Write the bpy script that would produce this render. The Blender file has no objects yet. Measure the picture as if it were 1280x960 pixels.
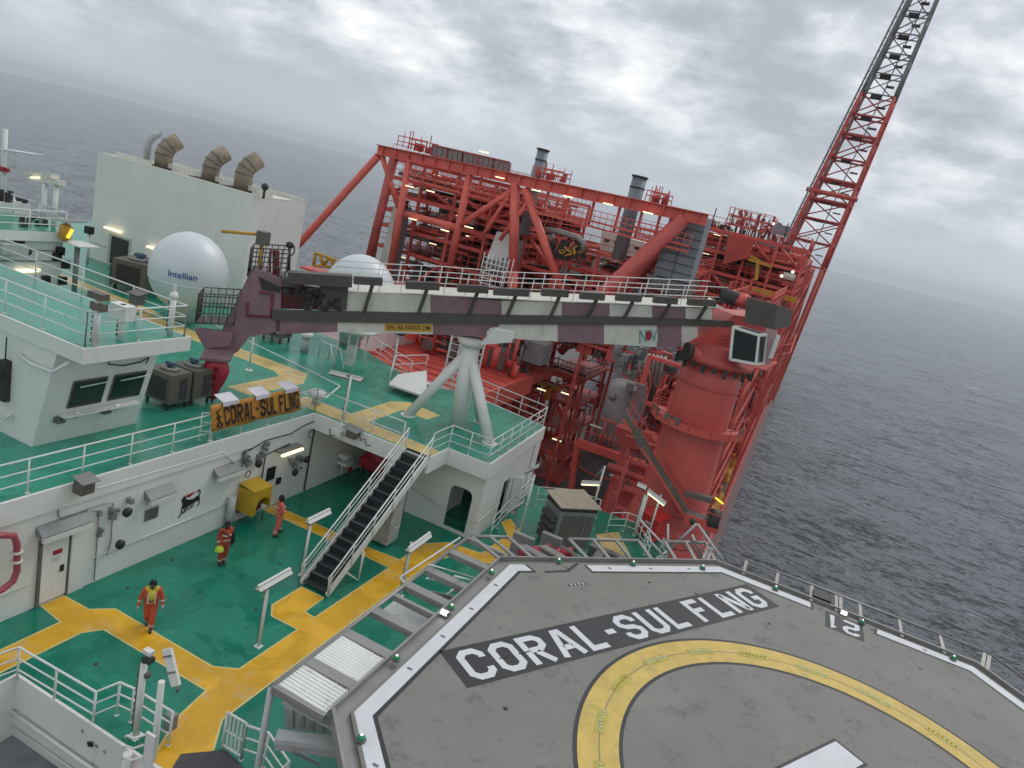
import bpy, math, random
from mathutils import Vector, Matrix
R = math.radians
random.seed(7)
sc = bpy.context.scene
COL = sc.collection

# ---------------------------------------------------------------- camera, world, sun, exposure
F, PITCH, ROLL, YAW, CH = 905.04, 0.2539924, 0.2366174, 0.3540153, 15.5
_fwd = Vector((-math.sin(YAW)*math.cos(PITCH), math.cos(YAW)*math.cos(PITCH), -math.sin(PITCH)))
_r0 = Vector((math.cos(YAW), math.sin(YAW), 0)); _u0 = _r0.cross(_fwd)
_right = _r0*math.cos(ROLL) + _u0*math.sin(ROLL); _up = -_r0*math.sin(ROLL) + _u0*math.cos(ROLL)
cd = bpy.data.cameras.new("camera"); cam = bpy.data.objects.new("camera", cd); COL.objects.link(cam)
m = Matrix((( _right.x, _up.x, -_fwd.x, 0), (_right.y, _up.y, -_fwd.y, 0), (_right.z, _up.z, -_fwd.z, CH), (0, 0, 0, 1)))
cam.matrix_world = m
cd.sensor_fit = 'HORIZONTAL'; cd.sensor_width = 36; cd.lens = 36*F/1280
cd.clip_start = 0.2; cd.clip_end = 60000
sc.camera = cam

w = bpy.data.worlds.new("World"); sc.world = w; w.use_nodes = True
nt = w.node_tree; nt.nodes.clear()
def N(t, **k):
    n = nt.nodes.new(t)
    for a, b in k.items(): setattr(n, a, b)
    return n
L = lambda a, b: nt.links.new(a, b)
SUN_EL, SUN_AZ = 48, 20     # elevation, azimuth (degrees clockwise from +Y)
sky = N('ShaderNodeTexSky'); sky.sky_type = 'NISHITA'; sky.sun_disc = False
sky.sun_elevation = R(SUN_EL); sky.sun_rotation = R(SUN_AZ); sky.air_density = 1.0; sky.dust_density = 2.5
tc = N('ShaderNodeTexCoord'); sep = N('ShaderNodeSeparateXYZ'); L(tc.outputs['Generated'], sep.inputs[0])
def M(op, a, b=None, c=None):
    n = N('ShaderNodeMath', operation=op)
    for i, v in enumerate((a, b, c)):
        if v is None: continue
        if isinstance(v, (int, float)): n.inputs[i].default_value = v
        else: L(v, n.inputs[i])
    return n.outputs[0]
zc = M('MAXIMUM', sep.outputs['Z'], 0.0); den = M('ADD', zc, 0.30)
cx = M('DIVIDE', sep.outputs['X'], den); cy = M('DIVIDE', sep.outputs['Y'], den)
cmb = N('ShaderNodeCombineXYZ'); L(cx, cmb.inputs[0]); L(cy, cmb.inputs[1])
def noise(scale, detail, rough, dist=0.0, off=(0, 0, 0)):
    mp = N('ShaderNodeMapping'); mp.inputs['Location'].default_value = off; L(cmb.outputs[0], mp.inputs[0])
    n = N('ShaderNodeTexNoise'); n.inputs['Scale'].default_value = scale; n.inputs['Detail'].default_value = detail
    n.inputs['Roughness'].default_value = rough; n.inputs['Distortion'].default_value = dist; L(mp.outputs[0], n.inputs['Vector'])
    return n.outputs[0]
big = noise(1.7, 5, 0.5, 0.15, (3.4, 0.1, 0)); small = noise(5.5, 12, 0.66, 0.1, (1.3, 7.7, 2))
def billow(scale, off):
    mp = N('ShaderNodeMapping'); mp.inputs['Location'].default_value = off; L(cmb.outputs[0], mp.inputs[0])
    wn = N('ShaderNodeTexNoise'); wn.inputs['Scale'].default_value = scale*1.3; wn.inputs['Detail'].default_value = 5; L(mp.outputs[0], wn.inputs['Vector'])
    wa = N('ShaderNodeMix', data_type='RGBA'); wa.blend_type = 'ADD'; wa.inputs[0].default_value = 0.22; L(mp.outputs[0], wa.inputs[6]); L(wn.outputs[1], wa.inputs[7])
    v = N('ShaderNodeTexVoronoi', feature='SMOOTH_F1'); v.inputs['Scale'].default_value = scale; v.inputs['Smoothness'].default_value = 0.45; L(wa.outputs[2], v.inputs['Vector']); return v.outputs['Distance']
bil = M('SUBTRACT', 1.0, billow(4.2, (0.7, 2.2, 0)))
mixv = M('ADD', M('ADD', M('MULTIPLY', big, 0.55), M('MULTIPLY', small, 0.33)), M('MULTIPLY', M('SUBTRACT', bil, 0.12), 0.12))
cr = N('ShaderNodeValToRGB'); L(mixv, cr.inputs[0])
cr.color_ramp.elements[0].position = 0.40; cr.color_ramp.elements[0].color = (4.3, 4.6, 5.1, 1)
cr.color_ramp.elements[1].position = 0.62; cr.color_ramp.elements[1].color = (12.5, 12.5, 12.2, 1)
e = cr.color_ramp.elements.new(0.468); e.color = (5.7, 6.05, 6.6, 1)
e = cr.color_ramp.elements.new(0.505); e.color = (7.1, 7.4, 7.8, 1)
e = cr.color_ramp.elements.new(0.54); e.color = (8.3, 8.6, 8.9, 1)
e = cr.color_ramp.elements.new(0.575); e.color = (9.3, 9.5, 9.6, 1)
# towards the horizon the clouds merge into an even grey veil
hz = N('ShaderNodeMapRange'); L(sep.outputs['Z'], hz.inputs[0]); hz.inputs[1].default_value = 0.0; hz.inputs[2].default_value = 0.17
hz.interpolation_type = 'SMOOTHSTEP'
veil = N('ShaderNodeMix', data_type='RGBA'); L(hz.outputs[0], veil.inputs[0]); veil.inputs[6].default_value = (5.1, 5.75, 6.35, 1); L(cr.outputs[0], veil.inputs[7])
mx = N('ShaderNodeMix', data_type='RGBA'); mx.inputs[0].default_value = 0.95; L(sky.outputs[0], mx.inputs[6]); L(veil.outputs[2], mx.inputs[7])
bg = N('ShaderNodeBackground'); bg.inputs[1].default_value = 0.085; L(mx.outputs[2], bg.inputs[0])
wo = N('ShaderNodeOutputWorld'); L(bg.outputs[0], wo.inputs[0])

sd = bpy.data.lights.new("sun", 'SUN'); sun = bpy.data.objects.new("sun", sd); COL.objects.link(sun)
sd.energy = 0.75; sd.angle = R(30); sd.color = (1.0, 0.965, 0.92)
az = R(SUN_AZ); el = R(SUN_EL)
sdir = Vector((math.sin(az)*math.cos(el), math.cos(az)*math.cos(el), math.sin(el)))
sun.rotation_euler = sdir.to_track_quat('Z', 'Y').to_euler()
sc.view_settings.view_transform = 'Standard'; sc.view_settings.look = 'None'
sc.view_settings.exposure = 0.36; sc.view_settings.gamma = 1.0; sc.view_settings.use_curve_mapping = False

# ---------------------------------------------------------------- measured points: rays from the camera met with real planes
O = Vector((0, 0, CH))
def ray(x, y): return _right*((x-640)/F) + _up*(-(y-480)/F) + _fwd
def inpoly(x, y, P):
    s = False
    for (x0, y0), (x1, y1) in zip(P, P[1:]+P[:1]):
        if (y0 > y) != (y1 > y) and x < (x1-x0)*(y-y0)/(y1-y0)+x0: s = not s
    return s
def at_z(x, y, z=0.0): v = ray(x, y); return O + v*((z-CH)/v.z)
def at_x(x, y, X): v = ray(x, y); return O + v*(X/v.x)
def at_y(x, y, Y): v = ray(x, y); return O + v*(Y/v.y)

# ---------------------------------------------------------------- materials
def mat(name, col, rough=0.5, metal=0.0, var=0.12, scale=1.5, bump=0.0, bscale=20, streak=0.0, rust=0.0, wet=0.0, emit=0.0, coat=0.0, spec=None, seam=0, wear=None):
    mt = bpy.data.materials.new(name); mt.use_nodes = True; t = mt.node_tree; b = t.nodes['Principled BSDF']
    def nn(ty): return t.nodes.new(ty)
    b.inputs['Roughness'].default_value = rough; b.inputs['Metallic'].default_value = metal
    if spec is not None: b.inputs['Specular IOR Level'].default_value = spec
    if coat: b.inputs['Coat Weight'].default_value = coat; b.inputs['Coat Roughness'].default_value = 0.08
    c = (col[0], col[1], col[2], 1)
    tcn = nn('ShaderNodeTexCoord'); geo = nn('ShaderNodeNewGeometry')
    P = geo.outputs['Position']
    n1 = nn('ShaderNodeTexNoise'); n1.inputs['Scale'].default_value = scale; n1.inputs['Detail'].default_value = 6; n1.inputs['Roughness'].default_value = 0.6; t.links.new(P, n1.inputs['Vector'])
    rmp = nn('ShaderNodeMapRange'); t.links.new(n1.outputs[0], rmp.inputs[0]); rmp.inputs[1].default_value = 0.3; rmp.inputs[2].default_value = 0.7
    rmp.inputs[3].default_value = 1-var; rmp.inputs[4].default_value = 1+var*0.6
    mul = nn('ShaderNodeMix'); mul.data_type = 'RGBA'; mul.blend_type = 'MULTIPLY'; mul.inputs[0].default_value = 1; mul.inputs[6].default_value = c
    t.links.new(rmp.outputs[0], mul.inputs[7]); out = mul.outputs[2]
    if streak or rust:
        mp = nn('ShaderNodeMapping'); mp.inputs['Scale'].default_value = (2.2, 2.2, 0.22); t.links.new(P, mp.inputs[0])
        n2 = nn('ShaderNodeTexNoise'); n2.inputs['Scale'].default_value = 1.6; n2.inputs['Detail'].default_value = 8; n2.inputs['Roughness'].default_value = 0.68; t.links.new(mp.outputs[0], n2.inputs['Vector'])
        if streak:
            r2 = nn('ShaderNodeMapRange'); t.links.new(n2.outputs[0], r2.inputs[0]); r2.inputs[1].default_value = 0.5; r2.inputs[2].default_value = 0.8; r2.inputs[4].default_value = streak
            m2 = nn('ShaderNodeMix'); m2.data_type = 'RGBA'; t.links.new(r2.outputs[0], m2.inputs[0]); t.links.new(out, m2.inputs[6]); m2.inputs[7].default_value = (col[0]*.35+.03, col[1]*.33+.025, col[2]*.3+.02, 1); out = m2.outputs[2]
        if rust:
            n3 = nn('ShaderNodeTexNoise'); n3.inputs['Scale'].default_value = 4.5; n3.inputs['Detail'].default_value = 8; n3.inputs['Roughness'].default_value = 0.7; t.links.new(P, n3.inputs['Vector'])
            ad = nn('ShaderNodeMath'); ad.operation = 'MULTIPLY'; t.links.new(n2.outputs[0], ad.inputs[0]); t.links.new(n3.outputs[0], ad.inputs[1])
            r3 = nn('ShaderNodeMapRange'); t.links.new(ad.outputs[0], r3.inputs[0]); r3.inputs[1].default_value = 0.33; r3.inputs[2].default_value = 0.42; r3.inputs[4].default_value = rust
            m3 = nn('ShaderNodeMix'); m3.data_type = 'RGBA'; t.links.new(r3.outputs[0], m3.inputs[0]); t.links.new(out, m3.inputs[6]); m3.inputs[7].default_value = (0.16, 0.055, 0.02, 1); out = m3.outputs[2]
    if seam:
        sp = nn('ShaderNodeSeparateXYZ'); t.links.new(P, sp.inputs[0]); ax = nn('ShaderNodeMath'); ax.operation = 'ADD'; t.links.new(sp.outputs[0], ax.inputs[0]); t.links.new(sp.outputs[1], ax.inputs[1])
        cv = nn('ShaderNodeCombineXYZ'); t.links.new(ax.outputs[0], cv.inputs[0]); t.links.new(sp.outputs[2], cv.inputs[1])
        bk = nn('ShaderNodeTexBrick'); bk.inputs['Scale'].default_value = 1.0; bk.inputs['Brick Width'].default_value = 2.9; bk.inputs['Row Height'].default_value = 1.75; bk.inputs['Mortar Size'].default_value = 0.012; bk.inputs['Mortar Smooth'].default_value = 0.5
        bk.inputs['Color1'].default_value = (1, 1, 1, 1); bk.inputs['Color2'].default_value = (.955, .955, .945, 1); bk.inputs['Mortar'].default_value = (seam, seam, seam, 1); t.links.new(cv.outputs[0], bk.inputs['Vector'])
        ms = nn('ShaderNodeMix'); ms.data_type = 'RGBA'; ms.blend_type = 'MULTIPLY'; ms.inputs[0].default_value = 1; t.links.new(out, ms.inputs[6]); t.links.new(bk.outputs['Color'], ms.inputs[7]); out = ms.outputs[2]
    if wear:
        nw = nn('ShaderNodeTexNoise'); nw.inputs['Scale'].default_value = wear[1]; nw.inputs['Detail'].default_value = 10; nw.inputs['Roughness'].default_value = 0.72; t.links.new(P, nw.inputs['Vector'])
        nv = nn('ShaderNodeTexNoise'); nv.inputs['Scale'].default_value = wear[1]*.22; nv.inputs['Detail'].default_value = 3; t.links.new(P, nv.inputs['Vector'])
        mu = nn('ShaderNodeMath'); mu.operation = 'MULTIPLY'; t.links.new(nw.outputs[0], mu.inputs[0]); t.links.new(nv.outputs[0], mu.inputs[1])
        rw = nn('ShaderNodeMapRange'); t.links.new(mu.outputs[0], rw.inputs[0]); rw.inputs[1].default_value = .285; rw.inputs[2].default_value = .38; rw.inputs[4].default_value = wear[2]
        mw = nn('ShaderNodeMix'); mw.data_type = 'RGBA'; t.links.new(rw.outputs[0], mw.inputs[0]); t.links.new(out, mw.inputs[6]); mw.inputs[7].default_value = (*wear[0], 1); out = mw.outputs[2]
    if wet:
        n4 = nn('ShaderNodeTexNoise'); n4.inputs['Scale'].default_value = 0.55; n4.inputs['Detail'].default_value = 5; n4.inputs['Roughness'].default_value = 0.55; n4.inputs['Distortion'].default_value = 0.8; t.links.new(P, n4.inputs['Vector'])
        r4 = nn('ShaderNodeMapRange'); t.links.new(n4.outputs[0], r4.inputs[0]); r4.inputs[1].default_value = 0.47; r4.inputs[2].default_value = 0.53
        r4.inputs[3].default_value = rough; r4.inputs[4].default_value = max(0.06, rough-wet); t.links.new(r4.outputs[0], b.inputs['Roughness'])
        r5 = nn('ShaderNodeMapRange'); t.links.new(n4.outputs[0], r5.inputs[0]); r5.inputs[1].default_value = 0.46; r5.inputs[2].default_value = 0.54; r5.inputs[3].default_value = 1.06; r5.inputs[4].default_value = 0.88
        m5 = nn('ShaderNodeMix'); m5.data_type = 'RGBA'; m5.blend_type = 'MULTIPLY'; m5.inputs[0].default_value = 1; t.links.new(out, m5.inputs[6]); t.links.new(r5.outputs[0], m5.inputs[7]); out = m5.outputs[2]
    t.links.new(out, b.inputs['Base Color'])
    if bump:
        nb = nn('ShaderNodeTexNoise'); nb.inputs['Scale'].default_value = bscale; nb.inputs['Detail'].default_value = 4; t.links.new(P, nb.inputs['Vector'])
        bp = nn('ShaderNodeBump'); bp.inputs['Strength'].default_value = bump; bp.inputs['Distance'].default_value = 0.02; t.links.new(nb.outputs[0], bp.inputs['Height']); t.links.new(bp.outputs[0], b.inputs['Normal'])
    if emit:
        b.inputs['Emission Color'].default_value = c; b.inputs['Emission Strength'].default_value = emit
    return mt
WHITE = mat('white_paint', (0.74, 0.75, 0.715), 0.42, var=0.05, scale=0.5, streak=0.08, rust=0.28, bump=0.25, bscale=.8, seam=.90)
WHITE2 = mat('white_rail_paint', (0.70, 0.72, 0.69), 0.4, var=0.08, rust=0.35)
WSTEEL = mat('white_steel_paint', (0.46, 0.48, 0.47), 0.45, var=0.12, streak=0.3, rust=0.7)
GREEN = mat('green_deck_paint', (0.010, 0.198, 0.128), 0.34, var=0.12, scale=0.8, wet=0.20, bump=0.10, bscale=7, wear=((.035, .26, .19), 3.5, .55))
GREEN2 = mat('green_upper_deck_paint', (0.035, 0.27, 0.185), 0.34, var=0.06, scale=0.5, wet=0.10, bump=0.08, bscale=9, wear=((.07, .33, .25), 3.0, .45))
YEL = mat('yellow_walkway_paint', (0.72, 0.40, 0.02), 0.4, var=0.14, scale=1.2, wet=0.15, bump=0.08, bscale=12, wear=((.62, .44, .20), 3.2, .8))
YEL2 = mat('faded_yellow_walkway_paint', (0.64, 0.47, 0.17), 0.4, var=0.18, scale=1.2, wet=0.15)
YEDGE = mat('pale_yellow_line_paint', (0.66, 0.55, 0.22), 0.5, var=0.1)
RED = mat('red_orange_paint', (0.62, 0.098, 0.076), 0.5, var=0.22, scale=0.6, streak=0.35)
RED2 = mat('dark_red_paint', (0.44, 0.072, 0.062), 0.55, var=0.28, scale=0.8, streak=0.5)
RED3 = mat('orange_red_paint', (0.70, 0.13, 0.095), 0.5, var=0.18, scale=0.7, streak=0.3)
PED = mat('crane_red_paint', (0.57, 0.100, 0.082), 0.42, var=0.16, scale=0.45, streak=0.45, rust=0.4, bump=.25, bscale=.9, wear=((.62, .20, .17), 1.3, .4))
HULLM = mat('hull_red_paint', (0.34, 0.19, 0.18), 0.5, var=0.2, scale=0.08, streak=0.4)
MAROON = mat('maroon_boom_paint', (0.25, 0.155, 0.175), 0.42, var=0.2, scale=0.8, streak=0.5)
MAROON2 = mat('wine_boom_paint', (0.17, 0.018, 0.03), 0.4, var=0.2)
BWHITE = mat('boom_white_paint', (0.64, 0.64, 0.56), 0.45, var=0.10, streak=0.22, rust=0.5)
RAILB = mat('brown_grey_steel', (0.085, 0.078, 0.065), 0.55, var=0.2, streak=0.3)
HOOK = mat('hook_red_paint', (0.42, 0.025, 0.05), 0.5, var=0.35, scale=6, streak=0.4)
DECKG = mat('grey_helideck', (0.215, 0.213, 0.190), 0.62, var=0.12, scale=0.45, bump=0.9, bscale=55, wear=((.10, .10, .095), 6, .6))
DECKL = mat('white_helideck_paint', (0.62, 0.64, 0.66), 0.55, var=0.08, bump=0.3, bscale=45)
DECKB = mat('black_helideck_paint', (0.022, 0.024, 0.028), 0.55, var=0.2, bump=0.3, bscale=45)
DECKY = mat('yellow_helideck_paint', (0.60, 0.43, 0.10), 0.55, var=0.18, scale=2.5, wear=((.42, .33, .12), 7, .7), bump=0.3, bscale=45)
DECKYG = mat('greenish_light_panel', (0.42, 0.38, 0.05), 0.45, var=0.25, scale=6)
ALU = mat('grey_aluminium', (0.28, 0.28, 0.265), 0.42, metal=0.35, var=0.15)
ALUD = mat('dull_grey_steel', (0.16, 0.16, 0.15), 0.5, metal=0.3, var=0.2)
BLACK = mat('black_rubber', (0.012, 0.012, 0.014), 0.5, var=0.1)
GLASS = mat('dark_window_glass', (0.012, 0.02, 0.018), 0.06, var=0.0, spec=0.6)
MUTED = mat('muted_red_pipe_paint', (0.34, 0.065, 0.09), 0.45, var=0.2, streak=.3)
UNIT = mat('brown_grey_unit_paint', (0.13, 0.115, 0.095), 0.5, var=0.2, streak=0.4)
UNITD = mat('dark_coil_fins', (0.035, 0.034, 0.03), 0.6, var=0.2)
GREY = mat('grey_paint', (0.22, 0.23, 0.23), 0.5, var=0.15, streak=0.3)
GREYB = mat('blue_grey_steel', (0.20, 0.235, 0.26), 0.5, var=0.15, streak=0.3)
GREYD = mat('dark_grey_vessel_paint', (0.085, 0.078, 0.08), 0.5, var=0.15, streak=0.3)
BEIGE = mat('beige_roof_paint', (0.40, 0.34, 0.25), 0.6, var=0.2, scale=4)
PIPE = mat('rusty_exhaust_steel', (0.30, 0.25, 0.18), 0.6, metal=0.2, var=0.3, scale=1.5, rust=1.0)
ORANGEB = mat('orange_banner_cloth', (0.50, 0.22, 0.03), 0.7, var=0.12, scale=3, bump=0.6, bscale=3)
YBOX = mat('yellow_box_paint', (0.55, 0.34, 0.02), 0.45, var=0.15, streak=0.2)
YSIGN = mat('orange_yellow_sign', (0.58, 0.34, 0.05), 0.5, var=0.2)
YSTEEL = mat('yellow_steel_paint', (0.55, 0.29, 0.03), 0.5, var=0.25)
RADOME = mat('white_radome_shell', (0.62, 0.66, 0.68), 0.3, var=0.03, scale=0.5)
BLUE = mat('blue_lettering', (0.02, 0.06, 0.30), 0.5, var=0.0)
BLUEM = mat('blue_motor_paint', (0.05, 0.10, 0.17), 0.5, var=0.2)
LAMP = mat('lit_fluorescent_tube', (1.0, 0.84, 0.52), 0.5, var=0.0, emit=1.2)
LAMPY = mat('lit_yellow_beacon', (1.0, 0.62, 0.05), 0.5, var=0.0, emit=0.9)
LAMPG = mat('green_perimeter_lens', (0.01, 0.22, 0.09), 0.15, var=0.0, emit=0.05)
LAMPW = mat('lit_white_lens', (1.0, 0.95, 0.85), 0.3, var=0.0, emit=1.3)
DIFF = mat('white_light_diffuser', (0.66, 0.66, 0.62), 0.35, var=0.03)
SKIN = mat('dark_brown_skin', (0.07, 0.032, 0.02), 0.5, var=0.1)
HAIR = mat('black_hair', (0.008, 0.007, 0.007), 0.7, var=0.1)
COVER = mat('orange_red_coverall', (0.55, 0.085, 0.035), 0.8, var=0.2, scale=9, bump=0.5, bscale=14)
COVER2 = mat('pink_orange_coverall', (0.66, 0.14, 0.10), 0.8, var=0.2, scale=9, bump=0.5, bscale=14)
COVER3 = mat('dark_orange_coverall', (0.40, 0.065, 0.03), 0.8, var=0.25, scale=9, bump=0.5, bscale=14)
VEST = mat('yellow_vest', (0.60, 0.52, 0.05), 0.7, var=0.15, scale=8)
REFL = mat('silver_reflective_tape', (0.60, 0.60, 0.52), 0.4, var=0.05)
HARD = mat('yellow_green_helmet', (0.48, 0.62, 0.03), 0.35, var=0.05)
BOOT = mat('dark_boot_leather', (0.03, 0.02, 0.015), 0.6, var=0.2)
GLOVE = mat('pale_grey_glove', (0.5, 0.48, 0.45), 0.8, var=0.1)
NAVY = mat('navy_bag_cloth', (0.012, 0.013, 0.025), 0.7, var=0.2)
LOGOR = mat('red_logo_paint', (0.30, 0.015, 0.02), 0.5, var=0.0)
LOGOG = mat('green_logo_paint', (0.12, 0.27, 0.24), 0.5, var=0.0)
LOGOW = mat('pale_logo_plate', (0.50, 0.58, 0.56), 0.5, var=0.0)
TREAD = mat('dark_stair_tread', (0.022, 0.03, 0.032), 0.35, var=0.2)
PAPER = mat('white_cloth_sheet', (0.62, 0.60, 0.66), 0.7, var=0.05)

# ---------------------------------------------------------------- mesh builder
class MB:
    def __init__(s): s.v = []; s.f = []; s.m = []; s.sm = []
    def _add(s, vs, fs, mi=0, smooth=False):
        o = len(s.v); s.v += [Vector(v) for v in vs]
        for f in fs: s.f.append([i+o for i in f]); s.m.append(mi); s.sm.append(smooth)
        return s
    def frame(s, c, ax, ay, az, mi=0):   # box by centre and three half vectors
        c = Vector(c); vs = [c + ax*i + ay*j + az*k for i in (-1, 1) for j in (-1, 1) for k in (-1, 1)]
        return s._add(vs, [(0, 1, 3, 2), (4, 6, 7, 5), (0, 4, 5, 1), (2, 3, 7, 6), (0, 2, 6, 4), (1, 5, 7, 3)], mi)
    def box(s, x0, x1, y0, y1, z0, z1, mi=0):
        return s.frame(((x0+x1)/2, (y0+y1)/2, (z0+z1)/2), Vector(((x1-x0)/2, 0, 0)), Vector((0, (y1-y0)/2, 0)), Vector((0, 0, (z1-z0)/2)), mi)
    def bar(s, p, q, w, h=None, mi=0, up=None):
        p, q = Vector(p), Vector(q); h = h or w; d = q-p; l = d.length
        if l < 1e-5: return s
        d.normalize(); u = Vector(up) if up else Vector((0, 0, 1))
        if abs(d.dot(u)) > 0.98: u = Vector((0, 1, 0))
        a = d.cross(u).normalized(); b = a.cross(d)
        return s.frame((p+q)/2, d*(l/2), a*(w/2), b*(h/2), mi)
    def tube(s, p, q, r, n=8, r2=None, mi=0, caps=True):
        p, q = Vector(p), Vector(q); d = q-p
        if d.length < 1e-5: return s
        d.normalize(); u = Vector((0, 0, 1)) if abs(d.z) < 0.95 else Vector((1, 0, 0))
        a = d.cross(u).normalized(); b = a.cross(d); r2 = r if r2 is None else r2
        vs = [p+(a*math.cos(t)+b*math.sin(t))*r for t in [2*math.pi*i/n for i in range(n)]] + [q+(a*math.cos(t)+b*math.sin(t))*r2 for t in [2*math.pi*i/n for i in range(n)]]
        s._add(vs, [(i, (i+1) % n, n+(i+1) % n, n+i) for i in range(n)], mi, True)
        if caps:
            s.f.append([len(s.v)-2*n+i for i in reversed(range(n))]); s.m.append(mi); s.sm.append(False)
            s.f.append([len(s.v)-n+i for i in range(n)]); s.m.append(mi); s.sm.append(False)
        return s
    def sweep(s, pts, r, n=6, mi=0, closed=False, rs=None):
        pts = [Vector(p) for p in pts]; k = len(pts); rings = []
        pa = None
        for i, p in enumerate(pts):
            a0 = pts[i-1] if (i > 0 or closed) else pts[i]; a1 = pts[(i+1) % k] if (i < k-1 or closed) else pts[i]
            d = (a1-a0)
            d = d.normalized() if d.length > 1e-6 else Vector((0, 0, 1))
            if pa is None:
                u = Vector((0, 0, 1)) if abs(d.z) < 0.9 else Vector((1, 0, 0)); pa = d.cross(u).normalized()
            else:
                pa = (pa - d*pa.dot(d)); pa = pa.normalized() if pa.length > 1e-6 else Vector((1, 0, 0))
            b = d.cross(pa); rr = rs[i] if rs else r
            rings.append([p+(pa*math.cos(t)+b*math.sin(t))*rr for t in [2*math.pi*j/n for j in range(n)]])
        vs = [v for rg in rings for v in rg]; fs = []
        for i in range(k-1 if not closed else k):
            for j in range(n):
                a, b = i*n, ((i+1) % k)*n; fs.append((a+j, a+(j+1) % n, b+(j+1) % n, b+j))
        o = len(s.v); s._add(vs, fs, mi, True)
        if not closed:
            s.f.append([o+j for j in reversed(range(n))]); s.f.append([o+(k-1)*n+j for j in range(n)]); s.m += [mi]*2; s.sm += [False]*2
        return s
    def poly(s, pts, mi=0): return s._add(pts, [tuple(range(len(pts)))], mi)
    def slab(s, pts, off, mi=0):       # planar polygon given thickness
        n = len(pts); off = Vector(off); a = [Vector(p) for p in pts]; b = [p+off for p in a]
        return s._add(a+b, [tuple(reversed(range(n))), tuple(range(n, 2*n))] + [(i, (i+1) % n, n+(i+1) % n, n+i) for i in range(n)], mi)
    def prism(s, xy, z0, z1, mi=0):
        ar = sum(xy[i][0]*xy[(i+1) % len(xy)][1]-xy[(i+1) % len(xy)][0]*xy[i][1] for i in range(len(xy)))
        if ar < 0: xy = list(reversed(xy))
        return s.slab([(x, y, z0) for x, y in xy], (0, 0, z1-z0), mi)
    def lathe(s, prof, c, n=24, mi=0, axis='z'):
        vs = []; c = Vector(c)
        for r, z in prof:
            for i in range(n):
                t = 2*math.pi*i/n; x, y = r*math.cos(t), r*math.sin(t)
                vs.append(c + (Vector((x, y, z)) if axis == 'z' else Vector((x, z, y)) if axis == 'y' else Vector((z, x, y))))
        fs = [(k*n+i, k*n+(i+1) % n, (k+1)*n+(i+1) % n, (k+1)*n+i) for k in range(len(prof)-1) for i in range(n)]
        o = len(s.v); s._add(vs, fs, mi, True)
        if prof[0][0] > 1e-4: s.f.append([o+i for i in reversed(range(n))]); s.m.append(mi); s.sm.append(False)
        if prof[-1][0] > 1e-4: s.f.append([o+(len(prof)-1)*n+i for i in range(n)]); s.m.append(mi); s.sm.append(False)
        return s
    def ball(s, c, r, n=12, mi=0, sz=1.0):
        k = max(4, n//2)
        return s.lathe([(max(1e-5, r*math.sin(math.pi*i/k)), -r*sz*math.cos(math.pi*i/k)) for i in range(k+1)], c, n, mi)
    def stroke(s, pts, wd, org, U, V, closed=False, lift=0.0, mi=0):   # flat mitred line in the plane org+U*x+V*y
        Nn = U.cross(V).normalized(); k = len(pts); Ls = []; Rs = []
        P2 = [Vector((p[0], p[1])) for p in pts]
        for i in range(k):
            a = P2[i-1] if (i > 0 or closed) else None; b = P2[(i+1) % k] if (i < k-1 or closed) else None
            d1 = (P2[i]-a).normalized() if a is not None else (b-P2[i]).normalized()
            d2 = (b-P2[i]).normalized() if b is not None else d1
            n1 = Vector((-d1.y, d1.x)); n2 = Vector((-d2.y, d2.x)); mt = (n1+n2)
            mt = mt.normalized() if mt.length > 0.2 else n1
            sc_ = min(2.0, 1/max(0.4, mt.dot(n1)))
            Ls.append(P2[i]+mt*(wd/2*sc_)); Rs.append(P2[i]-mt*(wd/2*sc_))
        T = lambda p: org + U*p.x + V*p.y + Nn*lift
        for i in range(k if closed else k-1):
            j = (i+1) % k
            s._add([T(Rs[i]), T(Rs[j]), T(Ls[j]), T(Ls[i])], [(0, 1, 2, 3)], mi)
        return s
    def build(s, name, mats, parent=None):
        if not isinstance(mats, (list, tuple)): mats = [mats]
        off = WL.get(parent.name, Vector((0, 0, 0))) if parent else Vector((0, 0, 0))
        me = bpy.data.meshes.new(name); me.from_pydata([tuple(v-off) for v in s.v], [], s.f)
        for mm in mats: me.materials.append(mm)
        me.polygons.foreach_set('material_index', s.m); me.polygons.foreach_set('use_smooth', s.sm); me.update()
        o = bpy.data.objects.new(name, me); COL.objects.link(o)
        if parent: o.parent = parent; WL[o.name] = off
        return o
WL = {}
def thing(name, label, cat, loc=(0, 0, 0), group=None):
    o = bpy.data.objects.new(name, None); o.empty_display_size = 0.3; COL.objects.link(o); o.location = loc
    WL[o.name] = Vector(loc); o['label'] = label; o['category'] = cat
    if group: o['group'] = group
    return o
def tag(o, label, cat, group=None):
    o['label'] = label; o['category'] = cat
    if group: o['group'] = group
    return o
def struct(o): o['kind'] = 'structure'; return o
def kids(o): return [c for c in bpy.data.objects if c.parent == o]
def copy_tree(o, parent=None, prune=()):
    c = o.copy(); COL.objects.link(c)
    if parent: c.parent = parent
    for ch in kids(o):
        if ch.name.split('.')[0] in prune: continue
        copy_tree(ch, c, prune)
    return c
def dup(root, loc, label, rz=0.0, prune=()):
    c = copy_tree(root, None, prune); c.location = loc; c.rotation_euler = (0, 0, rz); c['label'] = label; return c
def V3(a, z): return Vector((a[0], a[1], z))

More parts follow.
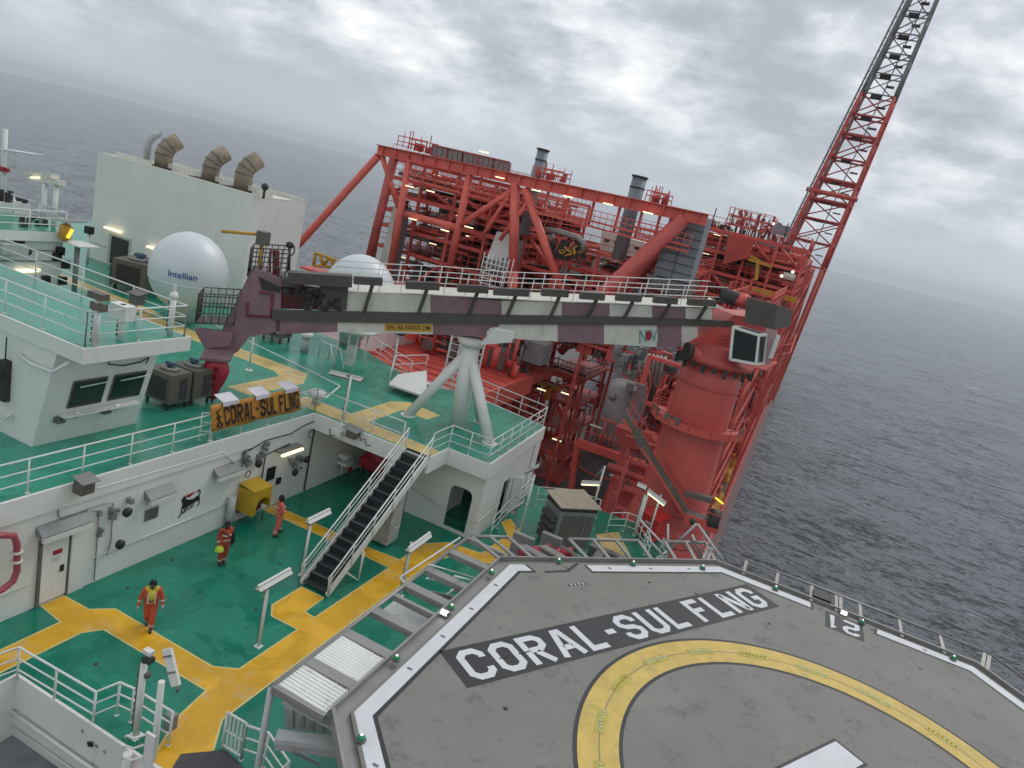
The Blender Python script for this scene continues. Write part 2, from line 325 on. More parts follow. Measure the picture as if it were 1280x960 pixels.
GLY = {
 'C': (.6, [[(.6, .7), (.6, .84), (.44, 1), (.16, 1), (0, .84), (0, .16), (.16, 0), (.44, 0), (.6, .16), (.6, .3)]]),
 'O': (.6, ['c', [(.6, .84), (.44, 1), (.16, 1), (0, .84), (0, .16), (.16, 0), (.44, 0), (.6, .16)]]),
 'Q': (.6, ['c', [(.6, .84), (.44, 1), (.16, 1), (0, .84), (0, .16), (.16, 0), (.44, 0), (.6, .16)]]),
 'R': (.6, [[(0, -.09), (0, 1), (.44, 1), (.6, .86), (.6, .64), (.44, .5), (.085, .5)], [(.27, .41), (.58, -.09)]]),
 'A': (.66, [[(0, -.09), (.25, 1), (.41, 1), (.66, -.09)], [(.17, .3), (.49, .3)]]),
 'L': (.52, [[(0, 1.09), (0, 0), (.56, 0)]]),
 '-': (.32, [[(.0, .5), (.34, .5)]]),
 'S': (.6, [[(.6, .72), (.6, .84), (.44, 1), (.16, 1), (0, .84), (0, .66), (.16, .52), (.44, .48), (.6, .34), (.6, .16), (.44, 0), (.16, 0), (0, .16), (0, .28)]]),
 'U': (.6, [[(0, 1.09), (0, .16), (.16, 0), (.44, 0), (.6, .16), (.6, 1.09)]]),
 'F': (.52, [[(0, -.09), (0, 1), (.56, 1)], [(.085, .52), (.46, .52)]]),
 'N': (.6, [[(0, -.09), (0, 1.09)], [(.07, 1.0), (.53, 0)], [(.6, -.09), (.6, 1.09)]]),
 'G': (.6, [[(.6, .7), (.6, .84), (.44, 1), (.16, 1), (0, .84), (0, .16), (.16, 0), (.44, 0), (.6, .16), (.6, .46), (.34, .46)]]),
 '2': (.6, [[(0, .8), (0, .86), (.14, 1), (.46, 1), (.6, .86), (.6, .66), (.46, .52), (.14, .48), (0, .34), (0, 0), (.66, 0)]]),
 '1': (.2, [[(0, .86), (.13, 1), (.13, -.09)]]),
 'V': (.6, [[(0, 1.09), (.3, 0), (.6, 1.09)]]),
 'W': (.9, [[(0, 1.09), (.2, 0), (.45, .9), (.7, 0), (.9, 1.09)]]),
 'M': (.8, [[(0, -.09), (0, 1), (.4, .3), (.8, 1), (.8, -.09)]]),
 '4': (.6, [[(.45, -.09), (.45, 1), (0, .3), (.6, .3)]]),
 '0': (.6, ['c', [(.6, .84), (.44, 1), (.16, 1), (0, .84), (0, .16), (.16, 0), (.44, 0), (.6, .16)]]),
 'T': (.6, [[(0, 1), (.6, 1)], [(.3, .91), (.3, -.09)]]),
 'D': (.6, ['c', [(.6, .8), (.42, 1), (0, 1), (0, 0), (.42, 0), (.6, .2)]]),
 'I': (.1, [[(.05, -.09), (.05, 1.09)]]),
 ' ': (.02, []),
}
def text_width(txt, wd=0.18, gap=0.16): return sum(GLY[c][0]+wd+gap for c in txt)-gap
def letters(mb, txt, org, U, V, h, wd=0.18, gap=0.16, width=None, lift=0.0, mi=0):
    tw = text_width(txt, wd, gap); sx = (width/tw) if width else h/(1+wd); sy = h/(1+wd); x = wd/2
    for c in txt:
        w0, strokes = GLY[c]; closed = False
        for st in strokes:
            if st == 'c': closed = True; continue
            # stroke() is isotropic, so scale points first
            mb.stroke([((x+px)*sx, (wd/2+py)*sy) for px, py in st], wd*min(sx, sy)*1.0, org, U, V, closed, lift, mi)
        x += w0+wd+gap
    return mb
def offset_poly(pts, d):
    n = len(pts); ar = sum(pts[i][0]*pts[(i+1) % n][1]-pts[(i+1) % n][0]*pts[i][1] for i in range(n)); sg = 1 if ar > 0 else -1; out = []
    for i in range(n):
        a, p, b = Vector(pts[i-1]), Vector(pts[i]), Vector(pts[(i+1) % n])
        d1 = (p-a).normalized(); d2 = (b-p).normalized(); n1 = Vector((d1.y, -d1.x))*sg; n2 = Vector((d2.y, -d2.x))*sg; mm = (n1+n2)
        mm = mm.normalized() if mm.length > .1 else n1
        q = p + mm*(d/max(.5, mm.dot(n1))); out.append((q.x, q.y))
    return out
def arc(c, r, a0, a1, n=8): return [(c[0]+r*math.cos(R(a0+(a1-a0)*i/n)), c[1]+r*math.sin(R(a0+(a1-a0)*i/n))) for i in range(n+1)]

def railing(name, label, pts, h=1.1, rails=(1.0, .66, .33), r=0.028, sp=1.5, mt=None, cat='railing', group='white deck railings', hs=None, kick=False):
    """a run of railing along 3D points: top rail, mid rails and posts as parts"""
    mt = mt or WHITE2; pts = [Vector(p) for p in pts]; root = thing(name, label, cat, pts[0], group)
    for i, k in enumerate(rails):
        b = MB(); b.sweep([p+Vector((0, 0, h*k)) for p in pts], r if i == 0 else r*.75, 6); b.build('top_rail' if i == 0 else 'mid_rail', mt, root)
    if kick:
        b = MB()
        for p, q in zip(pts, pts[1:]): b.bar(p+Vector((0, 0, .06)), q+Vector((0, 0, .06)), .012, .1)
        b.build('toe_plate', mt, root)
    base = None; done = []
    for p, q in zip(pts, pts[1:]):
        n = max(1, round((q-p).length/sp))
        for i in range(n+1):
            c = p.lerp(q, i/n)
            if any((c-d).length < 0.15 for d in done): continue
            done.append(c)
            if base is None:
                b = MB(); b.tube(c, c+Vector((0, 0, h)), r, 6); b.box(c.x-.05, c.x+.05, c.y-.05, c.y+.05, c.z, c.z+.02); base = b.build('post', mt, root); b0 = c
            else:
                k = base.copy(); COL.objects.link(k); k.parent = root; k.location = c-b0
    return root
# ================================================================ sea
SEAZ = -40.0
def sea_mat():
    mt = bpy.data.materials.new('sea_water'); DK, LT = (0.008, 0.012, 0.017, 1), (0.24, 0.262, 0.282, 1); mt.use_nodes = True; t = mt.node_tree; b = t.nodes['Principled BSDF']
    b.inputs['Base Color'].default_value = (0.016, 0.028, 0.040, 1); b.inputs['Roughness'].default_value = 0.12; b.inputs['IOR'].default_value = 1.33
    geo = t.nodes.new('ShaderNodeNewGeometry')
    def nz(scale, sx, sy, det, ro, rot=0.5):
        mp = t.nodes.new('ShaderNodeMapping'); mp.inputs['Scale'].default_value = (sx, sy, 1); mp.inputs['Rotation'].default_value = (0, 0, rot); t.links.new(geo.outputs['Position'], mp.inputs[0])
        n = t.nodes.new('ShaderNodeTexNoise'); n.inputs['Scale'].default_value = scale; n.inputs['Detail'].default_value = det; n.inputs['Roughness'].default_value = ro; n.inputs['Distortion'].default_value = 0.5; t.links.new(mp.outputs[0], n.inputs['Vector']); return n.outputs[0]
    a = nz(0.035, 1, 2.2, 4, .55); c = nz(0.16, 1, 1.9, 6, .6, .75); d = nz(0.75, 1, 1.6, 6, .65, .3)
    def mm(op, x, y):
        n = t.nodes.new('ShaderNodeMath'); n.operation = op
        for i, v in enumerate((x, y)):
            if isinstance(v, (int, float)): n.inputs[i].default_value = v
            else: t.links.new(v, n.inputs[i])
        return n.outputs[0]
    hgt = mm('ADD', mm('ADD', mm('MULTIPLY', a, 5.0), mm('MULTIPLY', c, 3.5)), mm('MULTIPLY', d, 1.6))
    bp = t.nodes.new('ShaderNodeBump'); bp.inputs['Strength'].default_value = 1.0; bp.inputs['Distance'].default_value = 1.0; t.links.new(hgt, bp.inputs['Height']); t.links.new(bp.outputs[0], b.inputs['Normal'])
    # ripple light painted into the colour: noise mixes dark wave faces, pale sky reflection
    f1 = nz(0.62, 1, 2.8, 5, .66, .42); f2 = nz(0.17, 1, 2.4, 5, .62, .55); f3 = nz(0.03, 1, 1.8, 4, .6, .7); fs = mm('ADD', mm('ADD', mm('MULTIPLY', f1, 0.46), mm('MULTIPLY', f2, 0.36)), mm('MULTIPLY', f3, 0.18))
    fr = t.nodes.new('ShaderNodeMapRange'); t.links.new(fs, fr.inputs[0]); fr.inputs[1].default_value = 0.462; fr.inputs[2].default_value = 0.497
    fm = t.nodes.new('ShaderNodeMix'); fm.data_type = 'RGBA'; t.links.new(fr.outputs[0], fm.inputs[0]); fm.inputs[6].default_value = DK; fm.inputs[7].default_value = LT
    # scattered whitecaps
    wc = nz(0.045, 1, 2.6, 9, .62, .55); r = t.nodes.new('ShaderNodeMapRange'); t.links.new(wc, r.inputs[0]); r.inputs[1].default_value = 0.735; r.inputs[2].default_value = 0.76
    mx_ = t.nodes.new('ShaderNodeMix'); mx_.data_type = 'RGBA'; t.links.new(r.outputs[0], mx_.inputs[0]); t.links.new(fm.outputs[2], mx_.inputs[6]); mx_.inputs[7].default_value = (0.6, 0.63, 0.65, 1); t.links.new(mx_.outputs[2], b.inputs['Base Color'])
    return mt
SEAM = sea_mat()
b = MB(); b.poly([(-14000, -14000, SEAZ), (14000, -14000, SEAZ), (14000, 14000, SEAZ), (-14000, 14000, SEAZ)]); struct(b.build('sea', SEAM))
# foam flecks: a few breaking crests, real thin patches on the water
FOAM = mat('sea_foam', (0.62, 0.65, 0.66), 0.8, var=0.3, scale=0.8)
def crest(px, py, ln, wd):
    c = at_z(px, py, SEAZ); rr = random.Random(int(px)); b = MB()
    for k in range(9):
        t = (k-4)/4.5; q = c+Vector((t*ln*.5, t*ln*.16+rr.uniform(-.2, .2)*wd, 0)); r0 = wd*(1-t*t)*rr.uniform(.3, .7)
        b.poly([(q.x+ln*.09*math.cos(a_)*rr.uniform(.6, 1.3), q.y+r0*math.sin(a_)*rr.uniform(.5, 1.3), SEAZ+.02+.004*k) for a_ in [2*math.pi*i/9 for i in range(9)]])
    o = b.build('breaking_wave_foam', FOAM); return struct(o)
crest(1217, 485, 13, 3.2); crest(972, 523, 1.8, .8); crest(1272, 518, 5, 1.2); crest(1031, 373, 22, 3.5); crest(1070, 519, 3, .5)

# ================================================================ hull of the vessel
HD = -13.0; HX = -1.9
def hull():
    root = thing('ship_hull', 'long dark red ship hull side running away along the starboard sea edge', 'ship hull', (HX, 40, HD))
    b = MB(); b.box(-67, HX, 37.2, 400, SEAZ-5, HD-.02); b.box(-67, HX, -70, 37.2, SEAZ-5, HD-.02); b.build('hull_side', HULLM, root)
    b = MB(); b.box(-66.5, HX-.3, 37.3, 398, HD-.02, HD+.02); b.build('deck_plating', GREYD, root)
    b = MB(); b.box(HX-.12, HX+.12, -70, 398, HD, HD+.35); b.build('gunwale', RED2, root)
    b = MB()
    for y in range(38, 330, 2): b.tube((HX-.15, y, HD+.3), (HX-.15, y, HD+1.3), .05, 5)
    for z in (.75, 1.3): b.tube((HX-.15, 38, HD+z), (HX-.15, 330, HD+z), .04, 5)
    b.build('side_railing', RED, root)
    b = MB()
    for y in range(44, 200, 16): b.box(HX-1.6, HX-.35, y, y+11, HD+.02, HD+.12)
    b.build('yellow_walkway', YSTEEL, root)
    b = MB()
    for i in range(9): b.tube((-4.1-.42*i, 42, HD+.9+.12*(i % 3)), (-4.1-.42*i, 330, HD+.9+.12*(i % 3)), .13 if i % 2 else .18, 6)
    b.build('deck_pipes', GREYD, root)
    b = MB(); r_ = random.Random(3)
    for k in range(240):
        y = 42+k*1.05+r_.uniform(0, .8); x = HX-r_.uniform(1.8, 2.5); z = HD+r_.uniform(0, .4); b.box(x-.2, x+.2, y-.2, y+.2, z, z+r_.uniform(.4, 1.6))
    b.build('deck_fittings', RED3, root)
    b = MB()
    for k in range(75):
        y = 43+k*2.0; x = HX-1.9+r_.uniform(-.12, .12); b.box(x-.07, x+.07, y-.12, y+.12, HD+1.5, HD+1.72)
    b.build('deck_light_row', LAMPW, root)
    b = MB()
    for k in range(26):
        y = 46+k*7.5; x = HX-1.2; h = r_.uniform(.8, 2.3)
        b.box(x-.35, x+.35, y, y+r_.uniform(.8, 2.6), HD, HD+h)
    b.build('yellow_deck_gear', YSTEEL, root)
hull()

# ================================================================ white superstructure under the decks
def superstructure():
    root = thing('deckhouse', 'long white steel deckhouse wall with yellow box, lamps and dog emblem behind the green deck', 'deckhouse', (-18.6, 20, 0))
    # lower body beneath the main deck
    b = MB(); b.box(-62, -16.2, -14, 36.6, HD, -.06); b.box(-16.2, -4.2, 11.45, 36.6, HD, -.06); b.build('lower_body', WHITE, root)
    b = MB(); b.box(-62, -18.6, -8, 31.2, 0, 3.3); b.build('wall', WHITE, root)
    # sill of the upper deck, white fascia round its edge
    b = MB()
    rim = [(-18.58, -8), (-18.58, 26.1), (-12.55, 26.1), (-12.55, 27.9), (-10.45, 27.9), (-10.75, 35.6), (-15.6, 36.6)]
    for (p, q) in zip(rim, rim[1:]): b.bar((p[0], p[1], 3.62), (q[0], q[1], 3.62), .10, .74)
    b.build('deck_edge_fascia', WHITE, root)
    b = MB(); b.prism([(-18.65, 26.2), (-12.65, 26.2), (-12.65, 28), (-10.6, 28), (-10.85, 35.4), (-15.6, 36.4), (-18.65, 36.4)], 3.3, 3.9); b.build('recess_ceiling', WHITE, root)
    # back wall of the recess
    b = MB(); b.box(-18.6, -16.1, 31.2, 31.35, 0, 3.3); b.box(-16.1, -14.2, 34.3, 34.45, 0, 3.3); b.build('recess_back_wall', WHITE, root)
    b = MB(); b.box(-16.1, -14.3, 34.2, 34.29, 0, 3.3); b.build('dark_doorway', NAVY, root)
    # right-hand block with its two door openings
    b = MB()
    b.box(-14.3, -12.2, 28.35, 28.47, 0, 3.3); b.box(-11.05, -10.6, 28.35, 28.47, 0, 3.3); b.box(-12.2, -11.05, 28.35, 28.47, 2.25, 3.3); b.box(-12.2, -11.05, 28.35, 28.47, 0, .12)
    b.box(-10.72, -10.6, 28.47, 30.85, 0, 3.3); b.box(-10.84, -10.72, 32.0, 35.5, 0, 3.3); b.box(-10.72, -10.6, 30.85, 32.0, 2.2, 3.3)
    b.box(-14.3, -14.18, 28.47, 35.5, 0, 3.3); b.box(-14.18, -10.72, 34.5, 34.6, 0, 3.3); b.box(-12.9, -12.82, 28.47, 31.5, 0, 3.3)
    b.build('side_block_wall', WHITE, root)
    # rounded door corners
    b = MB()
    for (cx_, sg) in ((-12.2, 1), (-11.05, -1)):
        pts = [(cx_, 28.34, 2.25), (cx_, 28.34, 1.95)] + [(cx_+sg*.3*(1-math.cos(R(a))), 28.34, 1.95+.3*math.sin(R(a))) for a in (30, 60, 90)]
        b.slab(pts, (0, .14, 0))
    b.build('door_corner_plate', WHITE, root)
    door = MB(); door.bar((-10.55, 31.98, 1.15), (-10.2, 32.4, 1.15), .07, 2.0); d = door.build('open_door', WHITE, root)
    h = MB(); h.tube((-10.27, 32.3, 1.1), (-10.2, 32.22, 1.1), .025, 6); h.build('handle', ALU, d)
    # column by the stair
    b = MB(); b.box(-14.15, -13.1, 25.4, 25.9, 0, 3.3); b.build('column', WSTEEL, root)
    for z in (1.1,):
        b = MB(); b.sweep([(-14.2, 28.28, z+.25), (-12.35, 28.28, z-.1), (-12.25, 28.3, z+.1)], .025, 6); b.sweep([(-10.95, 28.28, z+.1), (-10.9, 28.25, z-.1), (-10.5, 28.28, z-.1), (-10.5, 30.6, z+.1)], .025, 6); b.build('wall_handrail', WHITE2, root)
    # wall door
    X = -18.6
    b = MB(); b.box(X, X+.07, 13.62, 14.46, .12, 2.2); dd = b.build('door', WHITE, root)
    b = MB(); b.box(X+.07, X+.10, 14.22, 14.34, 1.0, 1.22); b.build('handle', BLACK, dd)
    b = MB(); b.box(X+.07, X+.085, 13.95, 14.25, 1.68, 1.83); b.build('red_notice', LOGOR, dd)
    b = MB(); b.box(X+.07, X+.085, 13.95, 14.2, 1.45, 1.62); b.build('pale_notice', LOGOW, dd)
    b = MB(); b.box(X, X+.09, 13.52, 13.60, 0, 2.3); b.box(X, X+.09, 14.48, 14.54, 0, 2.3); b.box(X, X+.09, 13.52, 14.54, 2.22, 2.32); b.build('door_frame', ALUD, root)
    b = MB(); b.box(X+.01, X+.03, 14.9, 14.94, 0, 2.6); b.box(X, X+.05, 14.54, 15.1, 0, 2.45); b.build('wall_panel_seam', WHITE, root)
    # strip lamps on the wall with hoods
    for i, (y0, y1, z, lit) in enumerate(((13.4, 15.05, 2.42, 0), (17.2, 18.35, 2.42, 0), (20.3, 21.75, 2.4, 0))):
        b = MB(); b.slab([(X, y0, z+.42), (X+.34, y0, z+.16), (X+.34, y1, z+.16), (X, y1, z+.42)], (0, 0, .02)); b.slab([(X, y0, z+.42), (X+.34, y0, z+.16), (X, y0, z+.1)], (0, .02, 0)); hd = b.build('lamp_hood', GREY, root)
        b = MB(); b.bar((X+.3, y0+.03, z+.05), (X+.3, y1-.03, z+.05), .13, .17); b.build('lamp_tube_cover', DIFF, hd)
    b = MB(); b.box(X+.02, X+.42, 23.7, 25.1, 2.7, 2.78); hd = b.build('lamp_hood', ALU, root)
    b = MB(); b.bar((X+.42, 23.75, 2.62), (X+.42, 25.1, 2.62), .12, .1); b.build('lit_lamp_tube', LAMP, hd)
    b = MB(); b.bar((-16.6, 26.5, 3.1), (-16.1, 27.9, 3.1), .14, .1); hd = b.build('lit_ceiling_lamp', LAMP, root)
    # louvre
    b = MB(); b.box(X, X+.04, 17.3, 17.86, 1.62, 2.06); lv = b.build('louvre', GREY, root)
    b = MB()
    for k in range(8): b.box(X+.04, X+.06, 17.33, 17.83, 1.66+.05*k, 1.68+.05*k)
    b.build('slats', ALUD, lv)
    # wall piping and cables
    b = MB(); b.sweep([(X+.05, 14.0, 3.8), (X+.05, 14.05, 2.98), (X+.05, 14.15, 2.9), (X+.05, 15.6, 2.9), (X+.05, 15.95, 2.8), (X+.05, 16.0, 1.4), (X+.05, 15.9, .9)], .022, 5); b.sweep([(X+.05, 15.2, 2.75), (X+.05, 15.45, 2.72), (X+.05, 15.5, .1)], .02, 5); b.build('conduit', ALU, root)
    b = MB(); b.sweep([(X+.06, 15.15, 3.9), (X+.06, 15.2, 3.62), (X+.06, 15.35, 3.56), (X+.06, 20.6, 3.46), (X+.06, 20.9, 3.2), (X+.06, 21.6, 2.6)], .028, 6); b.sweep([(X+.06, 15.45, 1.0), (X+.06, 21.4, 1.05)], .028, 6); b.sweep([(X+.06, 11.4, 1.0), (X+.06, 13.3, 1.0)], .028, 6); b.sweep([(X+.06, 21.7, 1.1), (X+.06, 21.2, 1.1)], .03, 6); b.build('wall_handrail', WHITE2, root)
    b = MB(); b.sweep([(X+.08, 21.7, 3.1), (X+.08, 23.0, 3.4), (X+.08, 24.6, 3.35), (X+.08, 25.4, 3.55), (X+.08, 26.0, 3.6), (X+.08, 28.4, 3.3)], .03, 5); b.sweep([(X+.08, 26.2, 3.5), (X+.08, 26.2, .1)], .035, 5); b.sweep([(X+.08, 23.1, 0.1), (X+.08, 23.1, 2.7), (X+.08, 24.6, 2.85)], .03, 5); b.build('black_cable', BLACK, root)
    b = MB(); b.tube((-18.4, 21.35, 0), (-18.4, 21.35, 1.35), .16, 10); b.build('vent_pipe', WSTEEL, root)
    # valves, gauges, boxes
    r_ = random.Random(11)
    b = MB()
    for (yy, zz, n, s_) in ((15.9, 2.2, 9, .6), (22.3, 2.7, 16, .6), (25.2, 1.6, 10, .5)):
        for k in range(n):
            y = yy+r_.uniform(-s_, s_); z = zz+r_.uniform(-s_, s_)*.8; s = r_.uniform(.06, .17); b.box(X, X+r_.uniform(.1, .35), y, y+s, z, z+s*1.4)
    b.build('wall_fittings', GREY, root)
    b = MB()
    for (y, z) in ((16.25, 2.5), (16.1, 1.35), (22.4, 2.6), (25.6, 1.95), (24.9, 1.5)): b.lathe([(.02, 0), (.16, .02), (.17, .12), (.04, .2)], (X+.3, y, z), 12, axis='x')
    b.build('floodlight_head', BLACK, root)
    b = MB()
    for (y, z, rr) in ((21.75, 2.75, .18), (22.0, 2.2, .14), (25.8, 3.1, .2)): b.sweep([(X+.25, y+rr*math.cos(t), z+rr*math.sin(t)) for t in [2*math.pi*i/14 for i in range(14)]], .02, 5, closed=True)
    b.build('cable_coil', BLACK, root)
    b = MB(); b.box(X, X+.05, 23.45, 23.95, 1.35, 1.95); b.box(X, X+.08, 24.15, 24.4, 1.0, 1.3); b.build('black_notice', BLACK, root)
    # red pipe loop at the left
    b = MB(); b.sweep([(X+.45, 11.0, 3.25), (X+.45, 12.1, 3.25), (X+.45, 12.45, 3.1), (X+.45, 12.55, 2.8), (X+.45, 12.6, 1.9), (X+.45, 12.5, 1.6), (X+.45, 12.2, 1.45), (X+.45, 11.2, 1.4)], .095, 10); lp = b.build('red_pipe_loop', MUTED, root)
    b = MB(); b.tube((X+.45, 12.57, 2.5), (X+.45, 12.57, 2.56), .16, 12); b.tube((X+.45, 12.58, 2.2), (X+.45, 12.58, 2.26), .16, 12); b.build('flange', REFL, lp)
    # camera box at the top edge
    b = MB(); b.slab([(X+.1, 14.35, 4.25), (X+.6, 14.35, 4.12), (X+.6, 14.95, 4.12), (X+.1, 14.95, 4.25)], (0, 0, .03)); c_ = b.build('floodlight_hood', ALU, root)
    b = MB(); b.box(X+.12, X+.5, 14.4, 14.85, 3.72, 4.1); b.build('floodlight_body', UNIT, c_)
    # dog emblem: six-legged black animal with red flame
    lg = MB()
    U, W = Vector((0, 1, 0)), Vector((0, 0, 1)); og = Vector((X+.015, 18.86, 1.25))
    S = 1.02
    def P2(pts): return [og+U*(x*S)+W*(y*S) for x, y in pts]
    lg.poly(P2([(.12, .50), (.06, .60), (.02, .70), (.06, .72), (.10, .76), (.14, .86), (.17, .78), (.24, .74), (.24, .66), (.30, .62), (.42, .58), (.60, .56), (.74, .62), (.86, .64), (.90, .54), (.93, .40), (.80, .40), (.66, .38), (.46, .34), (.34, .30), (.20, .27), (.12, .30), (.08, .40)]))
    for pts in ([(.10, .34), (.10, .12), (.04, .02), (-.02, -.02)], [(.26, .3), (.22, .2), (.20, .14), (.14, .1)], [(.38, .33), (.33, .22), (.28, .14), (.22, .1)], [(.52, .36), (.50, .26), (.44, .18), (.38, .16)], [(.64, .38), (.62, .28), (.58, .22), (.54, .2)], [(.90, .42), (.90, .3), (.88, .22), (.82, .17)], [(.86, .62), (.90, .72), (.86, .84), (.78, .84), (.74, .76)]):
        lg.stroke([(x*S, y*S) for x, y in pts], .055, og, U, W, lift=.002)
    e_ = lg.build('dog_emblem', BLACK, root)
    fl = MB(); fl.poly([p+Vector((.008, 0, 0)) for p in P2([(.22, .76), (.30, .86), (.34, .80), (.46, .84), (.66, .84), (.52, .74), (.34, .68)])]); fl.build('flame', LOGOR, e_)
superstructure()

def ybox():
    t = thing('yellow_hooded_box', 'yellow box with an arched opening hanging on the white wall', 'equipment box', (-18.1, 22.6, .3))
    b = MB(); X0, X1, Y0, Y1 = -18.58, -17.75, 21.85, 22.9
    b.slab([(X0, Y0, 1.72), (X1, Y0, 1.6), (X1, Y1, 1.6), (X0, Y1, 1.72)], (0, 0, .05)); b.box(X0, X1, Y0, Y0+.04, .55, 1.62); b.box(X0, X1-.05, Y1-.04, Y1, .7, 1.62)
    prof = [(Y0+.04, 1.6), (Y0+.04, .55), (Y0+.22, .55), (Y0+.22, .75)] + [(Y0+.62-.40*math.cos(R(a_)), .85+.38*math.sin(R(a_))) for a_ in range(0, 181, 20)] + [(Y1-.04, .7), (Y1, .7), (Y1, 1.6)]
    b.slab([(X1-.04, y, z) for y, z in prof], (.04, 0, 0)); b.build('hood', YBOX, t)
    b = MB(); b.box(X0, X0+.08, Y0+.05, Y1-.05, .4, 1.5); b.box(X0+.08, X0+.5, Y0+.25, Y1-.12, .5, 1.3); b.build('dark_interior', MAROON2, t)
    b = MB(); b.tube((X1-.2, Y1-.1, 0), (X1-.2, Y1-.1, .4), .02, 6); b.build('leg', BLACK, t)
ybox()

def reel():
    t = thing('hose_reel', 'dark red covered reel standing in the shaded recess', 'hose reel', (-17.3, 29.9, 0))
    b = MB(); b.lathe([(.05, -.5), (.62, -.5), (.66, -.2), (.66, .2), (.6, .5), (.05, .5)], (-17.2, 30.1, 1.15), 16, axis='y'); b.box(-17.9, -16.6, 29.5, 30.6, .75, 1.2); b.build('red_cover', HOOK, t)
    b = MB()
    for x in (-17.8, -16.7):
        for y in (29.6, 30.6): b.tube((x, y, 0), (x, y, .8), .03, 6)
    b.build('stand', ALUD, t)
    t = thing('white_valve_set', 'small white valve set on the recess wall beside the red reel', 'valve', (-18.3, 28.6, 0)); b = MB()
    b.tube((-18.3, 28.7, .3), (-18.3, 28.7, 1.3), .06, 8); b.box(-18.5, -17.9, 28.4, 29.0, .9, 1.05); b.box(-18.5, -18, 28.5, 28.9, 1.2, 1.4); b.build('valve_body', WHITE2, t)
    b = MB(); b.lathe([(.02, 0), (.16, .02), (.16, .06), (.02, .08)], (-17.9, 28.7, .7), 12, axis='x'); b.build('hand_wheel', LOGOR, t)
reel()

# ================================================================ decks
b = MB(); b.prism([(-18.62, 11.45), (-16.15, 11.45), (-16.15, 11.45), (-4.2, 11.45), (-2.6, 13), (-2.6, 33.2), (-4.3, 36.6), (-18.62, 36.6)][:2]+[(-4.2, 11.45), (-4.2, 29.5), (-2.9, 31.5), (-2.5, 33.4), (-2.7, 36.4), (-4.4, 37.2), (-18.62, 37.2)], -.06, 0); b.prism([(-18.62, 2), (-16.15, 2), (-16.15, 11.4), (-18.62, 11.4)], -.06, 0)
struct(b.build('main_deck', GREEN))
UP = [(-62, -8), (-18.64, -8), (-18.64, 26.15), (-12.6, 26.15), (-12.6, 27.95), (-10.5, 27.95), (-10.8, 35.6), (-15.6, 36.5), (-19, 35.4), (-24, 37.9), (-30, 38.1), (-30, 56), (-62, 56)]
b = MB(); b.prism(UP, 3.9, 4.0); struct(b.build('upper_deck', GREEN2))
b = MB(); b.prism([(-62, 31.3), (-18.7, 31.3), (-18.7, 35.3), (-24, 37.8), (-30.1, 38), (-30.1, 55.9), (-62, 55.9)], HD, 3.9); o = b.build('casing_base', WHITE); tag(o, 'white steel block under the far edge of the green upper deck', 'deckhouse')
# yellow walkways on the main deck
walk = [(-18.58, 13.68), (-18.58, 14.48), (-17.45, 14.52), (-16.95, 15.05), (-12.75, 15.0), (-12.12, 15.4), (-12.1, 18.0), (-13.2, 18.0), (-13.62, 18.5), (-13.62, 20.12), (-12.55, 20.12), (-12.5, 19.0), (-12.1, 18.95),
        (-12.05, 23.55), (-13.5, 23.55), (-18.55, 23.5), (-18.55, 24.25), (-13.5, 24.3), (-12.05, 24.45), (-12.1, 26.3), (-11.3, 27.35), (-9.75, 27.65), (-9.6, 30.2), (-10.4, 31.2), (-10.2, 31.95), (-8.8, 30.6), (-8.8, 27.2), (-10.6, 26.2), (-10.95, 25.4), (-10.95, 13.6), (-10.35, 12.7), (-10.35, 11.5), (-11.3, 11.5), (-11.95, 12.9), (-12.15, 14.1), (-16.3, 14.1), (-16.6, 13.6), (-16.6, 11.3), (-16.6, 8), (-17.5, 8), (-17.5, 13.55)]
b = MB(); b.poly([(x, y, .004) for x, y in offset_poly(walk, -.005)]); struct(b.build('walkway_edge_line', YEDGE))
b = MB(); b.poly([(x, y, .008) for x, y in offset_poly(walk, -.06)]); struct(b.build('walkway', YEL))
w2 = [(-22.9, 25.2), (-21.6, 25.2), (-21.55, 28.9), (-22.5, 30.4), (-27.8, 30.4), (-34, 30.4), (-34, 29.1), (-23.6, 29.1), (-22.9, 28.7)]
w3 = [(-20.2, 26.3), (-17.2, 26.3), (-12.6, 26.2), (-12.6, 27.2), (-16.5, 27.3), (-16.55, 30.3), (-15.1, 30.3), (-15.0, 31.5), (-17.0, 31.8), (-17.6, 30.9), (-17.6, 27.5), (-20.2, 27.5)]
w4 = [(-45, 30.6), (-34, 30.0), (-34, 31.2), (-45, 31.8)]
for i, ww in enumerate((w2, w3, w4)):
    b = MB(); b.poly([(x, y, 4.004) for x, y in ww]); struct(b.build('upper_walkway_edge_line', YEDGE))
    b = MB(); b.poly([(x, y, 4.008) for x, y in offset_poly(ww, -.07)]); struct(b.build('upper_walkway', YEL2))
# white line on the upper deck
b = MB()
for p, q in (((-22.5, 30.9), (-34, 33.2)), ((-22.5, 30.9), (-20.4, 30.4)), ((-20.4, 30.4), (-19.6, 28.2)), ((-19.6, 28.2), (-21.2, 27.4))): b.bar((p[0], p[1], 4.012), (q[0], q[1], 4.012), .09, .004)
struct(b.build('upper_deck_white_line', WHITE2))
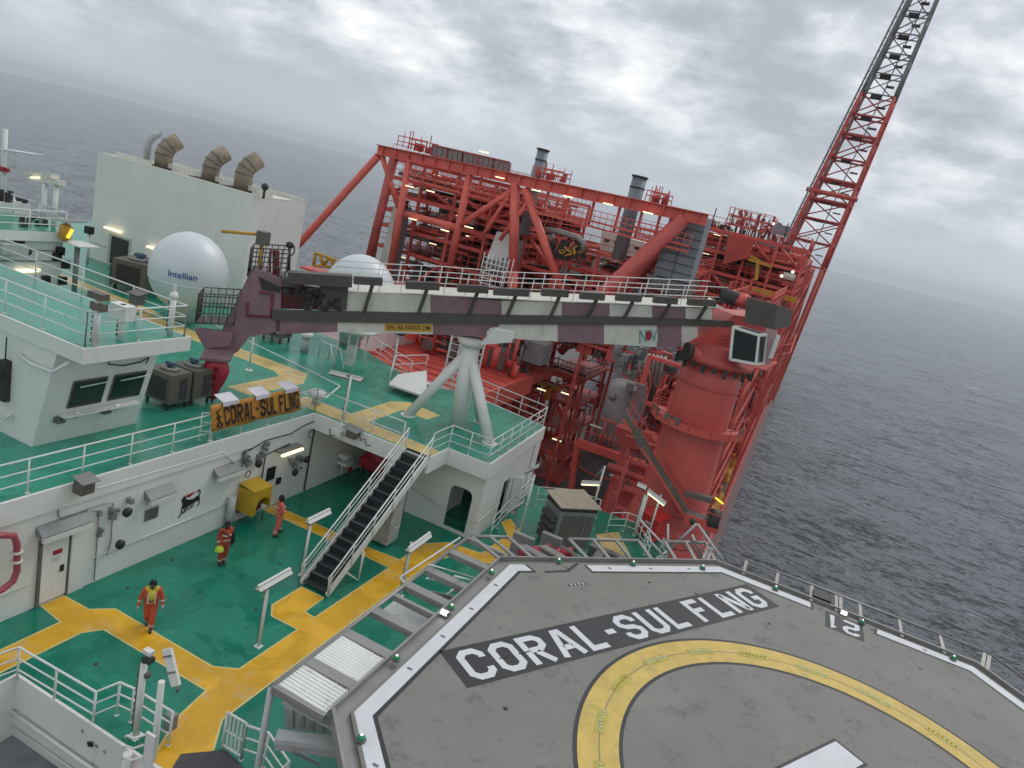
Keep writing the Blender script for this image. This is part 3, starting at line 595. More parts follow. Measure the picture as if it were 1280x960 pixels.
# stair well at the bottom left: grey lower deck and white trunk wall
b = MB(); b.box(-16.15, -10.2, 2, 11.45, -1.9, -1.85); struct(b.build('lower_landing_deck', mat('grey_lower_deck_paint', (.20, .21, .23), .4, var=.15, wet=.1)))
t = thing('stair_well_casing', 'white steel trunk wall with round holes below the railing at the lower left', 'stair well', (-14, 11.4, -1.85))
b = MB(); b.box(-16.2, -10.3, 11.36, 11.44, -1.85, .12); b.box(-16.2, -16.12, 2, 11.36, -1.85, .12); b.build('trunk_wall', WHITE, t)
b = MB(); b.sweep([(-17, 11.25, -.95), (-13.8, 11.25, -1.0), (-10.6, 11.25, -1.0)], .05, 6); b.sweep([(-17, 11.3, -1.5), (-10.6, 11.3, -1.5)], .02, 6); b.build('wall_pipe', WHITE2, t)
b = MB()
for x, z in ((-13.5, -.22), (-12.95, -.38), (-12.65, -.4)): b.lathe([(.001, 0), (.045, .001), (.045, .02)], (x, 11.34, z), 10, axis='y')
b.build('rusty_drain_hole', PIPE, t)
b = MB(); b.bar((-13.2, 11.3, -.42), (-13.05, 11.3, -.36), .04, .12); b.build('dark_drain_slot', BLACK, t)
t = thing('cable_bundle', 'black cables lying on the grey lower deck at the bottom left corner', 'cables', (-14.6, 9.6, -1.85)); b = MB()
for k in range(5): b.sweep([(-14.6+.25*k+.4*math.cos(i*.7+k), 9.8+.25*k+.35*math.sin(i*.9), -1.8+.03*k) for i in range(8)], .03, 5)
b.build('cable', BLACK, t)
b = MB(); b.slab([at_z(*q, .012) for q in ((226, 943), (282, 938), (320, 975), (200, 985))], (0, 0, .02)); struct(b.build('dark_mat', mat('dark_deck_mat', (.07, .065, .075), .7)))

# ================================================================ helideck
HZ = 4.5; HC = (4.02, 15.55); AP = 9.95
def octo(ap): 
    c = ap*math.tan(R(22.5)); return [(HC[0]-ap, HC[1]-c), (HC[0]-ap, HC[1]+c), (HC[0]-c, HC[1]+ap), (HC[0]+c, HC[1]+ap), (HC[0]+ap, HC[1]+c), (HC[0]+ap, HC[1]-c), (HC[0]+c, HC[1]-ap), (HC[0]-c, HC[1]-ap)]
def helideck():
    t = thing('helideck', 'grey octagonal helicopter deck with yellow ring and white lettering', 'helideck', (HC[0], HC[1], HZ))
    b = MB(); b.prism(octo(AP+.08), HZ-.35, HZ); b.build('deck_plate', DECKG, t)
    # gutter rim
    b = MB(); o1 = octo(AP+.42); o2 = octo(AP+.08); k = len(o1)
    for i in range(k):
        j = (i+1) % k; b.slab([(o2[i][0], o2[i][1], HZ-.16), (o1[i][0], o1[i][1], HZ-.16), (o1[j][0], o1[j][1], HZ-.16), (o2[j][0], o2[j][1], HZ-.16)], (0, 0, .05))
        b.bar((o1[i][0], o1[i][1], HZ-.12), (o1[j][0], o1[j][1], HZ-.12), .06, .32)
    b.build('gutter', ALU, t)
    # girders and legs beneath
    b = MB()
    for y in (8, 12, 16, 20, 24): b.box(HC[0]-8.5, HC[0]+8.5, y-.15, y+.15, HZ-1.1, HZ-.35)
    for x in (-4, 0, 4, 8, 12): b.box(x-.15, x+.15, HC[1]-8.5, HC[1]+8.5, HZ-1.0, HZ-.36)
    b.build('girder', ALUD, t)
    for x, y in ((-4, 9), (-4, 22), (4, 9), (4, 22), (11, 15)):
        b = MB(); b.tube((x, y, 0 if x < 0 else HD+8), (x, y, HZ-1), .25, 10); b.build('support_leg', ALUD, t)
    # painted perimeter line, with gaps at the accesses
    oo, oi, ob_ = octo(AP), octo(AP-.36), octo(AP-.46)
    def band(b, A, B, i, t0, t1, z):
        j = (i+1) % 8; L_ = lambda P_, t_: (P_[i][0]+(P_[j][0]-P_[i][0])*t_, P_[i][1]+(P_[j][1]-P_[i][1])*t_, z); b.poly([L_(A, t0), L_(B, t0), L_(B, t1), L_(A, t1)])
    wl, bl = MB(), MB()
    for i in range(8):
        segs = [(0, 1)]
        if i == 1: segs = [(0, .06), (.335, 1)]
        if i == 2: segs = [(0, .385), (.65, 1)]
        for t0, t1 in segs: band(wl, oo, oi, i, t0, t1, HZ+.004); band(bl, oi, ob_, i, t0, t1, HZ+.004)
    for (i, tt) in ((1, .06), (1, .335), (2, .385), (2, .65)):
        e_ = .012; band(bl, oo, ob_, i, tt-e_ if tt in (.335, .65) else tt, tt if tt in (.335, .65) else tt+e_, HZ+.005)
    wl.build('perimeter_line', DECKL, t); bl.build('perimeter_line_border', DECKB, t)
    # small tie-down inserts on the line
    b = MB()
    for i in range(8):
        for k in range(1, 5):
            q = Vector(oo[i]).lerp(Vector(oo[(i+1) % 8]), k/5+.03); c = Vector(HC); q = q.lerp(c, .018); b.box(q.x-.06, q.x+.06, q.y-.025, q.y+.025, HZ+.006, HZ+.02)
    b.build('line_stud', ALUD, t)
    # yellow ring
    def ring(r0, r1, z, mt, name, a0=0, a1=360, n=128):
        b = MB()
        for i in range(n):
            A, B = R(a0+(a1-a0)*i/n), R(a0+(a1-a0)*(i+1)/n); b.poly([(HC[0]+r0*math.cos(A), HC[1]+r0*math.sin(A), z), (HC[0]+r1*math.cos(A), HC[1]+r1*math.sin(A), z), (HC[0]+r1*math.cos(B), HC[1]+r1*math.sin(B), z), (HC[0]+r0*math.cos(B), HC[1]+r0*math.sin(B), z)])
        return b.build(name, mt, t)
    ring(4.93, 6.06, HZ+.004, DECKB, 'ring_border'); ring(5.02, 5.96, HZ+.008, DECKY, 'yellow_ring'); ring(5.455, 5.475, HZ+.012, ALUD, 'ring_seam')
    for k in range(20):
        a0 = k*18+4; o = ring(5.36, 5.60, HZ+.016, DECKYG, 'light_panel', a0, a0+9, 6)
        b = MB()
        for q in range(7):
            A = R(a0+.9+q*1.2); b.lathe([(.001, .03), (.022, .028), (.03, 0)], (HC[0]+5.48*math.cos(A), HC[1]+5.48*math.sin(A), HZ+.016), 6)
        b.build('panel_stud', YSIGN if k % 3 == 0 else DECKL, o)
    # name strip
    u = Vector((.522, .853, 0)).normalized(); v = Vector((-u.y, u.x, 0)); o0 = Vector((-4.37, 13.68, HZ+.004))
    b = MB(); b.poly([o0, o0+u*12.42, o0+u*12.42+v*1.37, o0+v*1.37]); b.build('black_name_strip', DECKB, t)
    b = MB(); letters(b, 'CORAL-SUL FLNG', o0+u*.28+v*.13+Vector((0, 0, .004)), u, v, 1.10, wd=.215, gap=.15, width=11.86); b.build('name_lettering', DECKL, t)
    b = MB()
    for s0, s1 in ((1.35, 1.62), (1.95, 2.3)): b.bar(o0+u*s0+v*.66+Vector((0, 0, .012)), o0+u*s1+v*.66+Vector((0, 0, .012)), .035, .004)
    b.build('stencil_joint', DECKB, t)
    # H marking
    hc = Vector((HC[0], HC[1], HZ+.004))
    def rect(b, u0, u1, v0, v1, z): b.poly([hc+u*a_+v*c_+Vector((0, 0, z)) for a_, c_ in ((u0, v0), (u1, v0), (u1, v1), (u0, v1))])
    b = MB(); rect(b, -2.14, 2.14, .67, 1.58, 0); rect(b, -2.14, 2.14, -1.58, -.67, 0); rect(b, -.45, .45, -.67, .67, 0); b.build('h_mark_border', DECKB, t)
    b = MB(); rect(b, -2.06, 2.06, .75, 1.5, .004); rect(b, -2.06, 2.06, -1.5, -.75, .004); rect(b, -.37, .37, -.75, .75, .004); b.build('h_mark', DECKL, t)
    # 21 sign
    b = MB(); b.poly([(3.57, 24.15, HZ+.004), (4.78, 24.15, HZ+.004), (4.78, 25.35, HZ+.004), (3.57, 25.35, HZ+.004)]); b.build('black_number_panel', DECKB, t)
    b = MB(); letters(b, '21', Vector((4.66, 25.22, HZ+.008)), Vector((-1, 0, 0)), Vector((0, -1, 0)), .95, wd=.24, gap=.26, width=.98); b.build('number_lettering', DECKL, t)
    # small painted marks near the access
    b = MB(); b.bar((-4.9, 20.1, HZ+.006), (-4.35, 20.75, HZ+.006), .1, .004); b.bar((-4.35, 20.75, HZ+.006), (-4.25, 21.5, HZ+.006), .1, .004); b.build('chevron_line', DECKB, t)
    b = MB()
    for k in range(5): b.bar((-4.05+.09*k, 19.95+.12*k, HZ+.006), (-3.97+.09*k, 19.93+.12*k, HZ+.006), .07, .004)
    b.build('tiny_black_mark', DECKB, t)
    b = MB()
    for k in range(4): b.bar((-4.0+.09*k, 20.03+.12*k, HZ+.006), (-3.92+.09*k, 20.01+.12*k, HZ+.006), .05, .004)
    b.build('tiny_white_mark', DECKL, t)
    # drains
    b = MB()
    for px, py in ((632, 886), (1046, 857), (870, 742), (812, 728), (962, 780), (1150, 836)):
        p = at_z(px, py, HZ); b.lathe([(.001, .008), (.05, .007), (.06, .004)], (p.x, p.y, HZ), 10)
    b.build('tie_down_point', BLACK, t)
    return t
helideck()

# safety-net frames: outer tube, sloping channel brackets, wire mesh infill
def net_bay():
    t = thing('helideck_safety_frame', 'grey aluminium safety net frame along the left and top edges of the helideck', 'safety net', (-7.7, 15, HZ))
    z = HZ-.02; XL = -7.72; oct_o = octo(AP+1.75); oi = octo(AP+.42)
    i1 = Vector((XL, 11.0, z)); i2 = Vector((XL, 20.25, z)); 
    b = MB(); b.tube(i1, i2, .06, 8); b.build('outer_tube', ALU, t)
    for y in (11.0, 12.1, 13.5, 14.75, 15.7, 16.4, 17.55, 19.0, 20.2):
        wd = .3 if y in (12.1, 13.5, 14.75, 16.4, 17.55, 19.0) else .12
        b = MB(); b.bar((XL, y, z), (-6.35, y+.02, z-.03), wd, .05); b.bar((XL+.02, y-wd/2, z-.06), (-6.35, y-wd/2, z-.1), .03, .12); b.build('bracket', ALU, t)
    # 45 degree side
    A = Vector((oct_o[1][0], oct_o[1][1], z)); B = Vector((oct_o[2][0], oct_o[2][1], z)); a_ = Vector((oi[1][0], oi[1][1], z-.04)); b_ = Vector((oi[2][0], oi[2][1], z-.04))
    def seg(t0, t1, n):
        m_ = MB(); m_.tube(A.lerp(B, t0), A.lerp(B, t1), .06, 8); m_.build('outer_tube', ALU, t)
        for k in range(n+1):
            tt = t0+(t1-t0)*k/n; m_ = MB(); m_.bar(A.lerp(B, tt), a_.lerp(b_, tt), .13, .06); m_.build('bracket', ALU, t)
    seg(0, .14, 2); seg(.38, .68, 3); seg(.80, 1, 2)
    for tt in (.2, .28, .36):
        m_ = MB(); m_.bar(A.lerp(B, tt)+Vector((0, 0, -.3)), a_.lerp(b_, tt), .34 if tt < .35 else .1, .06); m_.build('bracket', ALU, t)
    # white mesh panels
    for (y0, y1) in ((11.05, 12.0), (12.2, 13.4)):
        m_ = MB(); n = int((y1-y0)/.1)
        for k in range(n+1): yy = y0+(y1-y0)*k/n; m_.bar((XL, yy, z+.0), (-6.4, yy, z-.05), .088, .01)
        for k in range(5): m_.bar((XL+.05+.3*k, y0, z-.03), (XL+.05+.3*k, y1, z-.03), .02, .015)
        m_.build('mesh_panel', WHITE2, t)
net_bay()
def far_frame():
    t = thing('helideck_edge_rail', 'grey raised edge frame on short posts above the sea side of the helideck', 'safety net', (4, 27, HZ))
    A = Vector((-.75, 27.0, HZ+.03)); B = Vector((8.85, 27.0, HZ+.03)); C_ = Vector((15.6, 20.1, HZ+.03))
    b = MB(); b.tube(A, B, .05, 8); b.tube(B, C_, .05, 8); b.build('outer_tube', ALU, t)
    for x, dbl in ((-.7, 1), (.75, 0), (1.9, 0), (3.1, 0), (3.95, 1), (4.75, 0), (6.05, 0), (7.35, 0), (8.75, 1)):
        for k in range(2 if dbl else 1):
            b = MB(); b.bar((x+.15*k, 27, HZ), (x+.15*k+(.0 if x < 8 else -.3), 25.75, HZ-.05), .11, .06); b.build('bracket', ALU, t)
    for s in (.25, .5, .75):
        p = B.lerp(C_, s); b = MB(); b.bar(p, p+Vector((-.9, -.9, -.08)), .11, .06); b.build('bracket', ALU, t)
far_frame()
# small kit at the edge beside the number panel
tag((lambda b: (b.box(3.15, 3.75, 26.0, 26.6, HZ-.25, HZ+.1), b.build('dark_life_raft_bag', BLACK))[1])(MB()), 'dark bag strapped outside the helideck edge beside the number panel', 'bag')
def plight(p, lbl, copyof=None):
    t = thing('perimeter_light', lbl, 'deck light', p, 'green perimeter lights of the helideck'); x, y, z = p
    b = MB(); b.lathe([(.11, 0), (.11, .03), (.08, .04)], (x, y, z), 12); b.build('base', ALUD, t)
    b = MB(); b.lathe([(.08, .04), (.085, .08), (.05, .12), (.001, .135)], (x, y, z), 12); b.build('green_lens', LAMPG, t); b = MB(); b.ball((x, y, z+.125), .03, 8); b.build('bulb', LAMPW, t); return t
pl = [((614, 713), 'green perimeter light at the left corner of the helideck top edge'), ((564, 757), 'green perimeter light beside the steel steps, upper left helideck edge'), ((495, 821), 'green perimeter light halfway along the left helideck edge'),
      ((451, 921), 'lowest green perimeter light at the bottom left helideck edge'), ((698, 699), 'green perimeter light beside the grey cabinet'), ((791, 702), 'green perimeter light beside the white ring of rope'), ((878, 707), 'green perimeter light at the far helideck corner under the red pedestal'),
      ((969, 733), 'green perimeter light near the last letter of the lettering, sea side'), ((1077, 775), 'green perimeter light right of the number panel'), ((1191, 820), 'green perimeter light nearest the right helideck corner')]
base_l = None
for (px, py), lb in pl:
    p = at_z(px, py+4, HZ+.02)
    if base_l is None: base_l = plight(tuple(p), lb); base_p = p
    else: dup(base_l, p, lb)
def whitel(px, py, z, lb):
    p = at_z(px, py, z); t = thing('white_floodlight', lb, 'deck light', p); b = MB(); b.box(p.x-.13, p.x+.13, p.y-.06, p.y+.06, p.z, p.z+.1); b.build('housing', ALUD, t); b = MB(); b.box(p.x-.1, p.x+.1, p.y-.075, p.y-.06, p.z+.02, p.z+.09); b.box(p.x-.1, p.x+.1, p.y-.05, p.y+.05, p.z+.1, p.z+.11); b.build('lit_lens', LAMPW, t)
whitel(555, 768, HZ-.05, 'lit white floodlight beside the steps on the left helideck edge'); whitel(1054, 768, HZ+.03, 'lit white floodlight behind the number panel at the sea edge')
# ================================================================ stair from the main deck to the upper deck
def stair():
    t = thing('steel_stair', 'white steel stair with dark treads climbing from the green deck to the upper deck', 'stair', (-13.1, 20.2, 0))
    A, B = Vector((-13.1, 20.15, 0)), Vector((-13.1, 26.1, 4.0)); W_ = .58
    for s in (-1, 1):
        b = MB(); b.bar(A+Vector((s*W_, 0, .08)), B+Vector((s*W_, 0, .0)), .05, .30); b.build('stringer', WHITE, t)
    n = 17
    for k in range(n):
        c = A.lerp(B, (k+.7)/(n+.2)); b = MB(); b.box(c.x-W_+.03, c.x+W_-.03, c.y-.19, c.y+.17, c.z-.02, c.z+.02); b.box(c.x-W_+.03, c.x+W_-.03, c.y+.15, c.y+.17, c.z-.02, c.z+.2); tr = b.build('tread', TREAD, t)
        b = MB(); b.box(c.x-W_+.05, c.x+W_-.05, c.y-.165, c.y-.125, c.z-.04, c.z+.025); b.build('nosing', ALUD if k % 2 else TREAD, tr)
    for s in (-1, 1):
        up = Vector((0, 0, 1)); off = Vector((s*(W_+.03), 0, 0)); hs = (.98, .66, .36)
        for i, h in enumerate(hs):
            b = MB(); pts = [A+off+up*(.2), A+off+up*h+Vector((0, -.08, -.05)), A+off+up*h+Vector((0, .08, 0)), B+off+up*h] if i == 0 else [A+off+up*h, B+off+up*h]
            b.sweep(pts, .03 if i == 0 else .022, 6); b.build('hand_rail' if i == 0 else 'mid_rail', WHITE2, t)
        for k in range(6):
            c = A.lerp(B, k/5*.98+.01)+off; b = MB(); b.tube(c, c+up*.98, .025, 6); b.build('post', WHITE2, t)
    b = MB(); b.tube((-12.5, 21.2, .6), (-12.35, 21.9, 0), .035, 6); b.tube((-12.45, 22.1, 1.1), (-12.35, 21.9, 0), .035, 6); b.tube((-12.5, 22.1, 1.2), (-12.35, 21.9, 0), .03, 6); b.build('support_strut', WHITE2, t)
stair()
# scuffed white cabinet under the stair top
t = thing('white_locker', 'scuffed white locker beneath the top of the steel stair', 'locker', (-13.6, 25.2, 0))
b = MB(); b.box(-14.0, -12.95, 24.75, 25.38, .12, 2.0); bd = b.build('locker_body', mat('scuffed_white_paint', (.45, .45, .42), .5, var=.3, scale=3, rust=1.0, streak=.6), t)
b = MB(); b.box(-13.2, -13.1, 24.7, 24.75, 1.5, 1.62); b.build('red_tag', LOGOR, bd)
b = MB(); b.sweep([(-12.95, 24.9, 1.0), (-12.75, 24.9, 1.0), (-12.75, 25.2, 1.0), (-12.95, 25.2, 1.0)], .02, 6); b.build('handle', WHITE2, t)

# ================================================================ lamp posts
def lamp(name, lbl, base, h, e0, e1, wd=.26, lit=False, r=.055, mt=None, group='linear lights on white posts', extras=True):
    base = Vector(base); t = thing('lamp_post', lbl, 'lamp post', base, group); top = base+Vector((0, 0, h)); e0, e1 = Vector(e0), Vector(e1)
    b = MB(); b.tube(base, top, r, 8); b.box(base.x-.11, base.x+.11, base.y-.11, base.y+.11, base.z, base.z+.02); b.build('post', mt or WHITE2, t)
    if extras:
        b = MB()
        for k in range(int(h/.28)): b.box(base.x-r-.035, base.x-r+.02, base.y-.04, base.y+.04, base.z+.25+.28*k, base.z+.31+.28*k)
        b.tube(base+Vector((-r-.02, 0, .1)), top+Vector((-r-.02, 0, -.1)), .014, 5); b.build('cable_clips', ALUD, t)
    d = (e1-e0).normalized(); s = d.cross(Vector((0, 0, 1))).normalized()
    b = MB(); b.slab([e0-s*wd*.5+Vector((0, 0, -.05)), e0+Vector((0, 0, .09)), e0+s*wd*.5+Vector((0, 0, -.05))], e1-e0); b.bar(e0+Vector((0, 0, .1)), e1+Vector((0, 0, .1)), .09, .03); hd = b.build('lamp_housing', DIFF, t)
    b = MB(); b.bar(e0+d*.04-Vector((0, 0, .09)), e1-d*.04-Vector((0, 0, .09)), wd*.8, .07); b.build('lit_tube' if lit else 'diffuser', LAMP if lit else ALUD, hd)
    b = MB(); b.tube(e1, e1+d*.12, .03, 6); b.tube(top, (e0+e1)/2, .04, 6); b.build('bracket', ALUD, hd)
    return t
G1 = (-12.4, 16.54, 0)
lamp('l', 'lamp post on the green deck right of the walking people, nearest the yellow strip', G1, 2.3, (-12.35, 16.0, 2.38), (-12.35, 17.45, 2.38))
lamp('l', 'lamp post standing at the left foot of the steel stair', (-14.1, 20.7, 0), 2.3, (-14.05, 20.4, 2.38), (-14.05, 21.7, 2.38))
p = at_z(519, 745, 0)
lamp('l', 'lamp post behind the helideck frames, in front of the two door openings', (-10.6, 22.2, 0), 2.3, at_x(510, 688, -10.5), at_x(537, 668, -10.5))
# tilted housing on the foreground post
t = thing('lamp_post', 'foreground lamp post whose broad lamp housing tilts steeply down', 'lamp post', (-11.2, 11.5, 0), 'linear lights on white posts')
b = MB(); b.tube((-11.25, 11.6, -1.0), at_y(202, 852, 11.6), .08, 10); b.build('post', WHITE2, t)
Q = [at_y(202, 813, 11.55), at_y(213, 811, 11.55), at_y(224, 857, 11.3), at_y(214, 859, 11.3)]
b = MB(); b.slab(Q, (.01, .05, .02)); hd = b.build('lamp_housing', DIFF, t)
b = MB()
for k in (.18, .62): b.bar(Q[0].lerp(Q[3], k)+Vector((0, -.02, 0)), Q[1].lerp(Q[2], k)+Vector((0, -.02, 0)), .02, .03)
b.tube(Q[2].lerp(Q[3], .2), Q[2].lerp(Q[3], .2)+Vector((.06, -.05, -.12)), .04, 8); b.build('clips', ALUD, hd)
# post with a camera-like flood light beside it
t = thing('floodlight_post', 'white post with a floodlight and clipped cables left of the foreground lamp post', 'lamp post', (-12.2, 11.85, 0))
b = MB(); b.tube((-12.2, 11.85, 0), (-12.2, 11.85, 2.2), .085, 10); b.box(-12.35, -12.05, 11.7, 12, 0, .03); b.build('post', WHITE2, t)
b = MB()
for k in range(9): b.box(-12.33, -12.25, 11.78, 11.86, .3+.22*k, .36+.22*k)
b.tube((-12.31, 11.82, .1), (-12.31, 11.82, 2.2), .016, 5); p = at_y(184, 843, 11.9); b.lathe([(.02, 0), (.09, .02), (.1, .12), (.05, .16)], p+Vector((0, 0, -.08)), 12); b.build('junction_box', UNIT, t)
b = MB(); b.tube(at_y(180, 828, 11.85), at_y(186, 820, 11.85), .05, 8); p = at_y(186, 820, 11.85); b.box(p.x-.12, p.x+.12, p.y-.1, p.y+.1, p.z-.16, p.z-.04); b.build('arm', UNITD, t)
p = at_y(186, 815, 11.8); b = MB(); b.box(p.x-.12, p.x+.12, p.y-.08, p.y+.08, p.z-.05, p.z+.06); b.build('floodlight', DIFF, t)
t = thing('white_cable_post', 'short white cable post with a warm lit strip at the bottom left edge', 'post', (-11.6, 11.0, -.8)); b = MB(); b.tube((-11.72, 11.2, -2.0), (-11.72, 11.2, .2), .11, 10); b.build('post', WHITE2, t)
b = MB(); b.bar((-11.53, 11.1, -1.4), (-11.53, 11.12, -.25), .07, .05); b.build('lit_strip', LAMP, t)
t = thing('small_grey_box', 'small dark grey box on the green deck behind the foreground posts', 'box', (-11.5, 12.1, 0)); b = MB(); b.box(-11.68, -11.42, 12.2, 12.42, .3, .75); b.build('box_body', GREY, t)
b = MB(); b.tube((-11.57, 12.35, 0), (-11.57, 12.35, .3), .03, 6); b.build('leg', WHITE2, t)

# foreground railings
def rail(lbl, pts, **k): return railing('deck_railing', lbl, pts, **k)
rail('white railing around the stair well at the bottom left', [at_z(px, py, 1.05)-Vector((0, 0, 1.05)) for px, py in ((-60, 838), (24, 809), (120, 865), (150, 853), (168, 861), (216, 890))], sp=1.3, r=.035, h=1.05)
def gate(lbl, x0, x1, y, ht=1.15, cat='gate'):
    t = thing('slatted_gate', lbl, cat, (x0, y, 0)); b = MB()
    for z in (.12, ht): b.tube((x0, y, z), (x1, y, z), .035, 6)
    for x in (x0, x1): b.tube((x, y, 0), (x, y, ht), .035, 6)
    b.build('gate_frame', WHITE2, t); b = MB()
    for k in range(1, 5): x = x0+(x1-x0)*k/5; b.bar((x, y, .12), (x, y, ht), .05, .04)
    b.tube((x0, y, .6), (x1, y, .6), .02, 6); b.build('bars', WHITE2, t)
gate('white barred gate right of the yellow strip at the bottom', -10.25, -9.6, 12.85)
rail('white railing beside the barred gate running under the helideck frames', [(-9.6, 12.85, 0), (-9.0, 13.0, 0), (-8.0, 12.6, 0), (-7.9, 11.3, 0)], sp=1.0, r=.035)
t = thing('ladder_hoop_gate', 'white hooped gate post with curved bars at the bottom left of the yellow strip', 'gate', (-11.1, 11.3, 0))
b = MB(); b.bar((-11.0, 11.15, .0), (-11.0, 11.15, 1.25), .28, .06); b.build('gate_plate', WHITE, t)
for z in (.15, .5, .85, 1.15): b = MB(); b.sweep([(-11.1, 11.15, z+.05), (-11.3, 10.95, z-.05), (-11.5, 10.9, z-.05), (-11.6, 10.95, z-.2)], .03, 6); b.build('curved_bar', WHITE2, t)
# lower stair rails of the helideck access (left-hand bottom)
t = thing('helideck_support_strut', 'white steel corner leg and beam carrying the lower left helideck frame', 'support', (-7.75, 11, 0))
b = MB(); b.tube((-7.74, 10.98, 0), (-7.74, 10.98, HZ-.1), .07, 8); b.build('leg', WSTEEL, t)
b = MB(); b.bar(at_z(345, 921, 3.7), at_z(436, 932, 3.7), .28, .12); b.bar(at_z(345, 924, 3.4), at_z(436, 936, 3.4), .06, .5); b.build('beam', WSTEEL, t)
b = MB(); b.bar(at_z(338, 862, HZ-.2), at_z(428, 892, HZ-.35), .12, .12); b.bar(at_z(362, 937, 2.4), at_z(398, 955, 1.2), .08, .08); b.build('brace', WSTEEL, t)
t = thing('white_stepped_plates', 'white ribbed steel plates stepping down under the lower left helideck corner', 'platform', (-6.8, 10.5, 2))
b = MB(); b.slab([at_z(352, 880, 3.9), at_z(382, 876, 3.9), at_z(430, 912, 3.9), at_z(424, 918, 3.9)], (0, 0, .05)); b.build('plate', WSTEEL, t)
b = MB()
for k in range(5): b.slab([at_z(356+13*k, 884+6*k, 3.7), at_z(366+13*k, 888+6*k, 3.7), at_z(366+13*k, 912+2*k, 2.9), at_z(356+13*k, 910+2*k, 2.9)], (0, .08, 0))
b.build('ribs', WSTEEL, t)

# access stairs between the upper helideck frames and the main deck
t = thing('helideck_access_stair', 'white steel steps with landing under the upper left helideck edge', 'stair', (-8.2, 18, 0))
A_, B_ = Vector((-7.1, 22.4, 1.0)), Vector((-7.1, 17.2, 3.9))
for s in (-.35, .35): b = MB(); b.bar(A_+Vector((s, 0, 0)), B_+Vector((s, 0, 0)), .05, .25); b.build('stringer', WSTEEL, t)
for k in range(13): c = A_.lerp(B_, k/12); b = MB(); b.box(c.x-.33, c.x+.33, c.y-.13, c.y+.13, c.z-.02, c.z+.02); b.build('tread', TREAD, t)
for s in (-.42, .42):
    for h in (.5, .95): b = MB(); b.sweep([A_+Vector((s, 0, h)), B_+Vector((s, 0, h))], .028, 6); b.build('hand_rail', WHITE2, t)
b = MB(); b.box(-8.3, -6.4, 16.0, 17.1, 3.3, 3.36); b.build('landing', WSTEEL, t)
b = MB(); b.sweep([at_x(500, 722, -8.6), at_x(530, 702, -8.6), at_x(575, 672, -8.6)], .035, 6); b.sweep([at_x(500, 722, -8.6), at_x(512, 736, -8.2), at_x(555, 745, -7.9), at_x(566, 738, -7.7)], .03, 6); b.build('landing_rail', WHITE2, t)

# upper deck railings
Z4 = 4.0
rail('white railing along the upper deck edge above the white wall', [(-18.7, 8, Z4), (-18.7, 20.0, Z4)], sp=1.75)
rail('white railing stepping down behind the orange banner', [(-19.0, 19.8, Z4), (-18.7, 20.1, Z4), (-18.7, 26.2, Z4)], sp=1.5)
rail('thin white railing on the upper deck above the recess', [(-18.7, 26.2, Z4), (-14.0, 26.2, Z4)], sp=1.6, rails=(1.0, .5))
rail('white railing round the boom rest corner of the upper deck', [(-12.55, 26.2, Z4), (-12.55, 27.9, Z4), (-10.55, 27.9, Z4), (-10.85, 35.5, Z4)], sp=1.2)
rail('white railing along the far edge of the upper deck', [(-30, 38, Z4), (-24, 37.8, Z4), (-19.2, 35.3, Z4)], sp=1.8)
rail('white railing from the white ramp to the red structure side', [(-17.6, 36.0, Z4), (-15.6, 36.4, Z4), (-10.9, 35.6, Z4)], sp=1.4)
t = thing('white_ramp_platform', 'white plated platform with low railing at the far edge of the upper deck', 'platform', (-18, 34, 4))
b = MB(); b.slab([at_z(485, 482, 4.3), at_z(533, 498, 4.3), at_z(533, 465, 4.5), at_z(497, 470, 4.4)], (0, 0, .1)); b.build('plate', WHITE2, t)
q = [at_z(486, 480, 4.4), at_z(490, 466, 4.4), at_z(531, 464, 4.4)]
b = MB()
for h in (.5, 1.0): b.sweep([v_+Vector((0, 0, h)) for v_ in q], .028, 6)
for v_ in q: b.tube(v_, v_+Vector((0, 0, 1)), .03, 6)
b.build('low_rail', WHITE2, t)

# vent post, floodlights on the upper deck
lamp('l', 'tall lamp post with a long housing on the deck edge right of the banner', (-17.2, 26.35, 4), 2.2, at_y(413, 465, 26.6), at_y(453, 475, 26.6), r=.06)
def vent(lbl, px, py, h=1.0, z=4.0):
    p = at_z(px, py, z); t = thing('mushroom_vent', lbl, 'vent', p); b = MB(); b.tube(p, p+Vector((0, 0, h)), .22, 12); b.build('vent_pipe', WSTEEL, t); b = MB(); b.lathe([(.24, 0), (.4, .05), (.4, .25), (.1, .35)], p+Vector((0, 0, h)), 14); b.build('vent_cap', WHITE2, t)
vent('thick white vent pipe behind the crane hook block', 380, 440, .9); 
vent('small white valve post behind the right end of the banner', 395, 505, .4)
# cable rack table under boom
t = thing('equipment_rack', 'white steel rack frame with a round top standing under the crane boom', 'rack', at_z(435, 462, 4)); p = at_z(435, 462, 4)
for dx in (-.6, .6):
    for dy in (-.5, .5): b = MB(); b.tube(p+Vector((dx, dy, 0)), p+Vector((dx, dy, 2.2)), .05, 6); b.build('leg', WHITE2, t)
b = MB(); b.lathe([(.9, 0), (1.3, .15), (1.3, .3), (.5, .4)], p+Vector((0, 0, 2.2)), 18); b.build('round_top', WHITE2, t)
b = MB(); b.tube(p+Vector((-.6, -.5, 1.1)), p+Vector((.6, -.5, 1.1)), .03, 6); b.tube(p+Vector((-.6, -.5, .5)), p+Vector((.6, -.5, 1.7)), .03, 6); b.box(p.x-.2, p.x+.25, p.y-.2, p.y+.2, p.z+.3, p.z+1.4); b.build('rack_fittings', WHITE2, t)
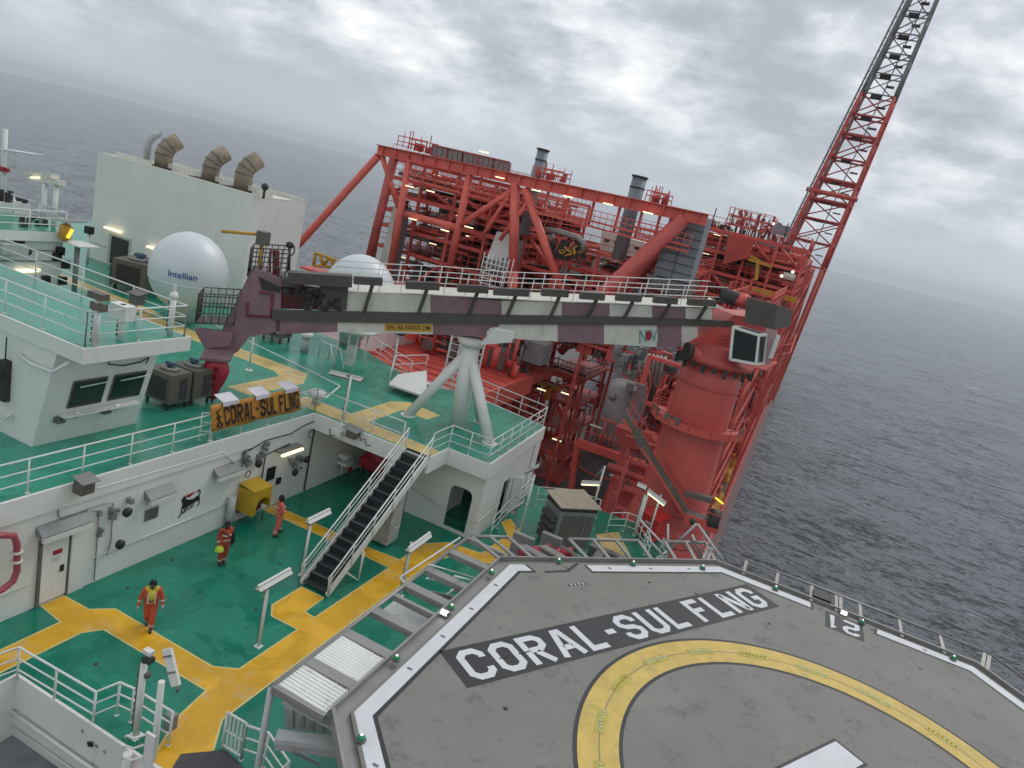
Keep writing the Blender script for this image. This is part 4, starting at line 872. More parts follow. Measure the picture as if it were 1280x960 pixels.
# scaffold ladder cage behind boom rest
t = thing('white_ladder_tower', 'white caged ladder tower rising behind the boom rest', 'ladder', (-16.5, 38.6, 1)); c0 = at_y(548, 500, 38.6); c0.z = 1.0
b = MB()
for dx, dy in ((0, 0), (1.6, 0), (1.6, 1.4), (0, 1.4)): b.tube(c0+Vector((dx, dy, 0)), c0+Vector((dx, dy, 8.2)), .06, 6)
b.build('tower_posts', WHITE2, t); b = MB()
for k in range(19):
    z = .4+.42*k; b.sweep([c0+Vector((0, 0, z)), c0+Vector((1.6, 0, z)), c0+Vector((1.6, 1.4, z)), c0+Vector((0, 1.4, z))], .03, 5, closed=True)
b.build('tower_rungs', WHITE2, t)

# boom rest: four raking white legs
t = thing('boom_rest', 'white four-legged boom rest standing on the upper deck under the crane boom', 'boom rest', (-14, 31, 4))
top = Vector((-14.0, 31.05, 8.55))
b = MB(); b.tube((-13.75, 31.1, 4), (-14.0, 31.05, 8.3), .42, 18, .46); b.build('centre_column', WHITE, t)
for q, r_ in (((-15.95, 29.9, 4), .24), ((-11.6, 30.3, 4), .26), ((-13.2, 32.6, 4), .24)):
    q = Vector(q); tt = top+Vector((0, 0, -.7)); b = MB(); b.tube(q, q.lerp(tt, .98), r_, 14); b.tube(q, q+Vector((0, 0, .04)), r_+.12, 14); b.build('raking_leg', WHITE, t)
b = MB(); b.tube(top+Vector((0, 0, -.5)), top+Vector((0, 0, -.15)), .55, 18, .75); b.slab([top+Vector((.9, -.9, -.1)), top+Vector((2.0, .1, .25)), top+Vector((2.0, .1, .75)), top+Vector((1.3, -.55, .75))], (-.15, .2, 0)); b.build('cradle', WHITE, t)

# ================================================================ bridge house
def house():
    t = thing('bridge_house', 'white house with two slanted dark windows and a railed green roof on the upper deck', 'deckhouse', (-21.4, 15.1, 4))
    xb, xt = -21.42, -20.55; y0, y1 = 15.1, 19.05; zt = 7.5
    b = MB(); b.slab([(xb, y0, 4), (xt, y0, zt), (-42, y0, zt), (-42, y0, 4)], (0, y1-y0, 0)); b.build('wall', WHITE, t)
    b = MB(); b.prism([(-19.35, 15.05), (-19.35, 19.2), (-42, 19.2), (-42, 15.05)], 7.5, 8.0); b.build('roof_slab', WHITE, t)
    b = MB(); b.prism([(-19.45, 15.15), (-19.45, 19.1), (-42, 19.1), (-42, 15.15)], 8.0, 8.02); b.build('green_roof', GREEN2, t)
    def S(y, z, o=0.0): f = (z-4)/(zt-4); nx = Vector((zt-4, 0, -(xt-xb))).normalized(); return Vector((xb+(xt-xb)*f, y, z))+nx*o
    for (ya, yb) in ((15.95, 17.2), (17.45, 18.75)):
        b = MB(); b.slab([S(ya, 5.3, .0), S(yb, 5.3, .0), S(yb+.0, 6.35, .0), S(ya, 6.35, .0)], (.05, 0, 0)); w_ = b.build('window_frame', UNIT, t)
        b = MB(); b.slab([S(ya+.05, 5.36, .03), S(yb-.05, 5.36, .03), S(yb-.05, 6.29, .03), S(ya+.05, 6.29, .03)], (.04, 0, 0)); b.build('window_glass', GLASS, w_)
        b = MB(); b.tube(S(ya+.1, 6.25, .25), S(yb, 6.3, .25), .02, 6); b.tube(S(ya+.3, 5.2, .25), S(ya+.3, 5.0, .15), .08, 8); b.build('wiper_rail', WHITE2, w_)
    b = MB(); b.bar(S(15.7, 5.15, .2), S(18.6, 5.15, .2), .3, .05); b.build('window_sill', WHITE, t)
    b = MB()
    for y in (15.6, 15.75, 17.3, 17.45): b.box(S(y, 4.9).x, S(y, 4.9).x+.25, y, y+.12, 4.85, 5.05)
    b.build('sill_fittings', ALUD, t)
    b = MB(); b.sweep([S(16.9, 7.3, .1), S(17.0, 6.9, .1), S(17.6, 6.75, .1), S(18.3, 6.8, .1), S(18.6, 6.95, .1), S(18.55, 6.7, .1)], .025, 5); b.build('black_cable', BLACK, t)
    b = MB(); b.sweep([(-22.3, 15.0, 7.0), (-21.4, 14.9, 6.9), (-20.4, 14.9, 6.95), (-19.9, 15.0, 7.4)], .05, 6); b.sweep([(-24, 15.0, 4.6), (-22.6, 15.0, 4.6), (-22.3, 15.0, 4.9)], .03, 6); b.build('wall_handrail', WHITE2, t)
    b = MB(); b.box(-22.9, -22.6, 14.9, 15.1, 5.2, 6.6); b.box(-22.85, -22.65, 14.7, 14.9, 6.0, 6.3); b.tube((-22.7, 14.95, 6.6), (-22.7, 14.95, 7.4), .025, 5); b.build('wall_fittings', UNITD, t)
    b = MB(); b.sweep([(-24.2, 15.0, 6.7), (-23.7, 15.0, 6.9), (-23.4, 15.0, 6.6), (-23.4, 15.0, 6.0), (-23.8, 15.0, 5.8), (-24.3, 15.0, 5.8)], .025, 5); b.build('black_hose', BLACK, t)
house()
Z8 = 8.02
rail('white railing along the roof edge of the bridge house, nearest the windows', [(-19.5, 19.0, Z8), (-19.5, 15.2, Z8)], sp=2.0, group='roof railings')
rail('white railing along the near edge of the bridge house roof', [(-19.5, 15.2, Z8), (-27, 15.2, Z8), (-34, 15.2, Z8)], sp=2.0, group='roof railings')
rail('white railing along the far edge of the bridge house roof', [(-19.5, 19.0, Z8), (-30, 19.0, Z8)], sp=2.6, group='roof railings')
def roofpost(lbl, px, py, h, kind=0):
    p = at_z(px, py, Z8); t = thing('instrument_post', lbl, 'instrument post', p)
    b = MB(); b.tube(p, p+Vector((0, 0, h)), .10, 8); b.build('post', WHITE2, t)
    b = MB()
    for k in range(7): b.box(p.x-.16, p.x-.06, p.y-.05, p.y+.05, p.z+.1+h*k/8, p.z+.2+h*k/8)
    b.build('clips', UNITD, t)
    b = MB()
    if kind == 0: b.box(p.x-.3, p.x+.3, p.y-.15, p.y+.15, p.z+h, p.z+h+.2); b.box(p.x-.2, p.x+.3, p.y-.12, p.y+.12, p.z+h-.35, p.z+h-.12)
    elif kind == 1: b.box(p.x-.35, p.x+.35, p.y-.2, p.y+.2, p.z+h*.6, p.z+h)
    else: b.lathe([(.12, 0), (.16, .06), (.12, .2), (.02, .25)], p+Vector((0, 0, h)), 10); b.box(p.x-.04, p.x+.04, p.y-.04, p.y+.04, p.z+h+.25, p.z+h+.5)
    b.build('instrument_head', UNIT if kind == 0 else WHITE2, t)
    return t
roofpost('stout white instrument post at the near roof corner of the bridge house', 118, 432, 1.5, 0)
roofpost('white box on legs between the roof posts of the bridge house', 150, 425, 1.2, 1)
roofpost('white post with a dark lamp at the far roof corner', 212, 418, 1.3, 2)
t = thing('hooded_floodlight', 'hooded floodlight on the railing above the yellow roof walkway', 'floodlight', at_z(168, 400, Z8)); p = at_z(168, 400, Z8)
b = MB(); b.tube(p, p+Vector((0, 0, .7)), .05, 6); b.build('post', WHITE2, t); b = MB(); b.slab([p+Vector((-.3, -.2, .95)), p+Vector((.3, -.2, .95)), p+Vector((.3, .25, 1.05)), p+Vector((-.3, .25, 1.05))], (0, 0, .03)); b.box(p.x-.2, p.x+.2, p.y-.15, p.y+.2, p.z+.6, p.z+.92); b.build('hood', UNIT, t)

# far-left deckhouse with green roof
def leftblock():
    zr = 7.6; c0 = at_z(80, 290, zr); X0, Y1 = c0.x, c0.y
    t = thing('left_deckhouse', 'white deckhouse with green roof, lit lamps and a hanging yellow beacon at the far left', 'deckhouse', (X0, Y1, 4))
    b = MB(); b.box(X0-9, X0, 8, Y1, 4, zr-.5); b.build('wall', WHITE, t)
    b = MB(); b.box(X0-9, X0+.3, 8, Y1+.25, zr-.5, zr); b.build('roof_slab', WHITE, t)
    b = MB(); b.box(X0-9, X0+.2, 8, Y1+.15, zr, zr+.02); b.build('green_roof', GREEN2, t)
    b = MB(); b.box(X0, X0+.06, 8, Y1, 5.9, 5.97); b.box(X0, X0+.05, 8, Y1, 6.5, 6.56); b.build('ledge', GREY, t)
    b = MB(); b.bar(at_x(20, 339, X0+.12), at_x(50, 338, X0+.12), .12, .16); b.build('lit_wall_lamp', LAMP, t)
    b = MB()
    for px, py in ((57, 349), (75, 313), (71, 320), (82, 330), (78, 350), (24, 302)): p = at_x(px, py, X0+.1); b.box(p.x-.1, p.x+.15, p.y-.2, p.y+.2, p.z-.25, p.z+.2)
    b.build('wall_fittings', BLACK, t)
    b = MB(); b.bar(at_x(0, 310, X0+.5), at_x(32, 312, X0+.5), .5, .5); b.build('wall_duct', WSTEEL, t); b = MB(); b.tube(at_x(30, 313, X0+.5), at_x(37, 315, X0+.5), .2, 8); b.build('duct_end', UNITD, t)
    p = at_x(82, 288, X0+.6); b = MB(); b.lathe([(.1, -.6), (.30, -.45), (.34, .15), (.2, .35), (.05, .4)], p, 12); be = b.build('beacon_housing', YSTEEL, t)
    b = MB(); b.bar(p+Vector((.34, -.1, -.35)), p+Vector((.38, .1, .15)), .1, .16); b.build('lit_beacon', LAMPY, be)
    b = MB(); b.slab([p+Vector((-.3, -.4, .5)), p+Vector((.5, -.4, .5)), p+Vector((.5, .9, .6)), p+Vector((-.3, .9, .6))], (0, 0, .05)); b.build('beacon_hood', GREY, be)
    r_ = random.Random(5); zz = zr+.02
    b = MB()
    for k in range(22): q = at_z(r_.uniform(26, 58), r_.uniform(272, 284), zz); b.box(q.x-.06, q.x+.06, q.y-.1, q.y+.1, zz, zz+r_.uniform(.1, .3))
    b.build('roof_fittings', UNITD, t)
    rail('white railing on the green roof of the far left deckhouse', [(X0+.1, 12, zz), (X0+.1, Y1, zz), (X0-8.8, Y1, zz)], sp=2.0, group='roof railings', r=.04)
    c1 = at_z(57, 284, zz); t = thing('lamp_gantry', 'twin-post gantry with paired strip lamps on the far left green roof', 'lamp post', c1)
    for px, py in ((53, 280), (67, 284)): q = at_z(px, py, zz); tp = at_y(px+2, 229, q.y); b = MB(); b.tube(q, Vector((q.x, q.y, tp.z)), .13, 8); b.build('post', WHITE2, t)
    for (pa, pb2) in (((35, 217), (69, 221)), ((40, 222), (77, 229))): b = MB(); b.bar(at_y(*pa, q.y), at_y(*pb2, q.y), .5, .26); b.build('lamp_housing', BWHITE, t)
    b = MB(); b.bar(at_y(39, 222, q.y-.3), at_y(49, 222, q.y-.3), .15, .08); b.build('lit_tube', LAMP, t)
    t = thing('flat_top_lamp', 'square flat-topped lamp on a dark post by the far left deckhouse', 'lamp post', (X0+3, Y1, 4)); q = at_z(92, 372, 4); p = at_y(94, 304, q.y)
    b = MB(); b.tube((q.x, q.y, 4), (q.x, q.y, p.z), .14, 8); b.build('post', GREY, t); b = MB(); b.box(q.x-.6, q.x+.9, q.y-.6, q.y+.7, p.z, p.z+.06); b.build('flat_top', DIFF, t)
    t = thing('floodlight_post', 'white post with a black floodlight at the left end of the casing', 'lamp post', at_z(109, 327, 4)); q = at_z(109, 327, 4); p = at_y(111, 292, q.y)
    b = MB(); b.tube(q, Vector((q.x, q.y, p.z)), .1, 8); b.build('post', WHITE2, t); b = MB(); b.box(q.x-.3, q.x+.2, q.y-.2, q.y+.2, p.z, p.z+.5); b.build('floodlight', BLACK, t)
    q = at_z(2, 262, zz); t = thing('antenna_mast', 'pale lattice antenna mast at the far left picture edge', 'antenna', q)
    b = MB(); b.tube(q, q+Vector((0, 0, 4.6)), .13, 8); tp = at_y(2, 186, q.y); b.tube(Vector((q.x, q.y, tp.z)), at_y(42, 193, q.y), .05, 6); b.tube(Vector((q.x, q.y, tp.z-1.6)), at_y(20, 190, q.y), .06, 6); b.build('mast', WHITE2, t)
    b = MB()
    for k in range(12): e = at_y(4+3.2*k, 187+.5*k, q.y); b.tube(e+Vector((0, -.7, 0)), e+Vector((0, .7, .05)), .03, 5)
    for k in range(3): b.tube(at_y(2, 186, q.y-.5+.5*k), at_y(42, 193, q.y-.5+.5*k), .03, 5)
    b.build('antenna_rods', WHITE2, t)
    e = at_y(3, 211, q.y-.1); b = MB(); b.box(e.x-.35, e.x+.35, e.y-.2, e.y+.2, e.z-.12, e.z+.12); b.build('red_lamp', LOGOR, t)
    q = at_z(8, 263, zz); t = thing('roof_machinery_box', 'low white machinery on the far left roof beside the mast', 'equipment', q); b = MB(); b.box(q.x-2.2, q.x+.9, q.y-1, q.y+.8, zz, zz+.6); b.build('machinery_body', WHITE2, t)
    b = MB()
    for k in range(14): x = q.x+r_.uniform(-2, .7); y = q.y+r_.uniform(-.8, .6); b.box(x, x+.22, y, y+.22, zz+.6, zz+.6+r_.uniform(.1, .7))
    b.build('machinery_fittings', UNITD, t)
leftblock()

# ================================================================ engine casing with bent exhaust pipes
def casing():
    x0, x1, y0, y1, zt = -47.75, -33.6, 37.0, 42.1, 11.4
    t = thing('engine_casing', 'large plain pale grey engine casing with rusty bent exhaust pipes on top', 'casing', (x0, y0, 4))
    b = MB(); b.box(x0, x1, y0, y1, 4, zt); b.build('casing_wall', WHITE, t)
    b = MB(); b.box(x0, x1, y0, y0+.12, zt, zt+.08); b.box(x0, x1, y1-.15, y1, zt, zt+.3); b.box(x0, x0+.12, y0+.12, y1-.15, zt, zt+.08); b.box(x1-.12, x1, y0+.12, y1-.15, zt, zt+.08); b.build('top_rim', BWHITE, t)
    b = MB()
    for k in range(13): x = -43.6+.72*k; b.box(x, x+.34, y0+.5, y0+.95, zt, zt+.012); b.box(x+.36, x+.5, y0+1.2, y0+1.5, zt, zt+.012)
    b.build('deck_openings', UNITD, t)
    b = MB(); b.box(x0+.5, x0+4, y0+1.0, y0+1.1, zt, zt+.35); b.box(-44.4, x1-.3, y0+1.9, y0+2.05, zt, zt+.45); b.box(-44.5, x1-.2, y0+.3, y0+.38, zt, zt+.14); b.build('top_coaming', BWHITE, t)
    b = MB(); b.box(-45.9, -43.75, y0-.06, y0, 4, 6.25); dr = b.build('door_frame', WSTEEL, t); b = MB(); b.box(-45.6, -43.9, y0-.08, y0-.06, 4.15, 6.1); b.build('dark_opening', UNITD, dr)
    b = MB(); b.bar((-46.2, y0-.2, 6.55), (-44.6, y0-.2, 6.55), .18, .12); b.build('lit_lamp', LAMP, t); b = MB(); b.bar(at_y(184, 308, y0-.2), at_y(197, 312, y0-.2), .18, .12); b.build('lit_lamp', LAMP, t)
    b = MB(); b.tube((-47.6, y0-.1, 5.3), (-46, y0-.1, 5.2), .04, 5); b.tube((-43.7, y0-.1, 5.2), (-39, y0-.1, 5.2), .04, 5); b.build('wall_handrail', WHITE2, t)
    dirn = Vector((.42, .70, .72)).normalized()
    for (px, py, r_, v_, l_) in ((183, 200, .26, 1.5, .6), (203, 214, .58, 1.15, .8), (262, 226, .56, 1.15, .85), (302, 242, .58, 1.3, .8)):
        base = at_y(px, py, 39.0); base.z = zt-.2; up_ = Vector((0, 0, 1)); pts = [base, base+up_*v_]
        for k in (.33, .67, 1.0): dd = (up_*(1-k)+dirn*k).normalized(); pts.append(pts[-1]+dd*(.36 if k < 1 else l_*.9))
        b = MB(); b.sweep(pts, r_, 18); pp = b.build('exhaust_pipe', PIPE if r_ > .5 else WSTEEL, t)
        e = pts[-1]; b = MB(); b.tube(e, e+dirn*.03, r_*.9, 18); b.build('dark_mouth', UNITD, pp)
        if r_ > .5:
            b = MB()
            for k in (1, 2, 3): q = pts[k]; dd = (pts[k+1]-pts[k-1]).normalized(); b.tube(q-dd*.035, q+dd*.035, r_+.03, 18)
            b.build('seam_band', UNIT, pp)
            b = MB(); b.box(base.x-.95, base.x+.95, base.y-.95, base.y+.95, zt, zt+.12); b.build('pipe_collar', UNITD, pp)
    p = at_y(330, 242, y0+.6); b = MB(); b.tube(Vector((p.x, p.y, zt)), Vector((p.x, p.y, zt+.55)), .08, 8); b.ball((p.x, p.y, zt+.75), .24, 10); b.build('small_vent', UNITD, t)
casing()

# ================================================================ satellite radomes
def radome(lbl, c, r, text=False):
    c = Vector(c); t = thing('satellite_radome', lbl, 'radome', (c.x, c.y, 4), 'white satellite domes')
    prof = [(r*math.sin(R(a)), -r*math.cos(R(a))*1.08) for a in range(20, 181, 8)]; prof[-1] = (1e-4, r*1.08)
    b = MB(); b.lathe([(r*.34, -r*1.3)] + prof, c, 48); s_ = b.build('radome_shell', RADOME, t)
    b = MB(); b.tube((c.x, c.y, 4), (c.x, c.y, c.z-r*.9), r*.3, 16); b.build('pedestal', WSTEEL, t)
    b = MB(); b.lathe([(r*1.003*math.cos(R(-12)), -r*.24), (r*1.006*math.cos(R(-11)), -r*.2)], c, 48); b.build('joint_seam', WHITE2, s_)
    if text:
        cu = bpy.data.curves.new('lettering', 'FONT'); cu.body = 'Intellian'; cu.size = .49; cu.offset = .004; cu.resolution_u = 4; cu.fill_mode = 'FRONT'; cu.align_x = 'CENTER'
        o = bpy.data.objects.new('tmp_text', cu); COL.objects.link(o); dg = bpy.context.evaluated_depsgraph_get(); me = bpy.data.meshes.new_from_object(o.evaluated_get(dg)); bpy.data.objects.remove(o)
        import bmesh
        bm_ = bmesh.new(); bm_.from_mesh(me); bmesh.ops.triangulate(bm_, faces=bm_.faces[:]); bm_.to_mesh(me); bm_.free(); me.name = 'lettering'; d0 = (at_z(228, 343, 5.8)-O); d0 = (O-c); az_ = math.atan2(d0.y, d0.x) - .14; zt = -.02
        for v in me.vertices:
            a = az_ + v.co.x/r; z = zt+v.co.y; rr = math.sqrt(max(.01, r*r-(z/1.08)**2))+.035; v.co = Vector((c.x+rr*math.cos(a), c.y+rr*math.sin(a), c.z+z))-Vector((c.x, c.y, 4))
        me.materials.clear(); me.materials.append(BLUE); ob = bpy.data.objects.new('lettering', me); COL.objects.link(ob); ob.parent = s_
    return t
def depth_point(px, py, d): return O + ray(px, py)*d
c1 = depth_point(236, 340, 41.5); radome('big white satellite dome with blue lettering in front of the engine casing', c1, 2.12, True)
c2 = depth_point(449, 366, 45.0); radome('white satellite dome half hidden behind the crane boom', c2, 2.2)

# ================================================================ ventilation units
def unit(lbl, loc, rz=0, src=None):
    if src: return dup(src, loc, lbl, rz)
    t = thing('ventilation_unit', lbl, 'ventilation unit', (0, 0, 0), 'brown ventilation units')
    b = MB(); b.box(-.85, .85, -.85, .85, .35, 1.75); b.build('casing', UNIT, t)
    b = MB(); b.box(.85, .87, -.05, .55, .5, 1.5); b.box(-.6, .6, -.87, -.85, .5, 1.5); co = b.build('coil_panel', UNITD, t)
    b = MB()
    for k in range(12): b.box(.87, .885, -.03+.047*k, -.015+.047*k, .52, 1.48)
    b.build('fins', ALUD, co)
    for y in (0,): b = MB(); b.lathe([(.5, 0), (.5, .12), (.42, .16), (.42, .05)], (0, 0, 1.75), 20); b.build('fan_ring', ALU, t); b = MB(); b.tube((0, 0, 1.85), (0, 0, 2.12), .16, 10); b.box(-.25, .25, -.12, .12, 1.95, 2.1); b.build('fan_motor', BLUEM, t)
    b = MB()
    for x in (-.7, .7):
        for y in (-.7, .7): b.box(x-.06, x+.06, y-.06, y+.06, 0, .35)
    b.build('feet', UNITD, t)
    b = MB()
    r_ = random.Random(9)
    for k in range(14): z = r_.uniform(.4, 1.6); y = r_.uniform(-.8, .7); b.box(-1.05, -.85, y, y+.15, z, z+.2)
    for k in range(3): b.sweep([(-.95, -.7+.3*k, .2), (-1.0, -.7+.3*k, 1.3), (-.9, -.6+.3*k, 1.5)], .03, 5)
    b.build('side_piping', UNITD, t); return t
u0 = unit('brown ventilation unit left of the crane hook block, nearer the windowed house', None); u0.location = (-22.4, 21.3, 4); u0.scale = (.8, .62, .88)
unit('brown ventilation unit partly hidden behind the crane hook block', (-22.4, 22.5, 4), 0, u0)
pu = at_z(158, 366, 4); u2 = unit('far brown ventilation unit in front of the casing doorway', (pu.x-.3, pu.y+1, 4), .35, u0); u2.scale = (1.25, 1.35, 1.15)
pu = at_z(188, 366, 4); u3 = unit('small dark ventilation unit tucked beside the lettered dome', (pu.x-.6, pu.y+1.6, 4), .35, u0); u3.scale = (.8, .8, 1)
pu = at_z(345, 425, 4); unit('brown ventilation unit under the crane boom head', (pu.x, pu.y, 4), .1, u0)

# ================================================================ banner on the railing
def banner():
    t = thing('name_banner', 'orange banner reading the vessel name in black, hung on the upper deck railing', 'banner', (-18.6, 20, 4.2))
    A, B, C_, D_ = at_x(265, 540, -18.55), at_x(377, 512, -18.55), at_x(375, 484, -18.6), at_x(263, 507, -18.6)
    b = MB(); n = 40; vs = []
    def pt(u, v):
        lo = A.lerp(B, u); hi = D_.lerp(C_, u); q = lo.lerp(hi, v); q = q.copy(); q.x += .022*math.sin(u*23)*(.4+.6*(1-v))+.015*math.sin(u*9+v*4); q.z += .015*math.sin(u*14)*(1-v); return q
    for i in range(n+1):
        for j in range(7): vs.append(pt(i/n, j/6))
    b._add(vs, [(i*7+j, (i+1)*7+j, (i+1)*7+j+1, i*7+j+1) for i in range(n) for j in range(6)], 0, True); o = b.build('banner_cloth', ORANGEB, t)
    md = o.modifiers.new('thickness', 'SOLIDIFY'); md.thickness = .012
    b = MB(); letters(b, 'CORAL-SUL FLNG', Vector((0, 0, 0)), Vector((1, 0, 0)), Vector((0, 1, 0)), 1, wd=.2, gap=.16)
    sx_ = max(v.x for v in b.v)
    for v in b.v: v.x /= sx_
    xs = [v.x for v in b.v]; W_ = 1.0; ys = [v.y for v in b.v]; y0, y1 = min(ys), max(ys)
    b.v = [pt(.12+.85*v.x/W_, .10+.76*(v.y-y0)/(y1-y0))+Vector((.05, 0, 0)) for v in b.v]; b.build('banner_lettering', BLACK, t)
    b = MB()
    c0 = [(.07+.022*math.cos(a), .22+.1*math.sin(a)) for a in [2*math.pi*i/12 for i in range(12)]]
    b.sweep([pt(u, v)+Vector((.03, 0, 0)) for u, v in c0], .035, 5, closed=True)
    b.sweep([pt(.065, .36)+Vector((.03, 0, 0)), pt(.065, .66)+Vector((.03, 0, 0))], .035, 5); b.sweep([pt(.045, .5)+Vector((.03, 0, 0)), pt(.09, .52)+Vector((.03, 0, 0))], .035, 5); b.sweep([pt(.045, .7)+Vector((.03, 0, 0)), pt(.085, .78)+Vector((.03, 0, 0))], .035, 5)
    b.build('banner_symbol', BLACK, t)
    for u, nm in ((.19, 'white cloth folded over the banner top near the crane hook'), (.53, 'white cloth folded over the middle of the banner top'), (.88, 'white cloth folded over the right end of the banner top')):
        s = MB(); F1 = [pt(u-.075, .86), pt(u+.085, .90), pt(u+.085, 1.03), pt(u-.075, 1.03)]; up_ = Vector((0, 0, .12)); bk = Vector((-.55, .12, .1))
        s.slab([q+Vector((.05, 0, 0)) for q in F1], (.012, 0, 0)); s.slab([F1[3]+Vector((.05, 0, 0)), F1[2]+Vector((.05, 0, 0)), F1[2]+bk, F1[3]+bk], (0, 0, .012)); tag(s.build('white_cloth', PAPER), nm, 'cloth', 'white cloths on the banner')
banner()

# grey cabinet with beige roof beyond the helideck, red cabinet, lit lamps
def cabinet():
    t = thing('grey_container', 'dark grey steel cabinet with a flat beige roof beyond the helideck corner', 'cabinet', (-7, 32, 0))
    P = [Vector(p) for p in ((-7.40, 30.45, 0), (-6.05, 31.75, 0), (-7.25, 32.85, 0), (-8.45, 31.35, 0))]; up_ = Vector((0, 0, 1)); z1 = 2.05
    b = MB(); b.prism([(p.x, p.y) for p in P], .1, z1); b.build('cabinet_body', GREY, t)
    nn_ = Vector((.69, -.72, 0)); b = MB(); b.slab([P[0].lerp(P[1], .08)+up_*.2, P[0].lerp(P[1], .72)+up_*.2, P[0].lerp(P[1], .72)+up_*(z1-.2), P[0].lerp(P[1], .08)+up_*(z1-.2)], nn_*.03); b.slab([P[0].lerp(P[1], .78)+up_*.2, P[0].lerp(P[1], .97)+up_*.2, P[0].lerp(P[1], .97)+up_*(z1-.2), P[0].lerp(P[1], .78)+up_*(z1-.2)], nn_*.03); b.build('door_panel', UNIT, t)
    b = MB()
    for k in range(4): q = P[3].lerp(P[0], .5)+Vector((-.08, -.12, .4+.38*k)); b.frame(q, (P[0]-P[3]).normalized()*.5, Vector((-.1, -.08, 0)), up_*.14)
    b.build('side_boxes', GREYD, t)
    cc = (P[0]+P[1]+P[2]+P[3])/4; Q = [cc+(p-cc)*1.16+up_*zq for p, zq in zip(P, (z1+.2, z1+.22, z1+.34, z1+.34))]
    b = MB(); b.slab(Q, (0, 0, .05)); b.build('roof_plate', BEIGE, t)
    b = MB(); b.prism([(cc.x+(p.x-cc.x)*1.03, cc.y+(p.y-cc.y)*1.03) for p in P], z1, z1+.18); b.build('roof_frame', UNITD, t)
cabinet()
t = thing('red_cabinet', 'bright red steel cabinet beside the crane pedestal', 'cabinet', (-4, 34.5, 0)); c = at_z(800, 672, 0)
b = MB(); b.prism([(-4.6, 36.2), (-3.6, 35.6), (-3.2, 36.35), (-4.2, 36.95)], .06, 1.2); b.slab([(-4.66, 36.2, 1.2), (-3.58, 35.52, 1.2), (-3.12, 36.36, 1.4), (-4.2, 37.02, 1.4)], (0, 0, .04)); b.build('cabinet_body', mat('bright_red_paint', (.55, .035, .03), .4, var=.12), t)
b = MB(); q0, q1 = Vector((-4.3, 36.0, .85)), Vector((-4.0, 35.82, .85)); b.bar(q0, q1, .03, .12); b.build('pale_plate', LOGOW, t)
lamp('l', 'lit lamp on a white post behind the grey cabinet', (-7.1, 35.8, 0), 3.0, at_y(727, 603, 35.5), at_y(750, 604, 35.5), wd=.3, lit=True)
lamp('l', 'lit lamp on a white post above the red cabinet', (-3.9, 35.6, 0), 2.7, at_y(810, 613, 35.2), at_y(832, 630, 35.2), wd=.3, lit=True)
lamp('l', 'thick leaning lamp post between the cabinet and the red pedestal', at_z(793, 668, 0), 2.3, at_y(797, 605, 34.5), at_y(808, 610, 34.5), r=.12)
lamp('l', 'white lamp high beside the side block corner', at_z(648, 672, 0), 3.3, at_y(656, 590, 31.5), at_y(674, 582, 31.5), extras=False)
lamp('l', 'low tilted white lamp near the side doorway', at_z(637, 700, 0), 1.4, at_y(634, 641, 30), at_y(655, 627, 30), extras=False)
rail('zigzag white railing behind the grey cabinet', [(-5.9, 34.8, 0), (-5.2, 35.6, 0), (-4.6, 35.6, 0), (-3.9, 34.6, 0), (-3.4, 33.2, 0)], sp=.8)
rail('white railing beside the red pedestal on the lower deck edge', [(-3.0, 34.2, 0), (-2.5, 33.2, 0), (-2.8, 31.6, 0)], sp=.9)
rail('white railing between the side block and the grey cabinet', [(-9.9, 34.5, 0), (-8.4, 35.8, 0), (-6.8, 35.9, 0)], sp=1.2)
rail('leaning white railing of the escape ladder by the side block', [at_z(612, 672, 0), at_z(640, 640, 0), at_z(660, 620, 0)], sp=1.0)
b = MB(); b.poly([(x, y, .008) for x, y in [at_z(745, 668, 0)[:2], at_z(773, 665, 0)[:2], at_z(795, 708, 0)[:2], at_z(765, 712, 0)[:2]]]); struct(b.build('side_walkway', YEL2))
t = thing('rope_ring', 'white life ring lying by the far helideck edge', 'ring', at_z(768, 699, 3.2)); p = at_z(768, 699, 3.2); b = MB(); b.sweep([p+Vector((.34*math.cos(a), .34*math.sin(a), 0)) for a in [2*math.pi*i/20 for i in range(20)]], .06, 8, closed=True); b.build('ring_body', WHITE2, t)
b = MB(); b.tube(p+Vector((0, .34, -.2)), p+Vector((0, .34, -3.2)), .04, 6); b.build('post', WHITE2, t)
# foam monitors (red machinery) just under the top edge frames
for (px, py, lb) in ((662, 688, 'red foam monitor under the helideck corner frames, left one'), (703, 690, 'red foam monitor under the helideck frames beside the cabinet')):
    p = at_z(px, py, 3.3); t = thing('foam_monitor', lb, 'fire monitor', p, 'red fire monitors')
    b = MB(); b.tube(p+Vector((0, 0, -3.3)), p+Vector((0, 0, -.4)), .08, 8); b.build('stand', LOGOR, t)
    b = MB(); b.tube(p+Vector((-.3, 0, -.2)), p+Vector((.35, .1, .1)), .13, 10, .2); b.ball(p+Vector((-.2, 0, -.15)), .24, 10); b.build('nozzle', HOOK, t)
for (px, lb) in ((655, 'grey equipment panel left of the grey channel, below the frames'), (690, 'grey equipment panel right of the grey channel, below the frames')):
    p = at_z(px, 672, 3.6); t = thing('equipment_cabinet', lb, 'cabinet', p); b = MB(); b.box(p.x-.4, p.x+.4, p.y-.1, p.y+.1, p.z-1.6, p.z+.1); b.build('panel_body', GREY, t); b = MB(); b.lathe([(.001, 0), (.1, .01), (.1, .03)], p+Vector((0, -.13, -.3)), 10, axis='y'); b.build('orange_mark', RED3, t)
